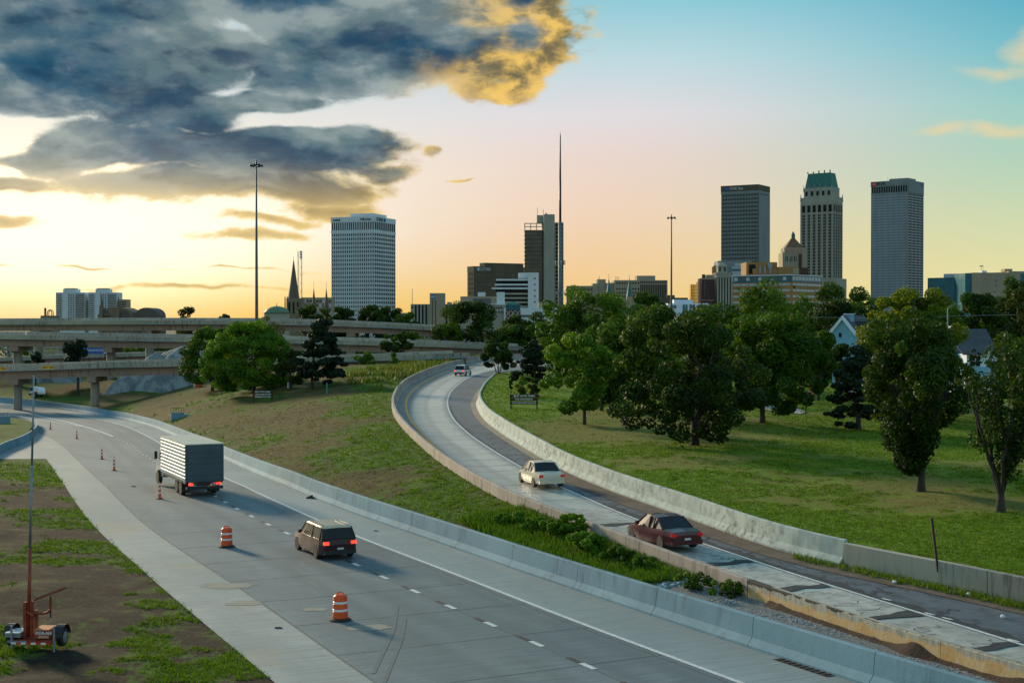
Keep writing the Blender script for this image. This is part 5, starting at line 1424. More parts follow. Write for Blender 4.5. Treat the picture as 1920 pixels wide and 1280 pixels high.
for px in (1421, 1430, 1440): MB().box(X(px), X(px + 2.5), -4.8, -4, Zt(514), Zt(500)).go('duct', galv, r)
MB().lathe([(1.4, 0), (1.4, 3.2)], 12).go('cooling_unit', galv, r, loc=(X(1442), -2.4, Zt(504)))

# terracotta-roofed tower (pyramid roof)
D = 1500
r = thing('stone_tower', 'ornate brick and stone tower with a red pyramid roof and lantern', 'building', (at(1490, 600, D).x, D, GZ), 0, GB)
X = lambda px: at(px, 600, D).x - r.location.x
Zt = lambda py: at(960, py, D).z - GZ
MB().box(X(1467), X(1512), 0, 24, 0, Zt(474)).go('wall', b_beige, r); MB().box(X(1470.5), X(1509), 1, 22, Zt(474), Zt(464)).go('upper_wall', b_beige, r)
for xa in (1466.5, 1510): MB().frustum(X(xa), X(xa + 2.4), -.6, 1.2, Zt(474), Zt(469), .5).go('pinnacle', b_beige, r)
MB().frustum(X(1473), X(1507), 2, 21, Zt(464), Zt(446), (X(1486.5) - X(1473)), 7.6).go('roof', b_tile, r)
MB().box(X(1487), X(1493.5), 9, 13, Zt(446), Zt(438)).go('lantern', b_green, r); MB().frustum(X(1487.5), X(1493), 9.4, 12.6, Zt(438), Zt(433), 1.1).go('lantern_cap', b_green, r)
for k in range(3):
    MB().box(X(1472.5 + k * 8), X(1477 + k * 8), -.2, .5, Zt(490), Zt(480.5)).go('window', g_dark, r)
    MB().box(X(1474 + k * 8), X(1475.5 + k * 8), -.5, -.2, Zt(500), Zt(474)).go('rib', b_beige2, r)
for k in range(5): MB().frustum(X(1473 + k * 7), X(1476 + k * 7), .4, 1, Zt(473), Zt(466), .5, .2).go('arch', surf('pink_arch', (.45, .20, .13)), r)
MB().box(X(1497), X(1503), -.7, 0, 0, Zt(476)).go('brick_bay', b_red, r); MB().box(X(1484), X(1512), -6, 0, 0, Zt(502)).go('wall', b_red, r)
# taller gothic tower with green copper crown
D = 1600
r, wl, wr, H = tower('stone_tower', 'tall pale gothic tower with a green copper mansard crown', 1501, 1561, 1578.5, 368, D, .62, None, group=GB)
MB().box(-wl, 0, 0, wr, 0, H).go('wall', b_beige2, r)
s_ = D / F
nz = 30
wm = MB().box(-.62, .62, -.25, .1, 0, 2.7).mesh('window', g_dark); wmR = MB().box(-.1, .25, -.62, .62, 0, 2.7).mesh('window', g_dark)
zlow = at(960, 560, D).z - GZ; ztop_ = H - 22
for j in range(28):
    z = zlow + (ztop_ - zlow) * j / 27
    for k in range(6):
        for q in (-.85, .85):
            x = -wl + wl * (k + .55) / 6.1 + q
            if k < 5 or True:
                if j * 12 + k * 2 < 10 ** 6: link('window', wm, r, (x, 0, z))
mbk = MB()
for j in range(28):
    z = zlow + (ztop_ - zlow) * j / 27
    for k in range(4):
        for q in (-.7, .7): mbk.box(-.1, .25, wr * (k + .5) / 4 + q - .45, wr * (k + .5) / 4 + q + .45, z, z + 2.7)
mbk.go('side_windows', g_dark, r, kind='stuff')
for k in range(7):
    c = -wl + wl * k / 6.05; MB().box(c - .5, c + .5, -.55, 0, 0, H - 6).go('pier', b_beige2, r)
for k in range(5):
    c = wr * k / 4; MB().box(0, .5, max(0, c - .5), min(wr, c + .5), 0, H - 6).go('pier', b_beige2, r)
for k in range(6): MB().box(-wl + wl * (k + .25) / 6.05, -wl + wl * (k + .82) / 6.05, -.3, .2, H - 17, H - 9).go('arched_window', g_dark, r)
for k in range(4): MB().box(-.2, .3, wr * (k + .25) / 4, wr * (k + .75) / 4, H - 17, H - 9).go('arched_window', g_dark, r)
for x, y in ((-wl, 0), (0, 0), (0, wr), (-wl, wr)):
    MB().frustum(x - .9, x + .9, y - .9, y + .9, H - 5, H + 4, .7).go('pinnacle', b_beige2, r)
ins = 4.2 * s_
MB().box(-wl + ins, -ins, 2, wr - 2, H, H + 11).go('upper_wall', b_beige2, r)
for k in range(5): MB().box(-wl + ins + (wl - 2 * ins) * (k + .3) / 5, -wl + ins + (wl - 2 * ins) * (k + .7) / 5, 1.6, 2.1, H + 2, H + 7).go('arched_window', g_dark, r)
for k in range(6): MB().frustum(-wl + ins + (wl - 2 * ins) * k / 5 - .6, -wl + ins + (wl - 2 * ins) * k / 5 + .6, 1.4, 2.4, H + 7, H + 15, .5, .4).go('pinnacle', b_beige2, r)
MB().frustum(-wl + ins + 1, -ins - 1, 3, wr - 3, H + 11, H + 27.5, 2.6).go('roof', b_green, r)
for k in range(5):
    c = -wl + ins + 3.5 + (wl - 2 * ins - 7) * k / 4; MB().box(c - .5, c + .5, 4.5, 5.6, H + 27.5, H + 29.5 + (k in (2, 3, 4))).go('roof_crest', b_green, r)
MB().box(-wl * .48, 5.5, -4, wr, 0, at(960, 522, D).z - GZ).go('base_block', b_beige2, r)
for k in range(6):
    MB().frustum(-wl * .48 + k * (5.5 + wl * .48) / 5 - .6, -wl * .48 + k * (5.5 + wl * .48) / 5 + .6, -4.4, -3.4, at(960, 524, D).z - GZ, at(960, 519, D).z - GZ, .4).go('pinnacle', b_beige2, r)
for k in range(5):
    for j in range(3): MB().box(-wl * .44 + k * 4.4, -wl * .44 + k * 4.4 + 1.6, -4.2, -3.9, at(960, 532 + j * 6, D).z - GZ, at(960, 528 + j * 6, D).z - GZ).go('window', g_dark, r)

# slender ribbed tower at right with red logo
r, wl, wr, H = tower('office_tower', 'tall silver-grey ribbed tower with a red round logo, rightmost on the skyline', 1633, 1701, 1730, 337, 1900, 1.0, None, group=GB)
core(r, wl, wr, H - 3, g_dark)
facL(r, wl, wr, 0, H - 17, 30, 4, 52, .8, 1.3, .12, b_fin, 'facade_ribs', .5)
facL(r, wl, wr, H - 16, H - 7, 15, 12, 1, 1.1, .5, .7, b_grey, 'top_storey_piers', .1)
MB().box(-wl + .1, -.1, -.15, wr - .1, H - 16, H - 7).go('louvre', g_dark, r)
MB().box(.05, .95, 0, wr, H - 16, H - 7).go('side_panel', b_grey, r)
bigcap(r, wl, wr, H - 7, H, b_grey, .8); bigcap(r, wl, wr, H - 17, H - 16, b_grey, .8, 'belt_course')
for x, y in ((-wl, -.6), (-.7, -.6)): MB().box(x, x + .9, -1.1, -.3, 0, H).go('corner_pier', b_grey, r)
MB().box(-wl * .55, -2, 5, wr * .6, H, H + 3).go('penthouse', b_grey, r)
for x in (-wl * .5, -wl * .4, -wl * .3, -wl * .62): MB().tube((x, 8, H), (x, 8, H + 6), .12, n=5).go('aerial', dark_metal, r)
text_mesh('BOK', 6.2, black_ink, r, (-wl + 14.5, -1.0, H - 3.5), name='sign_lettering', bold=.15)
MB().lathe([(3.1, 0), (3.1, .3)], 20).go('logo', surf('logo_red', (.65, .03, .02)), r, loc=(-wl + 4.2, -.9, H - 3.5)).rotation_euler = (PI / 2, 0, 0)
MB().lathe([(1.1, 0), (1.1, .35)], 12).go('logo_centre', b_roofw, r, loc=(-wl + 4.2, -.95, H - 3.5)).rotation_euler = (PI / 2, 0, 0)
MB().slab([(0, 0), (3, 1.2), (0, 2.8)], 0, .3).go('logo', surf('logo_navy', (.01, .04, .2)), r, loc=(1.0, wr - 8, H - 5)).rotation_euler = (PI / 2, 0, PI / 2)

# teal glass block and beige block at the right
D = 1100
r, wl, wr, H = tower('office_building', 'teal curtain-wall glass building right of the ribbed tower', 1739, 1812, 1829, 519.5, D, .5, None, group=GB)
core(r, wl, wr, H, g_teal); facL(r, wl, wr, 0, H, 16, 4, 9, .12, .28, .15, g_blue, 'mullion_grid')
MB().box(-wl * .63, -wl * .22, 3, wr * .8, H, H + 3).go('penthouse', b_fin, r)
D = 1080
r = thing('office_building', 'blank beige stone building at the right edge of the skyline', 'building', (at(1870, 600, D).x, D, GZ), 0, GB)
X = lambda px: at(px, 600, D).x - r.location.x
Zt = lambda py: at(960, py, D).z - GZ
MB().box(X(1822), X(1890), 0, 40, 0, Zt(511)).go('wall', b_beige, r); MB().box(X(1890), X(1960), -1, 40, 0, Zt(508.5)).go('wall', b_beige, r); MB().box(X(1810), X(1822), 1, 30, 0, Zt(512)).go('glass_end', g_teal, r)
MB().box(X(1844), X(1853), 4, 10, Zt(511), Zt(507)).go('plant_room', b_white, r); MB().box(X(1888), X(1902), 5, 14, Zt(509), Zt(503.5)).go('plant_room', b_beige, r)
MB().box(X(1912), X(1919), -1.3, -.8, Zt(540), Zt(513)).go('window_strip', g_teal, r)
for px in (1845, 1848.5):
    MB().tube((X(px), 7, Zt(507)), (X(px), 7, Zt(497)), .13, n=5).go('flagpole', galv, r); MB().box(X(px - 3), X(px), 6.9, 7.1, Zt(499), Zt(497.3)).go('flag', dark_metal, r)
for (px, py) in ((1866, 525), (1866, 534), (1906, 520), (1863, 546), (1863, 556), (1880, 546)): MB().box(X(px), X(px + 3.4), -.2, .4, Zt(py + 1.8), Zt(py)).go('window', g_blue, r)

# blue-white modern house block in the trees
D = 520
r = thing('apartment_building', 'blue-white modern flat-roofed building below the second light mast', 'building', (at(1295, 600, D).x, D, GZ))
X = lambda px: at(px, 600, D).x - r.location.x
Zt = lambda py: at(960, py, D).z - GZ
MB().box(X(1252), X(1329), 0, 12, 0, Zt(568.5)).go('wall', b_bluew, r); MB().box(X(1264), X(1300), 1, 10, Zt(568.5), Zt(561.5)).go('upper_wall', b_bluew, r)
for xa, xb, ya, yb_ in ((1256, 1268, 572, 578), (1280, 1289, 571, 588), (1293, 1303, 571, 588), (1312, 1326, 571, 578), (1312, 1326, 581, 588)):
    w_ = MB().box(X(xa), X(xb), -.15, .3, Zt(yb_), Zt(ya)).go('window', g_blue if xa != 1280 else g_teal, r)
    MB().box((X(xa) + X(xb)) / 2 - .06, (X(xa) + X(xb)) / 2 + .06, -.25, -.15, Zt(yb_), Zt(ya)).go('mullion', b_bluew, w_)
MB().box(X(1262), X(1330), -8, -2, 0, Zt(592)).go('lower_roof', b_beige2, r)
aw = thing('canopy', 'bright light-blue canopy roof among the trees', 'canopy', at(1333, 598, 480)); MB().prism([(-3.6, -1.4), (-3, -.2), (-1, .9), (2, 1.0), (3.6, .4), (3.6, -1.4)], 0, 5).go('roof', b_blue, aw); MB().box(-3.4, 3.4, .2, 4.8, -9, -1.4).go('wall', b_bluew, aw)
aw = thing('canopy', 'light-blue flat canopy lower down between tree crowns', 'canopy', at(1288, 604, 440)); MB().box(-4.5, 4, 0, 5, -1.6, 1.0).go('roof', b_blue, aw); MB().box(-4.2, 3.8, .3, 4.7, -9, -1.6).go('wall', b_bluew, aw)
br_ = thing('office_building', 'small brown building top right of the second light mast foot', 'building', (at(1262, 600, 1250).x, 1250, GZ), 0, GB)
MB().box(-11, 13, 0, 20, 0, at(960, 558, 1250).z - GZ).go('wall', b_brown, br_); MB().box(-5, 2, 4, 12, at(960, 558, 1250).z - GZ, at(960, 553, 1250).z - GZ).go('plant_room', b_brown, br_)

# ---- left skyline
def apt(x0, x1, lab, xs):
    D = 1700
    r = thing('apartment_tower', lab, 'building', (at((x0 + x1) / 2, 600, D).x, D, GZ), 0, 'twin apartment towers at far left')
    X = lambda px: at(px, 600, D).x - r.location.x
    Zt = lambda py: at(960, py, D).z - GZ
    w = x1 - x0
    MB().box(X(x0), X(x1), 0, 25, 0, Zt(548)).go('wall', b_white, r); MB().box(X(x0 + w * .27), X(x0 + w * .68), -2, 20, 0, Zt(541.5)).go('wall', b_white, r); MB().box(X(x0 + w * .3), X(x0 + w * .66), 0, 12, Zt(541.5), Zt(540)).go('penthouse', b_beige, r)
    mb = MB()
    for k in range(13):
        z = Zt(551 + k * 3.6)
        mb.box(X(x0 + .5), X(x0 + w * .2), -.4, .2, z - 1.1, z); mb.box(X(x0 + w * .70), X(x1 - .6), -.4, .2, z - 1.2, z)
        for q in (.44, .52, .60): mb.box(X(x0 + w * q), X(x0 + w * (q + .05)), -2.4, -1.9, z - 1.2, z)
    mb.go('windows', g_bronze, r, kind='stuff')
    mb = MB()
    for k in range(13): z = Zt(552.8 + k * 3.6); mb.box(X(x0 + w * .69), X(x1 + .2), -1.4, 0, z - .35, z)
    mb.go('balconies', b_white, r, kind='stuff')
    return r, X, Zt
apt(105, 159, 'left pale apartment tower of the pair on the far left skyline', 0)
r, X, Zt = apt(166, 219, 'right pale apartment tower of the pair, behind the gabled hall', 0)
MB().box(X(219), X(236), 4, 22, 0, Zt(561)).go('wall', b_beige, r)
mb = MB()
for k in range(7): z = Zt(565 + k * 4.3); mb.box(X(220), X(235), 3.6, 4.2, z - 1.4, z)
mb.go('windows', g_bronze, r, kind='stuff')
MB().box(X(155.5), X(165), 6, 20, 0, Zt(564)).go('link_block', b_beige, r)
D = 1200
r = thing('church', 'brown gabled church hall with rounded roofs and two small spires at far left', 'building', (at(240, 600, D).x, D, GZ))
X = lambda px: at(px, 600, D).x - r.location.x
Zt = lambda py: at(960, py, D).z - GZ
hz_b = stone('sandstone_brown', (.22, .17, .11), (.18, .14, .09)); hz_s = stone('brown_slate', (.12, .10, .08), (.10, .085, .07))
MB().prism([(X(182), 0), (X(182), Zt(590)), (X(203), Zt(576)), (X(218), Zt(576)), (X(233), Zt(577)), (X(250), Zt(585)), (X(250), 0)], 2, 30).go('hall', hz_b, r)
MB().prism([(X(250), 0), (X(250), Zt(586))] + [(X(274) + math.cos(PI - PI * k / 12) * (X(294) - X(272)) * .95, Zt(592) + math.sin(PI * k / 12) * (Zt(576.5) - Zt(592))) for k in range(13)] + [(X(295), 0)], 0, 30).go('rounded_roof', hz_s, r)
MB().frustum(X(184), X(206), 0, 8, Zt(592), Zt(577), 5.5, 3).go('gable', hz_s, r); MB().lathe([(4.2, 0), (4.2, .4)], 20).go('rose_window', hz_s, r, loc=(X(232), 1.9, Zt(591))).rotation_euler = (PI / 2, 0, 0)
for px, yt in ((189.5, 553), (220.5, 553)):
    MB().box(X(px - 3), X(px + 3), -1, 5, 0, Zt(575)).go('tower', hz_b, r); MB().lathe([(1.5, Zt(575)), (.1, Zt(yt))], 8, (X(px), 2, 0)).go('spire', hz_s, r)
    for q in (-2.4, 2.4): MB().frustum(X(px) + q * .5 - .3, X(px) + q * .5 + .3, -1, -.4, Zt(575), Zt(570), .25).go('pinnacle', hz_b, r)
D = 900
r = thing('factory', 'rooftop stack and curved ducts against the yellow sky at far left', 'factory', (at(90, 600, D).x, D, GZ))
X = lambda px: at(px, 600, D).x - r.location.x
Zt = lambda py: at(960, py, D).z - GZ
MB().box(X(76), X(102), 0, 10, 0, Zt(591.5)).go('wall', hz_b, r); MB().tube((X(83), 2, Zt(592)), (X(83), 2, Zt(577)), .7).go('stack', hz_s, r)
for c in (90, 93):
    pts = [Vector((X(c) + math.cos(t) * 1.4, 3, Zt(587) + math.sin(t) * 2.0)) for t in np.linspace(0, PI, 8)]
    m_ = MB(); [m_.tube(a, b, .3, n=6) for a, b in zip(pts[:-1], pts[1:])]; m_.tube(pts[0], (pts[0].x, 3, Zt(592)), .3); m_.tube(pts[-1], (pts[-1].x, 3, Zt(592)), .3); m_.go('duct', hz_s, r)
# green dome
D = 900
r = thing('domed_building', 'low building with a green copper dome and finial, left of the cathedral', 'building', (at(515, 600, D).x, D, GZ))
X = lambda px: at(px, 600, D).x - r.location.x
Zt = lambda py: at(960, py, D).z - GZ
Rr = X(539) ; MB().lathe([(Rr, 0), (Rr, Zt(588)), (Rr * 1.02, Zt(588))], 24, (0, Rr, 0)).go('drum', b_beige2, r, smooth=False)
MB().lathe([(Rr * 1.02, Zt(588)), (Rr * .97, Zt(584)), (Rr * .8, Zt(579)), (Rr * .5, Zt(575.5)), (Rr * .15, Zt(573.6))], 24, (0, Rr, 0)).go('dome', surf('dome_copper', (.10, .17, .09), (.14, .20, .10), .3, .6), r, smooth=True)
MB().tube((0, Rr, Zt(574)), (0, Rr, Zt(567)), .3, .08).go('finial', dark_metal, r)
# cathedral
D = 1000
r = thing('cathedral', 'stone cathedral with a tall dark pointed spire behind the top bridge', 'church', (at(552, 600, D).x, D, GZ))
X = lambda px: at(px, 600, D).x - r.location.x
Zt = lambda py: at(960, py, D).z - GZ
MB().box(X(537), X(567), 0, 11, 0, Zt(559)).go('tower', hz_b, r)
sp = [(X(559.5), Zt(559)), (X(555), Zt(530)), (X(550.3), Zt(487))]
MB().lathe([(X(559.5) - X(548.5), Zt(559)), (X(555) - X(548.5), Zt(530)), (.15, Zt(486))], 8, (X(548.5), 5.5, 0)).go('spire', hz_s, r)
MB().tube((X(548.5), 5.5, Zt(487)), (X(548.5), 5.5, Zt(480)), .12, n=5).go('cross_pole', dark_metal, r)
for px in (534.5, 539, 558, 566): MB().frustum(X(px) - .8, X(px) + .8, -.6, 1, 0, Zt(556), .5).go('pinnacle', hz_b, r)
MB().prism([(X(530), 0), (X(530), Zt(592)), (X(545), Zt(580)), (X(575), Zt(580)), (X(590), Zt(592)), (X(590), 0)], 8, 40).go('nave', hz_s, r)
for k in range(3): MB().box(X(541 + k * 8), X(544 + k * 8), -.2, .3, Zt(588), Zt(566)).go('lancet_window', g_dark, r)
# lattice mast
D = 1400
r = thing('lattice_mast', 'steel lattice telecom mast beside the cathedral spire', 'mast', (at(562, 600, D).x, D, GZ))
Zt = lambda py: at(960, py, D).z - GZ
h = Zt(471); m_ = MB()
for sx in (-1.8, 1.8):
    for sy in (0, 3.6): m_.tube((sx, sy, 0), (sx, sy, h), .22, n=4)
m_.go('mast_legs', galv, r); m_ = MB()
for k in range(22):
    z0, z1 = h * k / 22, h * (k + 1) / 22; s1 = -1.8 if k % 2 else 1.8
    m_.tube((s1, 0, z0), (-s1, 0, z1), .13, n=4).tube((-1.8, 0, z1), (1.8, 0, z1), .12, n=4)
m_.go('mast_bracing', galv, r)
for z in (.99, .96, .93): MB().lathe([(1.3, -.5), (1.3, .5)], 12).go('dish', b_roofw, r, loc=(1.6, -1, h * z)).rotation_euler = (PI / 2, 0, 0)
# long building behind the spires
D = 1250
r = thing('office_building', 'long low beige building between the cathedral and the white tower', 'building', (at(595, 600, D).x, D, GZ), 0, GB)
X = lambda px: at(px, 600, D).x - r.location.x
Zt = lambda py: at(960, py, D).z - GZ
MB().box(X(566), X(622), 0, 20, 0, Zt(557.5)).go('wall', b_beige, r)
for j in range(3):
    for k in range(9): MB().box(X(569 + k * 5.9), X(573.6 + k * 5.9), -.2, .3, Zt(567 + j * 8), Zt(562 + j * 8)).go('window', g_bronze if (j + k) % 3 else g_pale, r)
for px, yt, lab in ((588, 527, 'left thin dark twin spire in front of the long beige building'), (611.5, 529, 'right thin dark twin spire beside the white tower')):
    D = 1050; t = thing('church_spire', lab, 'spire', (at(px, 600, D).x, D, GZ), 0, 'twin dark spires left of the white tower')
    z = lambda py: at(960, py, D).z - GZ
    MB().box(-1.5, 1.5, 0, 3, 0, z(574)).go('tower', hz_s, t); MB().lathe([(1.9, z(574)), (1.1, z(563)), (.1, z(540))], 8, (0, 1.5, 0)).go('spire_roof', hz_s, t); MB().tube((0, 1.5, z(541)), (0, 1.5, z(yt)), .1, n=5).go('cross_pole', dark_metal, t)

# ------------------------------------------------------------------ houses in the trees at right
D = 195; zg = park_z(1580, D) - .3
r = thing('house', 'light blue gabled house with white trim and a blue chimney, half hidden by trees', 'house', (at(1592, 600, D).x, D, zg), -.55)
X = lambda px: at(px, 600, D).x - r.location.x
Zt = lambda py: at(960, py, D).z - zg
MB().prism([(X(1560), 0), (X(1560), Zt(624)), (X(1580.5), Zt(600)), (X(1601), Zt(624)), (X(1601), 0)], 0, 9).go('wall', b_blue, r)
for a, b in (((1556, 629), (1580.5, 599)), ((1605, 629), (1580.5, 599))):
    m_ = MB(); xa, za, xb, zb = X(a[0]), Zt(a[1]), X(b[0]), Zt(b[1])
    m_.add([(xa, -.5, za), (xb, -.5, zb), (xb, -.5, zb + .55), (xa, -.5, za + .55), (xa, 0, za), (xb, 0, zb), (xb, 0, zb + .55), (xa, 0, za + .55)], [(0, 1, 2, 3), (7, 6, 5, 4), (0, 4, 5, 1), (3, 2, 6, 7), (0, 3, 7, 4), (1, 5, 6, 2)]).go('bargeboard', b_bluew, r)
    m_ = MB(); m_.add([(xa, 0, za + .4), (xb, 0, zb + .4), (xb, 9.3, zb + .4), (xa, 9.3, za + .4), (xa, 0, za + .58), (xb, 0, zb + .58), (xb, 9.3, zb + .58), (xa, 9.3, za + .58)], [(0, 1, 2, 3), (7, 6, 5, 4), (0, 4, 5, 1), (3, 2, 6, 7), (0, 3, 7, 4), (1, 5, 6, 2)]).go('roof', shingle, r)
ch = MB().box(X(1577), X(1590), 1.2, 2.6, Zt(610), Zt(589.5)).go('chimney', b_blue, r); MB().box(X(1576), X(1591), 1.0, 2.8, Zt(589.5), Zt(587.8)).go('chimney_cap', b_bluew, ch)
MB().prism([(X(1590), 0), (X(1590), Zt(602)), (X(1625), Zt(602)), (X(1625), 0)], 3, 9).go('wing', shingle, r)
MB().box(X(1573), X(1577.5), -.12, .2, Zt(632), Zt(624)).go('window', g_dark, r)
D = 172; zg = park_z(1840, D) - .3
r = thing('house', 'grey-roofed cottage with white dormer window and pale blue walls', 'house', (at(1840, 600, D).x, D, zg))
X = lambda px: at(px, 600, D).x - r.location.x
Zt = lambda py: at(960, py, D).z - zg
MB().box(X(1785), X(1868), 0, 11, 0, Zt(690)).go('wall', b_bluew, r)
MB().add([(X(1780), -1, Zt(680)), (X(1880), -1, Zt(680)), (X(1880), 6, Zt(617)), (X(1780), 6, Zt(617)), (X(1880), 12.5, Zt(670)), (X(1780), 12.5, Zt(670))], [(0, 1, 2, 3), (3, 2, 4, 5), (0, 3, 5), (1, 4, 2), (0, 5, 4, 1)]).go('roof', shingle, r)
MB().add([(X(1868), -1.4, Zt(676)), (X(1881), -1.4, Zt(662)), (X(1869), -1.4, Zt(650)), (X(1850), -1.4, Zt(676))], [(0, 1, 2, 3)]).go('gable_trim', b_bluew, r)
d_ = MB().prism([(X(1800), Zt(690)), (X(1800), Zt(663)), (X(1830), Zt(663)), (X(1846), Zt(657)), (X(1836), Zt(680)), (X(1836), Zt(690))], -2.6, 1).go('dormer', b_bluew, r)
MB().box(X(1806), X(1824), -2.8, -2.58, Zt(684.5), Zt(666.5)).go('dormer_window', g_dark, r)
MB().box(X(1814.6), X(1815.8), -2.9, -2.8, Zt(684.5), Zt(666.5)).go('glazing_bar', b_bluew, r); MB().box(X(1806), X(1824), -2.9, -2.81, Zt(675.8), Zt(675)).go('glazing_bar', b_bluew, r)
MB().add([(X(1790), -3.2, Zt(664)), (X(1832), -3.2, Zt(664)), (X(1854), -.5, Zt(648)), (X(1790), -.5, Zt(648)), (X(1790), -3.2, Zt(662.5)), (X(1832), -3.2, Zt(662.5)), (X(1854), -.5, Zt(646.5)), (X(1790), -.5, Zt(646.5))], [(0, 1, 2, 3), (7, 6, 5, 4), (0, 4, 5, 1), (1, 5, 6, 2), (3, 2, 6, 7), (0, 3, 7, 4)]).go('dormer_roof', shingle, r)
MB().box(X(1793), X(1838), -3, 0, Zt(700), Zt(686)).go('porch', b_blue, r); MB().box(X(1791), X(1840), -3.2, 0, Zt(702.5), Zt(700)).go('porch_trim', b_bluew, r)
for px in (1797, 1830, 1858): MB().box(X(px), X(px + 2.5), -2.6, -2.3, 0, Zt(700)).go('porch_post', b_bluew, r)
MB().box(X(1806.5), X(1810), 5, 6, Zt(619), Zt(611)).go('vent', b_bluew, r)
# ------------------------------------------------------------------ masts and lamps
def high_mast(px, ytop, D, zg, lab):
    p = at(px, ytop, D); r = thing('light_mast', lab, 'light mast', (p.x, D, zg), 0, 'high light masts')
    H = p.z - zg
    MB().lathe([(.42, 0), (.36, H * .3), (.26, H * .65), (.15, H - .6)], 12).go('pole', surf('weathered_mast', (.07, .075, .075), (.11, .115, .12), .3, .55), r, smooth=True)
    m_ = MB(); n = 18; pts = [Vector((math.cos(2 * PI * k / n) * .85, math.sin(2 * PI * k / n) * .85, H - .9)) for k in range(n)]
    for k in range(n): m_.tube(pts[k], pts[(k + 1) % n], .06, n=5)
    for k in range(3): m_.tube((0, 0, H - .9), pts[k * 6], .05, n=5)
    m_.go('ring', dark_metal, r); MB().tube((0, 0, H - .9), (0, 0, H + .05), .22, .10).go('head', dark_metal, r)
    lamp = MB().lathe([(.10, .25), (.16, .1), (.36, -.28), (.33, -.34)], 10).mesh('lamp', dark_metal)
    for k in range(6):
        a = 2 * PI * k / 6 + .3; link('lamp', lamp, r, (math.cos(a) * 1.15, math.sin(a) * 1.15, H - .95))
high_mast(480.5, 301, 300, -6, 'tall light mast on the left, rising from behind the domed tree')
high_mast(1259, 402, 420, -6, 'shorter-looking light mast on the right, above the conical green tree')
D = 760; p = at(1050.5, 248, D); r = thing('antenna_mast', 'very tall dark antenna mast with a ring of panels, beside the concrete-shaft tower', 'mast', (p.x, D, GZ))
z = lambda py: at(960, py, D).z - GZ
MB().lathe([(.95, 0), (.95, z(416))], 10).go('pole', surf('mast_grey', (.10, .13, .145), (.14, .17, .19), .2, .6), r, smooth=True)
MB().lathe([(.62, z(416)), (.55, z(338))], 10).go('pole', dark_metal, r, smooth=True); MB().lathe([(.5, z(338)), (.42, z(300)), (.3, z(256)), (.1, z(250)), (.05, z(246))], 8).go('spike', dark_metal, r, smooth=True)
for py, rr_, nn in ((492, 2.6, 9), (549, 2.2, 6), (586, 2.2, 6)):
    m_ = MB()
    for k in range(12): m_.tube((math.cos(k * PI / 6) * rr_, math.sin(k * PI / 6) * rr_, z(py)), (math.cos((k + 1) * PI / 6) * rr_, math.sin((k + 1) * PI / 6) * rr_, z(py)), .1, n=4)
    for k in range(3): m_.tube((0, 0, z(py)), (math.cos(k * 2.09) * rr_, math.sin(k * 2.09) * rr_, z(py)), .12, n=4)
    m_.go('platform', galv, r)
    pm = MB().box(-.16, .16, -.12, .12, -1.3, 1.1).mesh('panel_antenna', galv)
    for k in range(nn): link('panel_antenna', pm, r, (math.cos(2 * PI * k / nn) * rr_, math.sin(2 * PI * k / nn) * rr_, z(py)), 2 * PI * k / nn)
# street lamp and wire at right
D = 185; p = at(1777, 580, D); zg = park_z(1777, D)
r = thing('street_lamp', 'cobra-head street lamp on a curved arm above the cottage roof', 'street lamp', (p.x, D, zg)); H = p.z - zg
MB().tube((0, 0, -.3), (0, 0, H), .11, .08).go('pole', galv, r)
m_ = MB(); pts = [Vector((-math.cos(t) * .0 + 1.0 * (1 - math.cos(t)), 0, H + .62 * math.sin(t))) for t in np.linspace(0, PI / 2, 6)]
for a, b in zip(pts[:-1], pts[1:]): m_.tube(a, b, .05)
m_.tube(pts[-1], pts[-1] + Vector((.35, 0, .03)), .05).go('arm', galv, r); MB().loft([[(1.25 + dx_, dy_ * w_, H + .66 + dz_ * w_) for dy_, dz_ in ((-.14, 0), (0, .10), (.14, 0), (0, -.08))] for dx_, w_ in ((0, .5), (.2, 1), (.5, .9), (.62, .3))]).go('lamp_head', b_roofw, r)
r = thing('power_line', 'thin overhead wire strung across the treetops on the right', 'wire', at(1400, 592, 178))
m_ = MB(); o = r.location
pts = [at(x, y, 178) - o for x, y in ((1400, 591.5), (1480, 593), (1560, 595), (1640, 596.5), (1720, 595), (1800, 592), (1870, 590.5), (1960, 589))]
for a, b in zip(pts[:-1], pts[1:]): m_.tube(a, b, .028, n=4)
m_.go('cable', galv, r)
# chain-link fence
s0 = [solve(x, y, z_park) for x, y in ((1404, 774), (1451, 774), (1479, 775.5), (1510, 777), (1552, 778), (1600, 779), (1650, 781), (1760, 784), (1830, 786), (1900, 788))]
r = thing('chain_link_fence', 'dark chain-link fence across the lawn behind the pine', 'fence', s0[0])
o = s0[0]; Hf = 1.8
for p in s0: MB().tube(p - o - Vector((0, 0, .3)), p - o + Vector((0, 0, Hf)), .045, n=6).go('post', dark_metal, r)
for a, b in zip(s0[:-1], s0[1:]):
    MB().tube(a - o + Vector((0, 0, Hf - .03)), b - o + Vector((0, 0, Hf - .03)), .03, n=5).go('rail', dark_metal, r)
m_ = MB()
for a, b in zip(s0[:-1], s0[1:]):
    L = (b - a).length; n = int(L / .35)
    for k in range(n):
        f0 = k / n
        for sgn in (1, -1):
            f1 = min(1, f0 + Hf / L * .9) if sgn > 0 else f0; f00 = f0 if sgn > 0 else min(1, f0 + Hf / L * .9)
            m_.tube(a.lerp(b, f00) - o, a.lerp(b, f1) - o + Vector((0, 0, Hf - .05)), .006, n=3, caps=False)
m_.go('wire_mesh', dark_metal, r, kind='stuff')
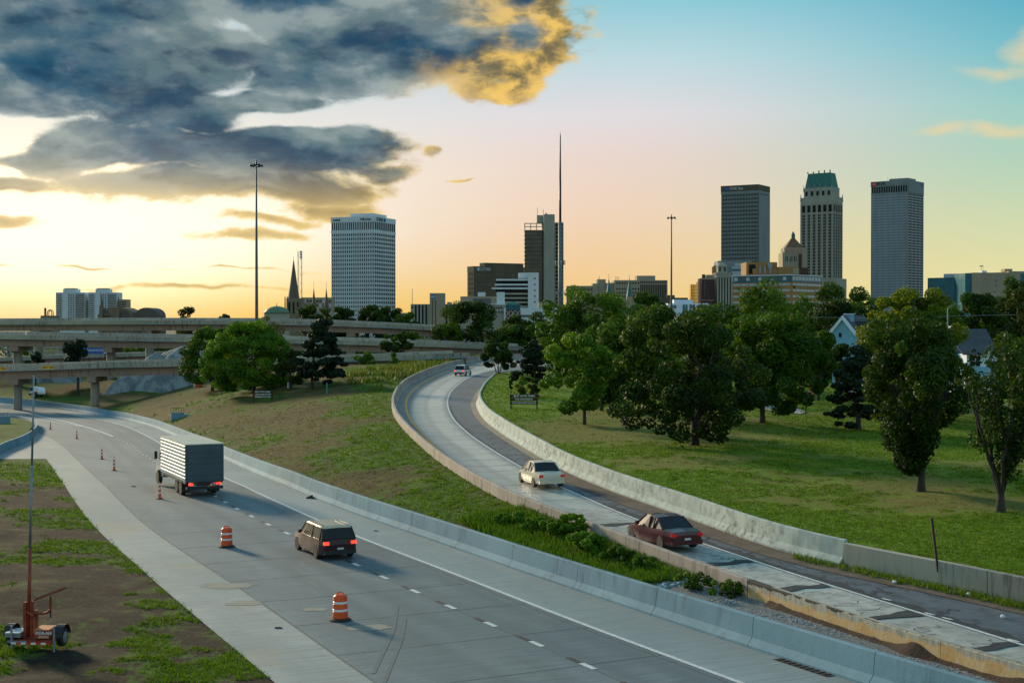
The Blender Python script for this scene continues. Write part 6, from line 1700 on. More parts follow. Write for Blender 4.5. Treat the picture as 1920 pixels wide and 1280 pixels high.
# park path
path_m = surf('path_concrete', (.30, .31, .30), (.24, .25, .24), .5, .8)
pp = [solve(x, y, z_park) for x, y in ((1385, 758), (1440, 757), (1490, 764), (1512, 773), (1500, 778), (1450, 772), (1400, 762))]
cdt_patch([(p.x, p.y) for p in pp], lambda y: 1.5, lambda x, y: z_park(x, y) + .05, path_m, 'path', kind='structure')
pp = [(x, y) for x, y in ((40, 168), (95, 172), (95, 180), (40, 176))]
cdt_patch(pp, lambda y: 3, lambda x, y: z_park(x, y) + .06, p_asph, 'road', kind='structure')

# ------------------------------------------------------------------ drums and cones
def drum(loc, lab, group='orange construction drums'):
    r = thing('traffic_drum', lab, 'traffic drum', loc, 0, group)
    MB().lathe([(.42, 0), (.42, .05), (.33, .09), (.27, .10)], 20).go('rubber_base', black_rubber, r)
    z0 = .10; Hs = [.26, .09, .20, .09, .20, .0]; rr_ = .30
    z = z0
    for i, h in enumerate(Hs[:5]):
        r2 = rr_ - (.008, .002, .014, .002, .012)[i]
        MB().lathe([(rr_ - .012, z), (rr_, z + .015), (r2, z + h - .015), (r2 - .012, z + h)], 20).go('orange_band' if i % 2 == 0 else 'white_band', orange_plastic if i % 2 == 0 else white_reflect, r, smooth=False)
        z += h; rr_ = r2
    MB().lathe([(rr_ - .02, z), (rr_ - .06, z + .05), (rr_ - .10, z + .06)], 20).go('top', orange_plastic, r)
    m_ = MB(); pts = [Vector((-.12, 0, z + .05)), Vector((-.10, 0, z + .12)), Vector((.10, 0, z + .12)), Vector((.12, 0, z + .05))]
    for a, b in zip(pts[:-1], pts[1:]): m_.tube(a, b, .025, n=6)
    m_.go('handle', orange_plastic, r)
    return r
drum(gnd(425, 1025, zh), 'orange and white drum farther up the road, left of the dark sport utility')
drum(gnd(638, 1162, zh), 'nearest orange and white drum, large in the lower middle of the road')
s = solve(1520, 746, z_park); d_ = drum(s, 'distant orange drum standing behind the chain-link fence', 'orange construction drums')
cone_labels = ['farthest slim cone at the gore, by the left edge', 'second slim cone from the left edge of the photo', 'third slim cone, below the camera pole', 'fourth slim cone, alone left of the lane hatching end', 'fifth slim cone, first of the close pair beside the truck', 'sixth slim cone, nearer one of the close pair', 'nearest slim cone, beside the rear wheels of the truck']
cones = [(35.5, 794), (61.5, 800), (94.6, 805), (144, 822.5), (191, 860.5), (214, 882), (299.5, 935)]
cm = []
r0 = None
for (x, y), lb_ in zip(cones, cone_labels):
    loc = gnd(x, y, zh); 
    if r0 is None:
        r0 = thing('traffic_cone', 'orange and white ' + lb_, 'traffic cone', loc, 0, 'slim channelizer cones')
        m_ = MB(); m_.lathe([(.24, 0), (.24, .04), (.12, .06)], 8).go('rubber_base', black_rubber, r0)
        z = .05; rr_ = .10
        for i, h in enumerate([.30, .10, .18, .10, .18, .12]):
            r2 = rr_ - .0085
            MB().lathe([(rr_, z), (r2, z + h)], 12).go('orange_band' if i % 2 == 0 else 'white_band', orange_plastic if i % 2 == 0 else white_reflect, r0); z += h; rr_ = r2
        MB().lathe([(rr_, z), (rr_ * .5, z + .03), (.02, z + .05), (.03, z + .09)], 10).go('top', orange_plastic, r0)
    else: copy_tree(r0, loc, 0, 'orange and white ' + lb_)

# ------------------------------------------------------------------ vehicles
def glassm(): return MATS.get('car_glass') or surf('car_glass', (.008, .010, .012), rough=.3, spec=.35)
tail_r = surf('tail_lamp', (.55, .01, .01), rough=.25, emit=((1.0, .05, .02), 2.2))
tail_dim = surf('tail_lamp_dim', (.35, .01, .01), rough=.25, emit=((1.0, .03, .02), .12))
chrome = surf('chrome', (.55, .56, .57), rough=.2, metal=.9)
trim = surf('black_trim', (.018, .018, .019), rough=.5)
amber = surf('amber_lamp', (.7, .25, .02), rough=.3)
plate_m = surf('licence_plate', (.55, .56, .55), rough=.5)
def wheel_parts(r, x, y, rad, w, side):
    t = MB(); t.lathe([(rad * .62, -w / 2), (rad * .93, -w / 2), (rad, -w / 2 + .03), (rad, w / 2 - .03), (rad * .93, w / 2), (rad * .62, w / 2)], 20)
    o = t.go('wheel', black_rubber, r, loc=(x, y, rad), smooth=False); o.rotation_euler = (PI / 2, 0, 0)
    m_ = MB(); m_.lathe([(rad * .63, -w * .36), (rad * .63, w * .36)], 16)
    for k in range(5):
        a = 2 * PI * k / 5; m_.tube((0, 0, side * w * .40), (math.cos(a) * rad * .6, math.sin(a) * rad * .6, side * w * .40), .035, n=4)
    m_.lathe([(.05, 0), (.05, side * w * .43)], 8).go('rim', chrome, o)
def car(name, label, loc, rz, paint, L=4.6, W_=1.84, H=1.46, kind='sedan', lit=False, roof_mat=None, group=None, cat='car', rails=False):
    r = thing(name, label, cat, loc, rz, group)
    suv = kind in ('suv', 'hatch')
    hb_ = .93 if suv else .88                                # belt line
    hd = H * (.64 if kind == 'suv' else .62)
    hd = .98 if kind == 'suv' else .90
    # stations along x: (x, sill z, deck z, half width)
    h = L / 2
    if suv: st = [(-h, .42, .74, .76), (-h + .06, .30, hd, .86), (-h + .5, .24, hd + .03, .97), (-h * .3, .22, hd + .02, 1.0), (h * .35, .22, hd, 1.0), (h * .55, .24, hd - .03, .98), (h - .35, .26, hd - .12, .92), (h - .06, .30, hd - .26, .80), (h, .42, hd - .40, .66)]
    else: st = [(-h, .44, .72, .74), (-h + .06, .30, hd - .02, .84), (-h + .7, .24, hd + .05, .96), (-h * .3, .20, hd, 1.0), (h * .30, .20, hd - .02, 1.0), (h * .5, .22, hd - .06, .98), (h - .4, .24, hd - .18, .90), (h - .06, .28, hd - .32, .78), (h, .40, hd - .44, .62)]
    hw = W_ / 2; rings = []
    for x, zs, zd, k in st:
        w = hw * k
        rings.append([(x, -w * .96, zs), (x, -w, zs + .16), (x, -w, zs + (zd - zs) * .62), (x, -w * .95, zd - .03), (x, -w * .80, zd), (x, 0, zd + .025), (x, w * .80, zd), (x, w * .95, zd - .03), (x, w, zs + (zd - zs) * .62), (x, w, zs + .16), (x, w * .96, zs)])
    MB().loft(rings).go('body', paint, r, smooth=False)
    # greenhouse
    if kind == 'suv': gs = [(-h + .22, hd, hd, .90, .90), (-h + .42, hd, H - .10, .90, .76), (-h + .8, hd, H - .03, .92, .78), (.2, hd, H - .02, .93, .78), (.62, hd, H - .08, .92, .76), (h * .52, hd - .02, hd + .02, .86, .84)]
    elif kind == 'hatch': gs = [(-h + .12, hd, hd, .88, .88), (-h + .5, hd, H - .10, .90, .74), (-h + 1.0, hd, H - .02, .92, .76), (.1, hd, H - .02, .92, .76), (.5, hd, H - .07, .90, .74), (h * .52, hd - .04, hd, .86, .84)]
    else: gs = [(-h * .62, hd + .04, hd + .05, .86, .84), (-h * .32, hd, H - .06, .90, .70), (-.1, hd, H - .01, .92, .73), (.35, hd, H - .04, .92, .72), (h * .50, hd - .05, hd, .86, .82)]
    gr_ = []
    for x, zb, zt, wb, wt in gs:
        gr_.append([(x, -hw * wb, zb - .05), (x, -hw * wt, zt), (x, 0, zt + .02), (x, hw * wt, zt), (x, hw * wb, zb - .05)])
    MB().loft(gr_).go('window_glass', glassm(), r)
    rp = []
    top = [g for g in gs if g[2] > H - .2]
    for x, zb, zt, wb, wt in top: rp.append([(x, -hw * wt - .01, zt - .03), (x, -hw * wt * .96, zt + .015), (x, 0, zt + .045), (x, hw * wt * .96, zt + .015), (x, hw * wt + .01, zt - .03)])
    MB().loft(rp).go('roof', roof_mat or paint, r)
    for sy in (-1, 1):
        for a, b in ((0, 1), (-2, -1)):
            pa, pb = gs[a], gs[b]
            m_ = MB(); m_.tube((pa[0], sy * hw * (pa[3] if pa[2] - pa[1] < .1 else pa[4]), pa[1] if pa[2] - pa[1] < .1 else pa[2]), (pb[0], sy * hw * (pb[4] if pb[2] > H - .2 else pb[3]), pb[2] if pb[2] > H - .2 else pb[1]), .04, n=4).go('pillar', paint, r)
        xm = (top[0][0] + top[-1][0]) / 2
        for xx in (xm, top[0][0] + .1): MB().tube((xx, sy * hw * .925, hd - .03), (xx, sy * hw * .775, H - .05), .04, n=4).go('pillar', paint, r)
    for sy in (-1, 1):
        o = MB().box(-h - .02, -h + .12, sy * hw * .72 - .13, sy * hw * .72 + .13, hd - .22, hd - .08).go('tail_light', tail_r if lit else tail_dim, r)
        MB().box(h - .16, h + .005, sy * hw * .56 - .16, sy * hw * .56 + .14, hd - .40, hd - .28).go('headlight', white_reflect, r)
        MB().frustum(gs[-1][0] - .55, gs[-1][0] - .38, sy * hw * 1.06 - .09, sy * hw * 1.06 + .09, hd - .0, hd + .15, .02).go('mirror', paint, r)
        for x in (-h * .60, h * .62): wheel_parts(r, x, sy * (hw - .12), .35 if suv else .32, .22, sy)
        for x in (): MB().lathe([((.40 if suv else .37), -.02), ((.40 if suv else .37), .02)], 18).go('wheel_arch', trim, r, loc=(x, sy * (hw - .005), .36)).rotation_euler = (PI / 2, 0, 0)
    MB().box(-h - .05, -h + .1, -hw * .84, hw * .84, .30, .50).go('bumper', trim if suv else paint, r); MB().box(h - .2, h + .04, -hw * .70, hw * .70, .26, .42).go('bumper', trim, r)
    MB().box(-h - .065, -h - .05, -.16, .16, .52, .62).go('licence_plate', plate_m, r); MB().box(h - .02, h + .02, -.4, .4, .44, .52).go('grille', trim, r)
    if rails:
        for sy in (-1, 1): MB().tube((-h + .6, sy * hw * .68, H + .06), (.25, sy * hw * .68, H + .06), .03, n=5).go('roof_rail', chrome, r)
    return r
def heading_at(P, y):
    i = int(np.argmin(np.abs(P[:, 1] - y))); t = tangent(P)[i]
    if t[1] < 0: t = -t
    return math.atan2(t[1], t[0])
pearl = surf('pearl_paint', (.62, .56, .42), rough=.22, spec=.7); blackp = surf('black_paint', (.012, .012, .016), rough=.3, spec=.4)
maroon = surf('maroon_paint', (.075, .010, .012), rough=.2, spec=.7); whitep = surf('white_car_paint', (.62, .64, .62), rough=.25, spec=.6); bluep = surf('blue_car_paint', (.02, .07, .16), rough=.25); silverp = surf('silver_paint', (.38, .40, .42), rough=.25, metal=.6); sandp = surf('sand_roof_paint', (.42, .36, .25), rough=.4, spec=.4)
y = 70.2; x = (607 - 960) / F * y
car('sport_utility', 'dark sport utility with pale roof driving away in the middle of the new highway', (x, y, float(zh(y))), heading_at(HD, y), surf('dark_oxblood_paint', (.035, .008, .010), rough=.3, spec=.4), 4.8, 1.90, 1.58, 'suv', True, sandp, rails=True)
y = 86; x = (1014 - 960) / F * y
car('sedan', 'cream sedan driving away round the ramp, middle one of the three ramp cars', (x, y, float(zr(y)) + .03), heading_at(WL, y), pearl, 4.7, 1.84, 1.45)
y = 66.5; x = (1243 - 960) / F * y
car('sedan', 'dark maroon sedan driving away on the ramp, nearest of the ramp cars', (x, y, float(zr(y)) + .03), heading_at(WL, y), maroon, 4.7, 1.84, 1.42)
y = 219; x = (868 - 960) / F * y
car('hatchback', 'white-roofed blue hatchback far up the ramp bend', (x, y, float(zr(y)) + .02), heading_at(WL, y) - .15, whitep, 4.3, 1.8, 1.6, 'hatch', True)
# parked cars behind the fence
for k, (px, D, pm, lab) in enumerate([(1868, 160, whitep, 'white parked car seen between the leaves of the thin right tree'), (1925, 162, silverp, 'silver parked car cut by the right edge, behind the thin tree'), (1828, 163, maroon, 'dark red parked car left of the white parked one')]):
    car('parked_car', lab, ((px - 960) / F * D, D, park_z(px, D) + .05), PI + .05, pm, 4.5, 1.8, 1.5, 'hatch' if k else 'sedan', group='parked cars beyond the park fence')
D = 262; car('parked_car', 'white car partly hidden behind the highway barrier at far left', ((67 - 960) / F * 290, 290, z_of((67 - 960) / F * 290, 290, z_field) + .0), 1.6, whitep, 4.6, 1.85, 1.8, 'suv')

# box truck
yb = 93.0; xb = (383 - 960) / F * yb
alu = surf('truck_aluminium', (.42, .48, .51), (.34, .40, .43), .8, .55); rooft = surf('truck_roof', (.72, .66, .52), (.66, .60, .48), .7, .35)
rearm = surf('truck_rear_door', (.055, .085, .10), (.04, .065, .08), .8, .5); cabm = surf('truck_cab_paint', (.30, .36, .40), rough=.3)
hd_ = heading_at(HD, yb + 3) + .09
r = thing('box_truck', 'large box truck with ribbed pale sides driving away on the new highway', 'truck', (xb, yb, float(zh(yb))), hd_)
Lb, hw = 7.6, 1.25
MB().box(.1, Lb, -hw, hw, 1.05, 3.42).go('cargo_box', alu, r); MB().box(.0, Lb + .03, -hw - .02, hw + .02, 3.42, 3.50).go('roof', rooft, r)
for k in range(10):
    z = 1.16 + k * .232
    for sy in (-1, 1):
        a, b = (hw, hw + .035) if sy > 0 else (-hw - .035, -hw)
        MB().prism([(0, 0), (0, 0), (0, 0)], 0, 0) if False else None
        MB().add([(.12, sy * hw, z), (Lb - .02, sy * hw, z), (Lb - .02, sy * hw, z + .13), (.12, sy * hw, z + .13), (.12, sy * (hw + .045), z + .03), (Lb - .02, sy * (hw + .045), z + .03), (Lb - .02, sy * (hw + .03), z + .10), (.12, sy * (hw + .03), z + .10)], [(0, 3, 2, 1), (4, 5, 6, 7), (0, 1, 5, 4), (1, 2, 6, 5), (2, 3, 7, 6), (3, 0, 4, 7)]).go('side_rib', alu, r)
MB().box(-.0, .1, -hw - .01, hw + .01, 1.0, 3.44).go('rear_frame', rearm, r)
for k in range(6): MB().box(-.03, -.005, -hw + .12, hw - .12, 1.12 + k * .365, 1.12 + k * .365 + .35).go('door_panel', rearm, r)
MB().box(.1, Lb + 2.2, -.42, .42, .72, .98).go('chassis', trim, r); MB().box(-.08, .18, -hw + .05, hw - .05, .52, .70).go('rear_bumper', trim, r)
MB().box(.2, Lb, -hw + .02, -hw + .10, .88, 1.04).go('side_skirt', trim, r); MB().box(.2, Lb, hw - .10, hw - .02, .88, 1.04).go('side_skirt', trim, r)
for sy in (-1, 1):
    MB().box(-.06, .0, sy * .93 - .14, sy * .93 + .14, .80, .94).go('tail_light', tail_r, r)
    wheel_parts(r, 1.9, sy * (hw - .22), .50, .30, sy); wheel_parts(r, 3.1, sy * (hw - .22), .50, .30, sy); wheel_parts(r, Lb + 1.45, sy * (hw - .18), .50, .28, sy)
    MB().box(1.15, 1.19, sy * (hw - .25) - .26, sy * (hw - .25) + .26, .22, .95).go('mud_flap', black_rubber, r)
cb = [(Lb + .25, .75), (Lb + .25, 2.55), (Lb + .6, 2.72), (Lb + 1.25, 2.66), (Lb + 1.75, 1.85), (Lb + 2.7, 1.55), (Lb + 2.85, .65), (Lb + .4, .55)]
MB().prism(cb, -1.05, 1.05).go('cab', cabm, r)
for sy in (-1, 1):
    MB().prism([(Lb + .55, 1.75), (Lb + .6, 2.45), (Lb + 1.2, 2.45), (Lb + 1.55, 1.78)], sy * 1.05 if sy > 0 else -1.07, 1.07 if sy > 0 else -1.05).go('side_window', glassm(), r)
    MB().box(Lb + 1.55, Lb + 1.65, sy * 1.28 - .10, sy * 1.28 + .10, 1.75, 2.3).go('mirror', trim, r)
    MB().box(Lb + 2.75, Lb + 2.9, sy * .8 - .15, sy * .8 + .15, .95, 1.15).go('headlight', white_reflect, r)
MB().add([(Lb + 1.28, -.95, 2.60), (Lb + 1.28, .95, 2.60), (Lb + 1.78, .95, 1.88), (Lb + 1.78, -.95, 1.88)], [(0, 1, 2, 3)]).go('windscreen', glassm(), r)
MB().box(.3, Lb + .9, -.95, -.5, .55, .9).go('fuel_tank', chrome, r)
# trucks under the far bridges
for k, (px, py, D, pm, lab) in enumerate([(636, 717, 430, whitep, 'white lorry cab parked in the shade under the bridges'), (680, 712, 425, sandp, 'small cream utility cart parked under the bridges')]):
    p = at(px, py, D); r = thing('parked_lorry', lab, 'truck', (p.x, D, -7.1), -.4)
    s_ = 1.0 if k == 0 else .8
    MB().box(-1.3 * s_, 1.3 * s_, .6, 5, .8, 2.6 * s_).go('body', pm, r); MB().frustum(-1.2 * s_, 1.2 * s_, -1.5, .6, .7, 1.8 * s_, .15).go('bonnet', pm, r)
    MB().box(-1.1 * s_, 1.1 * s_, .45, .61, 1.85 * s_, 2.5 * s_).go('windscreen', glassm(), r); MB().box(-.6, .6, -1.53, -1.4, .9, 1.5 * s_).go('grille', trim, r)
    for sx in (-1, 1):
        for yy in (-.6, 3.8): o = MB().lathe([(.5, -.15), (.5, .15)], 14).go('wheel', black_rubber, r, loc=(sx * 1.15 * s_, yy, .5)); o.rotation_euler = (0, PI / 2, 0)

# ------------------------------------------------------------------ camera trailer at lower left
s = solve(64, 1226, z_verge); D = s.y; k_ = D / F              # metres per photo pixel here
r = thing('camera_trailer', 'orange solar trailer carrying the tall traffic camera pole on the verge', 'trailer', s, R(-4))
Xp = lambda px: (px - 64) * k_
Zp = lambda py: (1226 - py) * k_
MB().box(Xp(18), Xp(98), 0, 1.3, Zp(1213), Zp(1207)).go('frame', orange_paint, r)
for i in range(8):
    MB().box(Xp(20 + i * 9.6), Xp(29.6 + i * 9.6), -.03, -.005, Zp(1214), Zp(1210.5)).go('reflector_strip', white_reflect if i % 2 == 0 else surf('reflective_red', (.6, .03, .02), rough=.4) if i == 1 else (white_reflect if i % 2 == 0 else bpy.data.materials['reflective_red']), r)
MB().box(Xp(5), Xp(35), .1, .8, Zp(1203), Zp(1195)).go('battery_box', galv, r); MB().box(Xp(6), Xp(34), .05, .85, Zp(1195), Zp(1193.5)).go('battery_lid', b_roofw, r)
MB().box(Xp(12), Xp(50), -.02, .5, Zp(1212), Zp(1207.5)).go('tray', galv, r)
MB().box(Xp(62), Xp(90), .15, .75, Zp(1205), Zp(1189)).go('control_box', orange_paint, r); MB().box(Xp(61), Xp(91), .1, .8, Zp(1189), Zp(1187)).go('control_lid', surf('pale_orange_paint', (.62, .22, .07), rough=.5), r)
text_mesh('DDR-063', .145, white_reflect, r, (Xp(79.5), .14, Zp(1194.5)), name='stencil_lettering', bold=.004); MB().box(Xp(69), Xp(89), .135, .149, Zp(1204), Zp(1199)).go('decal', surf('pale_decal', (.55, .30, .2), rough=.6), r)
for xa, xb, yt in ((35, 41, 1139), (48.5, 53, 1137), (56.5, 62, 1154)): MB().box(Xp(xa), Xp(xb), .35, .48, Zp(1207), Zp(yt)).go('upright', orange_paint, r)
MB().box(Xp(41), Xp(49), .38, .46, Zp(1200), Zp(1160)).go('mast_plate', orange_paint, r); MB().tube((Xp(43), .4, Zp(1157)), (Xp(58), .2, Zp(1163)), .05).go('cross_bar', orange_paint, r)
m_ = MB(); pts = [(60, 1159), (76, 1159), (84, 1157), (89, 1152), (90, 1130)]
for a, b in zip(pts[:-1], pts[1:]): m_.tube((Xp(a[0]), .3, Zp(a[1])), (Xp(b[0]), .3, Zp(b[1])), .045)
m_.go('panel_arm', orange_paint, r); MB().tube((Xp(89.5), .3, Zp(1166)), (Xp(89.5), .3, Zp(1126)), .03).go('panel_post', dark_metal, r)
a, b = Vector((Xp(66), 0, Zp(1128))), Vector((Xp(116), 0, Zp(1110)))
pm = MB(); q = [Vector((Xp(66), -.1, Zp(1128))), Vector((Xp(80), -.42, Zp(1121.5))), Vector((Xp(116), .5, Zp(1110))), Vector((Xp(101), .9, Zp(1118)))]
dn = Vector((0, 0, -.05)); pm.add([*q, *[v + dn for v in q]], [(0, 1, 2, 3), (7, 6, 5, 4), (0, 4, 5, 1), (1, 5, 6, 2), (2, 6, 7, 3), (3, 7, 4, 0)]).go('solar_panel', surf('solar_cells', (.01, .014, .03), rough=.15, spec=.8), r)
m_ = MB(); 
for i in range(4): m_.tube(q[i] - Vector((0, 0, .02)), q[(i + 1) % 4] - Vector((0, 0, .02)), .035, n=5)
m_.go('panel_frame', orange_paint, r)
for px in (4, 102):
    o = MB().lathe([(.20, -.10), (.30, -.10), (.32, -.07), (.32, .07), (.30, .10), (.20, .10)], 22).go('wheel', black_rubber, r, loc=(Xp(px), .75, .32)); o.rotation_euler = (0, PI / 2, 0)
    MB().lathe([(.2, -.05), (.2, .12), (.06, .14)], 14).go('rim', galv, o)
    m_ = MB(); pts = [(math.cos(t) * .42, math.sin(t) * .42) for t in np.linspace(R(5), R(175), 10)]
    for (y0, z0), (y1, z1) in zip(pts[:-1], pts[1:]): m_.add([(Xp(px) - .15, .75 + y0, .36 + z0), (Xp(px) + .15, .75 + y0, .36 + z0), (Xp(px) + .15, .75 + y1, .36 + z1), (Xp(px) - .15, .75 + y1, .36 + z1), (Xp(px) - .15, .75 + y0 * .95, .36 + z0 * .95), (Xp(px) + .15, .75 + y0 * .95, .36 + z0 * .95), (Xp(px) + .15, .75 + y1 * .95, .36 + z1 * .95), (Xp(px) - .15, .75 + y1 * .95, .36 + z1 * .95)], [(0, 1, 2, 3), (7, 6, 5, 4), (0, 4, 5, 1), (2, 6, 7, 3)])
    m_.go('mudguard', trim, r)
MB().tube((Xp(8), .75, .36), (Xp(100), .75, .36), .05).go('axle', dark_metal, r)
for px in (20, 102): MB().tube((Xp(px), .02, -.05), (Xp(px), .02, .85), .04).go('jack_leg', galv, r)
m_ = MB(); m_.tube((Xp(44), .42, Zp(1205)), (Xp(47.5), .42, Zp(1037)), .075, .06).go('lower_mast', orange_paint, r, smooth=True)
MB().tube((Xp(47.5), .42, Zp(1037)), (Xp(52), .42, Zp(880)), .05, .045).go('middle_mast', galv, r, smooth=True); MB().tube((Xp(52), .42, Zp(880)), (Xp(57), .42, Zp(710)), .04, .032).go('upper_mast', galv, r, smooth=True)
cw = surf('camera_white', (.70, .74, .78), rough=.35)
MB().box(Xp(57.5), Xp(61.5), .36, .48, Zp(740), Zp(730)).go('camera_bracket', cw, r); MB().tube((Xp(60), .42, Zp(733.5)), (Xp(73), .42, Zp(735.5)), .055, .07).go('camera_arm', cw, r)
h_ = MB().lathe([(.02, .10), (.10, .08), (.13, 0), (.13, -.12), (.11, -.14)], 14).go('camera_housing', cw, r, loc=(Xp(71.5), .42, Zp(737)), smooth=True); MB().lathe([(.105, -.14), (.09, -.20), (.05, -.24), (.01, -.25)], 14).go('camera_dome', glassm(), h_, smooth=True)

# ------------------------------------------------------------------ signs on the grass
brown_wood = surf('brown_stained_wood', (.06, .026, .014), (.04, .018, .01), 4, .75, stretch=(.3, 1, 1))
def tree_sign(px0, px1, ybase, f, lines, lab):
    s = solve((px0 + px1) / 2, ybase, f); D = s.y; k_ = D / F; w = (px1 - px0) * k_
    r = thing('planting_sign', lab, 'sign', s, 0, 'brown wooden planting signs'); h = w * .30 / 3
    zt = 1.55 * w / 3.0 * 1.0
    for i, (t, sz) in enumerate(lines):
        z = zt - i * (h * 1.22); o = MB().box(-w / 2, w / 2, -.05, .0, z - h, z).go('board', brown_wood, r)
        if isinstance(t, tuple):                       # carved words too worn to read
            tot_ = sum(t) + len(t) - 1; u_ = w * .78 / tot_; x_ = -w * .39
            for n_ in t:
                for q_ in range(n_): MB().box(x_ + (q_ + .15) * u_, x_ + (q_ + .8) * u_, -.058, -.051, z - h * (.5 + sz / 3), z - h * (.5 - sz / 3)).go('worn_letter', white_reflect, o)
                x_ += (n_ + 1) * u_
            continue
        text_mesh(t, h * sz, white_reflect, o, (0 + (w * .05 if i == 0 else 0), -.06, z - h / 2), ext=.004, bold=h * .02)
    MB().box(-w * .36, -w * .30, -.062, -.051, zt - h * .82, zt - h * .18).go('tree_emblem', white_reflect, r)
    for sx in (-1, 1): MB().box(sx * w * .46 - .06, sx * w * .46 + .06, .0, .10, -.4, zt).go('post', brown_wood, r)
tree_sign(956, 1009, 767, z_park, [('UP WITH TREES', .95), ('FOR OUR PARENTS', .72), ('TOM AND SUSIE WALLACE', .70)], 'near brown wooden sign on the lawn by the inside bend reading up with trees')
tree_sign(474, 512, 752, z_field, [('UP WITH TREES', .9), ((1, 5, 2, 5, 3, 5), .8), ((12, 2, 3, 4), .8)], 'farther brown wooden sign on the brown field below the domed tree')

# ------------------------------------------------------------------ small things
def post(px, py, f, h, w, mt, lab, name='marker_post', tilt=0.0, cat='post', band=None):
    s = solve(px, py, f); r = thing(name, lab, cat, s); r.rotation_euler = (0, tilt, 0)
    MB().box(-w / 2, w / 2, -w / 2, w / 2, -.3, h).go('stake', mt, r)
    if band: MB().box(-w / 2 - .01, w / 2 + .01, -w / 2 - .01, w / 2 + .01, h * .55, h * .95).go('band', band, r)
rust = surf('rusty_steel', (.05, .025, .015), (.03, .018, .012), 4, .8)
post(1757, 1060, z_park, 1.9, .09, rust, 'dark leaning steel post on the lawn near the right wall', 'steel_post', R(-7))
post(364, 726, z_field, .95, .16, white_reflect, 'white marker post at the edge of the far field, left of the domed tree')
post(613, 738, z_field, 1.3, .13, surf('teal_paint', (.05, .30, .28), rough=.6), 'teal marker post on the crest of the field right of the pine')
post(540, 728, z_field, .8, .12, white_reflect, 'pale short marker post between the domed tree and the pine')
post(836, 684, z_field, 1.3, .14, white_reflect, 'white and orange marker post behind the ramp barrier', band=orange_plastic)
post(741, 699, z_field, .9, .14, orange_plastic, 'small orange marker beside the bright young tree')
s = solve(373, 726, z_field); r = thing('orange_barrel', 'low orange-red bundle at the field edge beside the white marker post', 'barrel', s); MB().lathe([(.45, 0), (.55, .3), (.5, .7), (.3, .85)], 10).go('netting', orange_plastic, r)
# concrete headwall in the slope
def headwall(px, py, f, w, h, lab, rz=.4, fence=False):
    s = solve(px, py, f); r = thing('headwall', lab, 'headwall', s, rz)
    MB().box(-w / 2, w / 2, 0, .25, -.4, h).go('wall', c_new, r); MB().slab([(w / 2, 0), (w / 2 + .9, -1.0), (w / 2 + 1.05, -.8), (w / 2, .25)], -.3, h * .7).go('wing_wall', c_new, r)
    if fence:
        for k in range(6): MB().tube((-w / 2 + w * k / 5, .12, h), (-w / 2 + w * k / 5, .12, h + .6), .025, n=5).go('post', dark_metal, r)
        MB().tube((-w / 2, .12, h + .6), (w / 2, .12, h + .6), .025, n=5).go('rail', dark_metal, r)
headwall(333, 786, z_field, 1.7, .9, 'small concrete drain headwall poking out of the brown slope above the truck', .35, True)
s = gnd(3, 803, zh); r = thing('headwall', 'concrete abutment stub with railing on the grass island at the left edge', 'headwall', (s.x, s.y, s.z), .1)
MB().box(-2.8, 1.1, 0, .4, -.2, 1.7).go('wall', c_new, r)
for k in range(7): MB().tube((-2.6 + k * .55, .2, 1.7), (-2.6 + k * .55, .2, 2.1), .03, n=5).go('post', dark_metal, r)
MB().tube((-2.7, .2, 2.1), (.9, .2, 2.1), .03, n=5).go('rail', dark_metal, r)
# storm drain by the barrier
p = gnd(1517, 1249, zh); th = heading_at(HB, p.y)
r = thing('storm_drain', 'black storm drain opening at the foot of the new barrier, lower right', 'drain', (p.x, p.y, .006), th + PI)
MB().box(-1.35, 1.35, -.42, .30, 0, .012).go('grate', black_rubber, r); MB().box(-1.35, 1.35, .32, .46, 0, .34).go('inlet_frame', c_new, r); MB().box(-1.1, 1.1, .30, .325, .03, .25).go('inlet_mouth', black_rubber, r)
for k in range(9): MB().box(-1.2 + k * .29, -1.14 + k * .29, -.40, .28, .012, .03).go('grate_bar', rust, r)
p = gnd(584, 934, zh); r = thing('debris', 'small dark clump of debris at the barrier foot near the truck', 'debris', p)
m_ = MB()
for k in range(5): m_.frustum(-.35 + k * .14, -.18 + k * .14, -.1 + .05 * (k % 2), .12, 0, .10 + .06 * (k % 3), .03)
m_.go('rubble', rust, r)
for (px, py, lab, sz) in [(521, 1177, 'small dark scrap on the pale apron near the lower middle', .12), (250, 912, 'tiny dark scrap on the lane right of the cone pair', .14), (704, 995, 'small dark scrap on the road shoulder right of the sport utility', .10)]:
    p = gnd(px, py, zh); r = thing('debris', lab, 'debris', p); m_ = MB(); m_.frustum(-sz, sz, -sz * .5, sz * .5, 0, sz * .4, sz * .2).frustum(sz * .6, sz * 1.5, -.04, .05, 0, sz * .25, .02).go('scrap', rust, r)
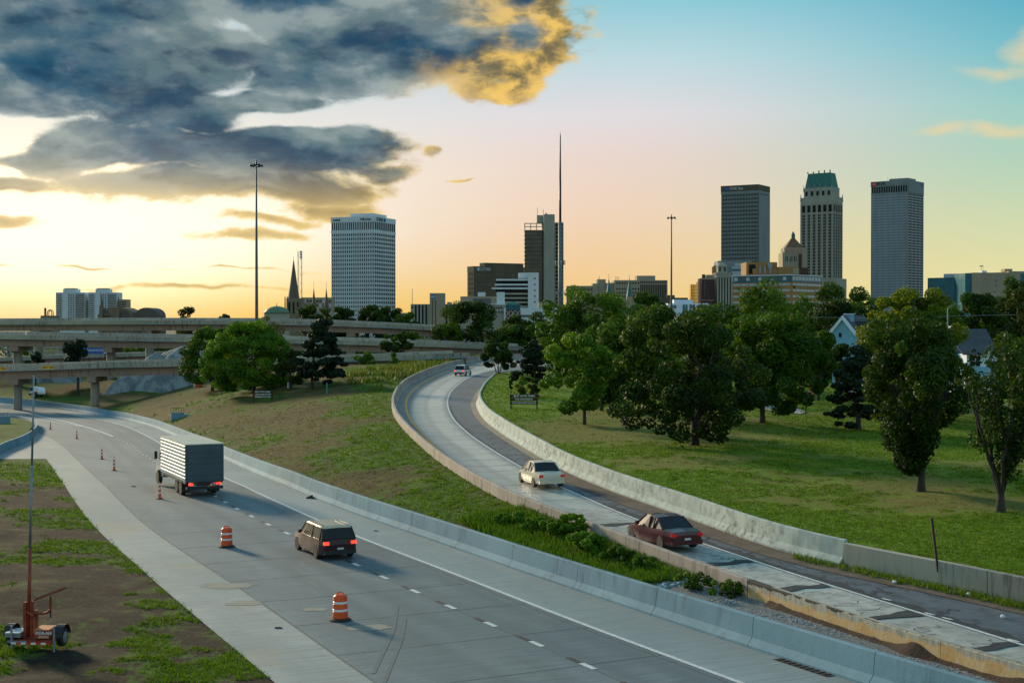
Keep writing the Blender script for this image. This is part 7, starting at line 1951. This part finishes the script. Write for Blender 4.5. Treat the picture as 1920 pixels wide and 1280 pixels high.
# dirt pile and stones along the dug-out wall, gravel strip
iS0 = int(np.argmin(np.abs(LBT[:, 1] - 37))); DG = LBT[:iS]
dirt_pile = surf('red_brown_dirt', (.028, .015, .009), (.055, .030, .018), 1.5, .95, 1.0)
out_ = offset(DG, -.25); V = []; Fq = []; n = 7
DGr = resample(out_, .25)
Tn = tangent(DGr)
for i, (p, t) in enumerate(zip(DGr, Tn)):
    nl = np.array([-t[1], t[0]]); hgt = .22 + .85 * max(0, float(vnoise(p[0], p[1], .35, 4, 41)) - .42) * 2.2
    w_ = .55 + .35 * float(vnoise(p[0], p[1], .3, 2, 42))
    zb = float(z_of(p[0] + nl[0], p[1] + nl[1], z_field)) if i % 1 == 0 else 0
    for j in range(n):
        f_ = j / (n - 1); q = p + nl * w_ * f_
        V.append((q[0], q[1], zb - .03 + (hgt * (1 - f_) ** 1.3 + .06 * float(vnoise(q[0], q[1], 3, 2, 43)) * (1 - f_)) - .08 * f_))
for i in range(len(DGr) - 1):
    for j in range(n - 1): Fq.append((i * n + j, i * n + j + 1, (i + 1) * n + j + 1, (i + 1) * n + j))
dp = thing('dirt_pile', 'long dark red-brown dirt bank against the ochre wall', 'dirt', (0, 0, 0)); link('soil', np_mesh('soil', V, Fq, dirt_pile, False), dp)
rng = np.random.default_rng(9)
def stones(name, P, side0, side1, nst, smin, smax, mat, f, lab, seed):
    rng = np.random.default_rng(seed); mb = MB(); T = tangent(P)
    for k in range(nst):
        i = rng.integers(0, len(P)); nl = np.array([-T[i][1], T[i][0]]); q = P[i] - nl * rng.uniform(side0, side1) + T[i] * rng.uniform(-.78, .78)
        z = z_of(q[0], q[1], f); s_ = rng.uniform(smin, smax); a = rng.uniform(0, PI)
        vs = []
        for (x, y, zz) in ((-1, -1, -.3), (1, -1, -.3), (1, 1, -.3), (-1, 1, -.3), (-.6, -.6, .8), (.7, -.5, .7), (.6, .6, .9), (-.5, .7, .6)):
            x *= s_ * rng.uniform(.7, 1.1); y *= s_ * rng.uniform(.6, 1.1); vs.append((q[0] + x * math.cos(a) - y * math.sin(a), q[1] + x * math.sin(a) + y * math.cos(a), z + zz * s_ * .7))
        mb.add(vs, [(0, 3, 2, 1), (4, 5, 6, 7), (0, 1, 5, 4), (1, 2, 6, 5), (2, 3, 7, 6), (3, 0, 4, 7)])
    o = mb.go(name, mat, kind='stuff', fix=False); o['label'] = lab
grav = surf('loose_gravel', (.16, .18, .19), (.30, .33, .34), 6, .9)
kk = int(np.argmin(np.abs(HBK[:, 1] - 62)))
gbed = surf('gravel_bed', (.11, .125, .13), (.20, .22, .23), 9, .95, 1.0)
GB_ = HBK[:kk]; GA = offset(GB_, .08); GC = offset(GB_, 1.75); V_ = []
for a_, b_ in zip(GA, GC):
    for q_ in (a_, a_ * .67 + b_ * .33, a_ * .33 + b_ * .67, b_): V_.append((q_[0], q_[1], z_of(q_[0], q_[1], z_field) + .03))
link('gravel_strip', np_mesh('gravel_strip', V_, [(4 * i + j, 4 * i + j + 1, 4 * i + j + 5, 4 * i + j + 4) for i in range(len(GB_) - 1) for j in range(3)], gbed), kind='structure')
stones('gravel', HBK[:kk], .15, 2.6, 9000, .02, .075, grav, z_field, 'grey gravel strip behind the new barrier', 3)
stones('rubble', HBK[int(kk * .80):int(kk * 1.02)], .2, 2.5, 260, .06, .18, c_new, z_field, 'broken grey concrete rubble behind the new barrier', 4)
litter = surf('white_litter', (.75, .78, .8), rough=.6)
for (px, py, lab) in [(1816, 1116, 'round white litter ball in the weeds by the right wall'), (1677, 1093, 'small white scrap by the right wall'), (1880, 1158, 'pale blue scrap of litter on the gutter dirt at right')]:
    p = gnd(px, py, zr); r = thing('litter', lab, 'litter', p); MB().lathe([(.03, 0), (.09, .04), (.09, .09), (.03, .13)], 8).go('scrap', litter, r)
for (px, py) in [(1662, 1124), (1743, 1151), (1776, 1160), (1900, 1201)]:
    p = gnd(px, py, zr); r = thing('road_marker', {1662: 'white worn patch on the broken asphalt, farthest of four', 1743: 'white worn patch, second nearest to the far one on the broken asphalt', 1776: 'small white worn patch right beside the longer one', 1900: 'white worn patch nearest to the right edge'}[px], 'road marking', (p.x, p.y, p.z + .02), heading_at(WL, p.y), 'worn white paint patches on the ramp edge')
    MB().slab([(-.3, -.04), (-.12, -.07), (.2, -.05), (.3, .01), (.06, .06), (-.2, .05)], 0, .010).go('paint', white_paint, r)
# ------------------------------------------------------------------ grass tufts and weeds
def blade_mat(name, c1, c2):
    return leaf_mat(name, c1, c2, .3)
m_bl = blade_mat('grass_blades', (.062, .125, .004), (.165, .250, .009)); m_dry = blade_mat('dry_grass_blades', (.13, .11, .035), (.22, .18, .07))
def tufts(name, f, gfun, u0, u1, y0, y1, n, hmin, hmax, label, seed, keep, wid=1.0, nb=5, mat=None, thr=.45):
    rng = np.random.default_rng(seed)
    iy = rng.uniform(1 / y1, 1 / y0, n); Y = 1 / iy; X = rng.uniform(u0, u1, n) * Y
    m = keep(X, Y); X, Y = X[m], Y[m]
    g = gfun(X, Y) + (vnoise(X, Y, 1.2, 3, seed) - .5) * .9
    m = g > thr; X, Y = X[m], Y[m]
    Z = f(X, Y); n = len(X)
    sc = (Y / 60) ** .55
    V = []; base = np.stack([X, Y, Z], 1)
    allV = []; tints = []
    t0 = rng.uniform(0, 1, n)
    for k in range(nb):
        a = rng.uniform(0, 2 * PI, n); r_ = rng.uniform(.0, .14, n) * sc
        c = base + np.stack([np.cos(a) * r_, np.sin(a) * r_, -.03 * np.ones(n)], 1)
        h = rng.uniform(hmin, hmax, n) * sc; w = (.022 * wid * rng.uniform(.7, 1.4, n)) * sc
        b = rng.uniform(0, 2 * PI, n); side = np.stack([np.cos(b), np.sin(b), np.zeros(n)], 1) * w[:, None]
        lean = np.stack([np.cos(a), np.sin(a), np.zeros(n)], 1) * (h * rng.uniform(.1, .7, n))[:, None]
        tip = c + lean + np.array([0, 0, 1]) * h[:, None]
        allV.append(np.stack([c - side, c + side, tip], 1)); tints.append(np.clip(t0 + rng.normal(0, .15, n), 0, 1))
    V = np.concatenate(allV).reshape(-1, 3)
    o = link(name, np_mesh(name, V, np.arange(len(V)).reshape(-1, 3), mat or m_bl, False, {'tint': ('FACE', np.concatenate(tints))}), kind='stuff'); o['label'] = label
HLc = [tuple(p) for p in polyV]
tufts('grass', z_verge, g_verge, -.38, .0, 36, 125, 60000, .05, .17, 'green grass tufts on the left verge', 1, lambda x, y: inside(HLc, x, y), 1.2)
fp = [tuple(p) for p in polyF]
tufts('grass', z_field, g_field, -.38, .22, 44, 240, 110000, .05, .15, 'grass growing through the straw on the field', 2, lambda x, y: inside(fp, x, y), 1.2, thr=.55)
tufts('dry_grass', z_field, lambda x, y: .9 - g_field(x, y), -.38, .15, 60, 170, 26000, .03, .09, 'dry straw on the brown field', 5, lambda x, y: inside(fp, x, y), 1.2, mat=m_dry, thr=.5)
pk = [tuple(p) for p in polyP]
tufts('grass', z_park, g_park, -.05, .40, 46, 200, 110000, .04, .12, 'mown grass of the park lawn', 3, lambda x, y: inside(pk, x, y), 1.2, thr=.45)
tufts('dry_grass', z_park, lambda x, y: .9 - g_park(x, y), -.05, .40, 46, 130, 26000, .03, .08, 'dry patches in the park lawn', 6, lambda x, y: inside(pk, x, y), 1.2, mat=m_dry, thr=.5)
# tall weeds: along the ramp crest, along the right wall foot, on the median
def near_line(P, a, b, y0, y1): 
    Q = thin(P, 3); return lambda x, y: (dist_to(Q, x, y) > a) & (dist_to(Q, x, y) < b) & (y > y0) & (y < y1)
one = lambda x, y: np.ones(len(x))
tufts('tall_grass', z_field, one, -.12, .02, 165, 300, 9000, .2, .5, 'tall yellowish weeds outside the ramp barrier at the bend', 7, lambda x, y: inside(fp, x, y) & near_line(LBO_c, .3, 9, 150, 300)(x, y) & (y > 162 + 70 * vnoise(x, y, .4, 2, 55)) & (dist_to(thin(LBO_c, 3), x, y) < 3 + 9 * vnoise(x, y, .25, 2, 56)), 2.2, 4, blade_mat('weed_blades', (.05, .11, .008), (.19, .20, .035)), .35)
tufts('weeds', lambda x, y: zr(y), one, .2, .4, 42, 66, 16000, .08, .30, 'weeds growing at the foot of the right wall', 8, lambda x, y: near_line(RBF, .0, .75, 44, 64)(x, y) & (dist_to(thin(WL, 3), x, y) < dist_to(thin(RBK, 3), x, y) + 40) & ~inside(pk, x, y), 1.2, thr=.55)
tufts('weeds', z_field, one, -.06, .17, 57, 76, 26000, .10, .42, 'rank green weeds on the median before the ramp barrier', 12, lambda x, y: inside(fp, x, y) & (dist_to(thin(LBO_c, 3), x, y) < 3.2) & (y < 74), 1.5, 5, blade_mat('rank_weed_blades', (.045, .12, .004), (.13, .22, .012)), .45)
# shrubs on the median
sg = 'green shrubs between the two roads'
shrubs = [(962, 985, 74, 30, .55, 'leftmost low weedy shrub on the median by the end of the straw field'), (1000, 1000, 71, 38, .7, 'second weedy shrub on the median, leaning on the ramp barrier'), (1040, 1012, 68.5, 44, .85, 'leafy shrub in the middle of the median clump'),
          (1078, 1010, 69, 34, 1.1, 'tallest weedy shrub touching the ramp barrier top'), (1100, 1036, 65, 46, .8, 'broad shrub right of the tallest one'), (1156, 1060, 62.2, 36, .85, 'round compact bush at the right end of the median clump')]
for i, (px, py, D, wpx, h, lab) in enumerate(shrubs):
    s = solve(px, py, z_field); rx = wpx / F * s.y * .82; h *= .8
    m = tree_meshes(200 + i, h * 1.25, rx, h * 1.15, .02, 'round', 7000, .085, clumps=34, lm='light' if i != 5 else 'mid', hollow=.2, trunk_r=.03, crad=rx * .26, ragged=.5)
    put_tree(s, m, lab, 'shrub', sg, name='shrub')
for i, (px, py, lab) in enumerate([(1205, 1072, 'small sprig of weeds on the broken rubble right of the round bush'), (1300, 1105, 'low grassy bush at the foot of the ramp barrier'), (1370, 1118, 'last low grassy bush before the ochre wall')]):
    s = solve(px, py, z_field); m = tree_meshes(220 + i, .55, .75, .5, .01, 'round', 2600, .07, clumps=26, lm='mid', hollow=.1, trunk_r=.02, crad=.17, ragged=.6); put_tree(s, m, lab, 'shrub', sg, name='shrub')

# skid marks and stains on the highway
skid_m = surf('tyre_marks', (.085, .105, .11), (.12, .145, .15), 3, .7)
for i, pts in enumerate([[(745, 1135), (738, 1180), (722, 1215), (700, 1262)], [(760, 1160), (752, 1200), (736, 1240), (716, 1290)], [(272, 780), (300, 803), (330, 812), (352, 812)], [(240, 812), (262, 800), (290, 806)]]):
    L_ = line_from(pts, zh, it=3, step=.5); ribbon(L_, .13, zh, .009, 'tyre_mark', skid_m, kind='structure')
rst = surf('rust_stain', (.225, .215, .175), (.25, .245, .21), 1.5, .8)
for px, py, a_, b_ in ((425, 1098, 1.2, .7), (455, 1130, .8, .6), (690, 1176, 1.0, .6), (590, 1142, .6, .4)):
    p = gnd(px, py, zh); n = 20
    V_ = [(p.x + math.cos(2 * PI * k / n) * a_ * random.uniform(.7, 1.15), p.y + math.sin(2 * PI * k / n) * b_ * random.uniform(.7, 1.15), .0085) for k in range(n)]
    MB().add(V_, [tuple(range(n))]).go('road_stain', rst, kind='structure', fix=False)
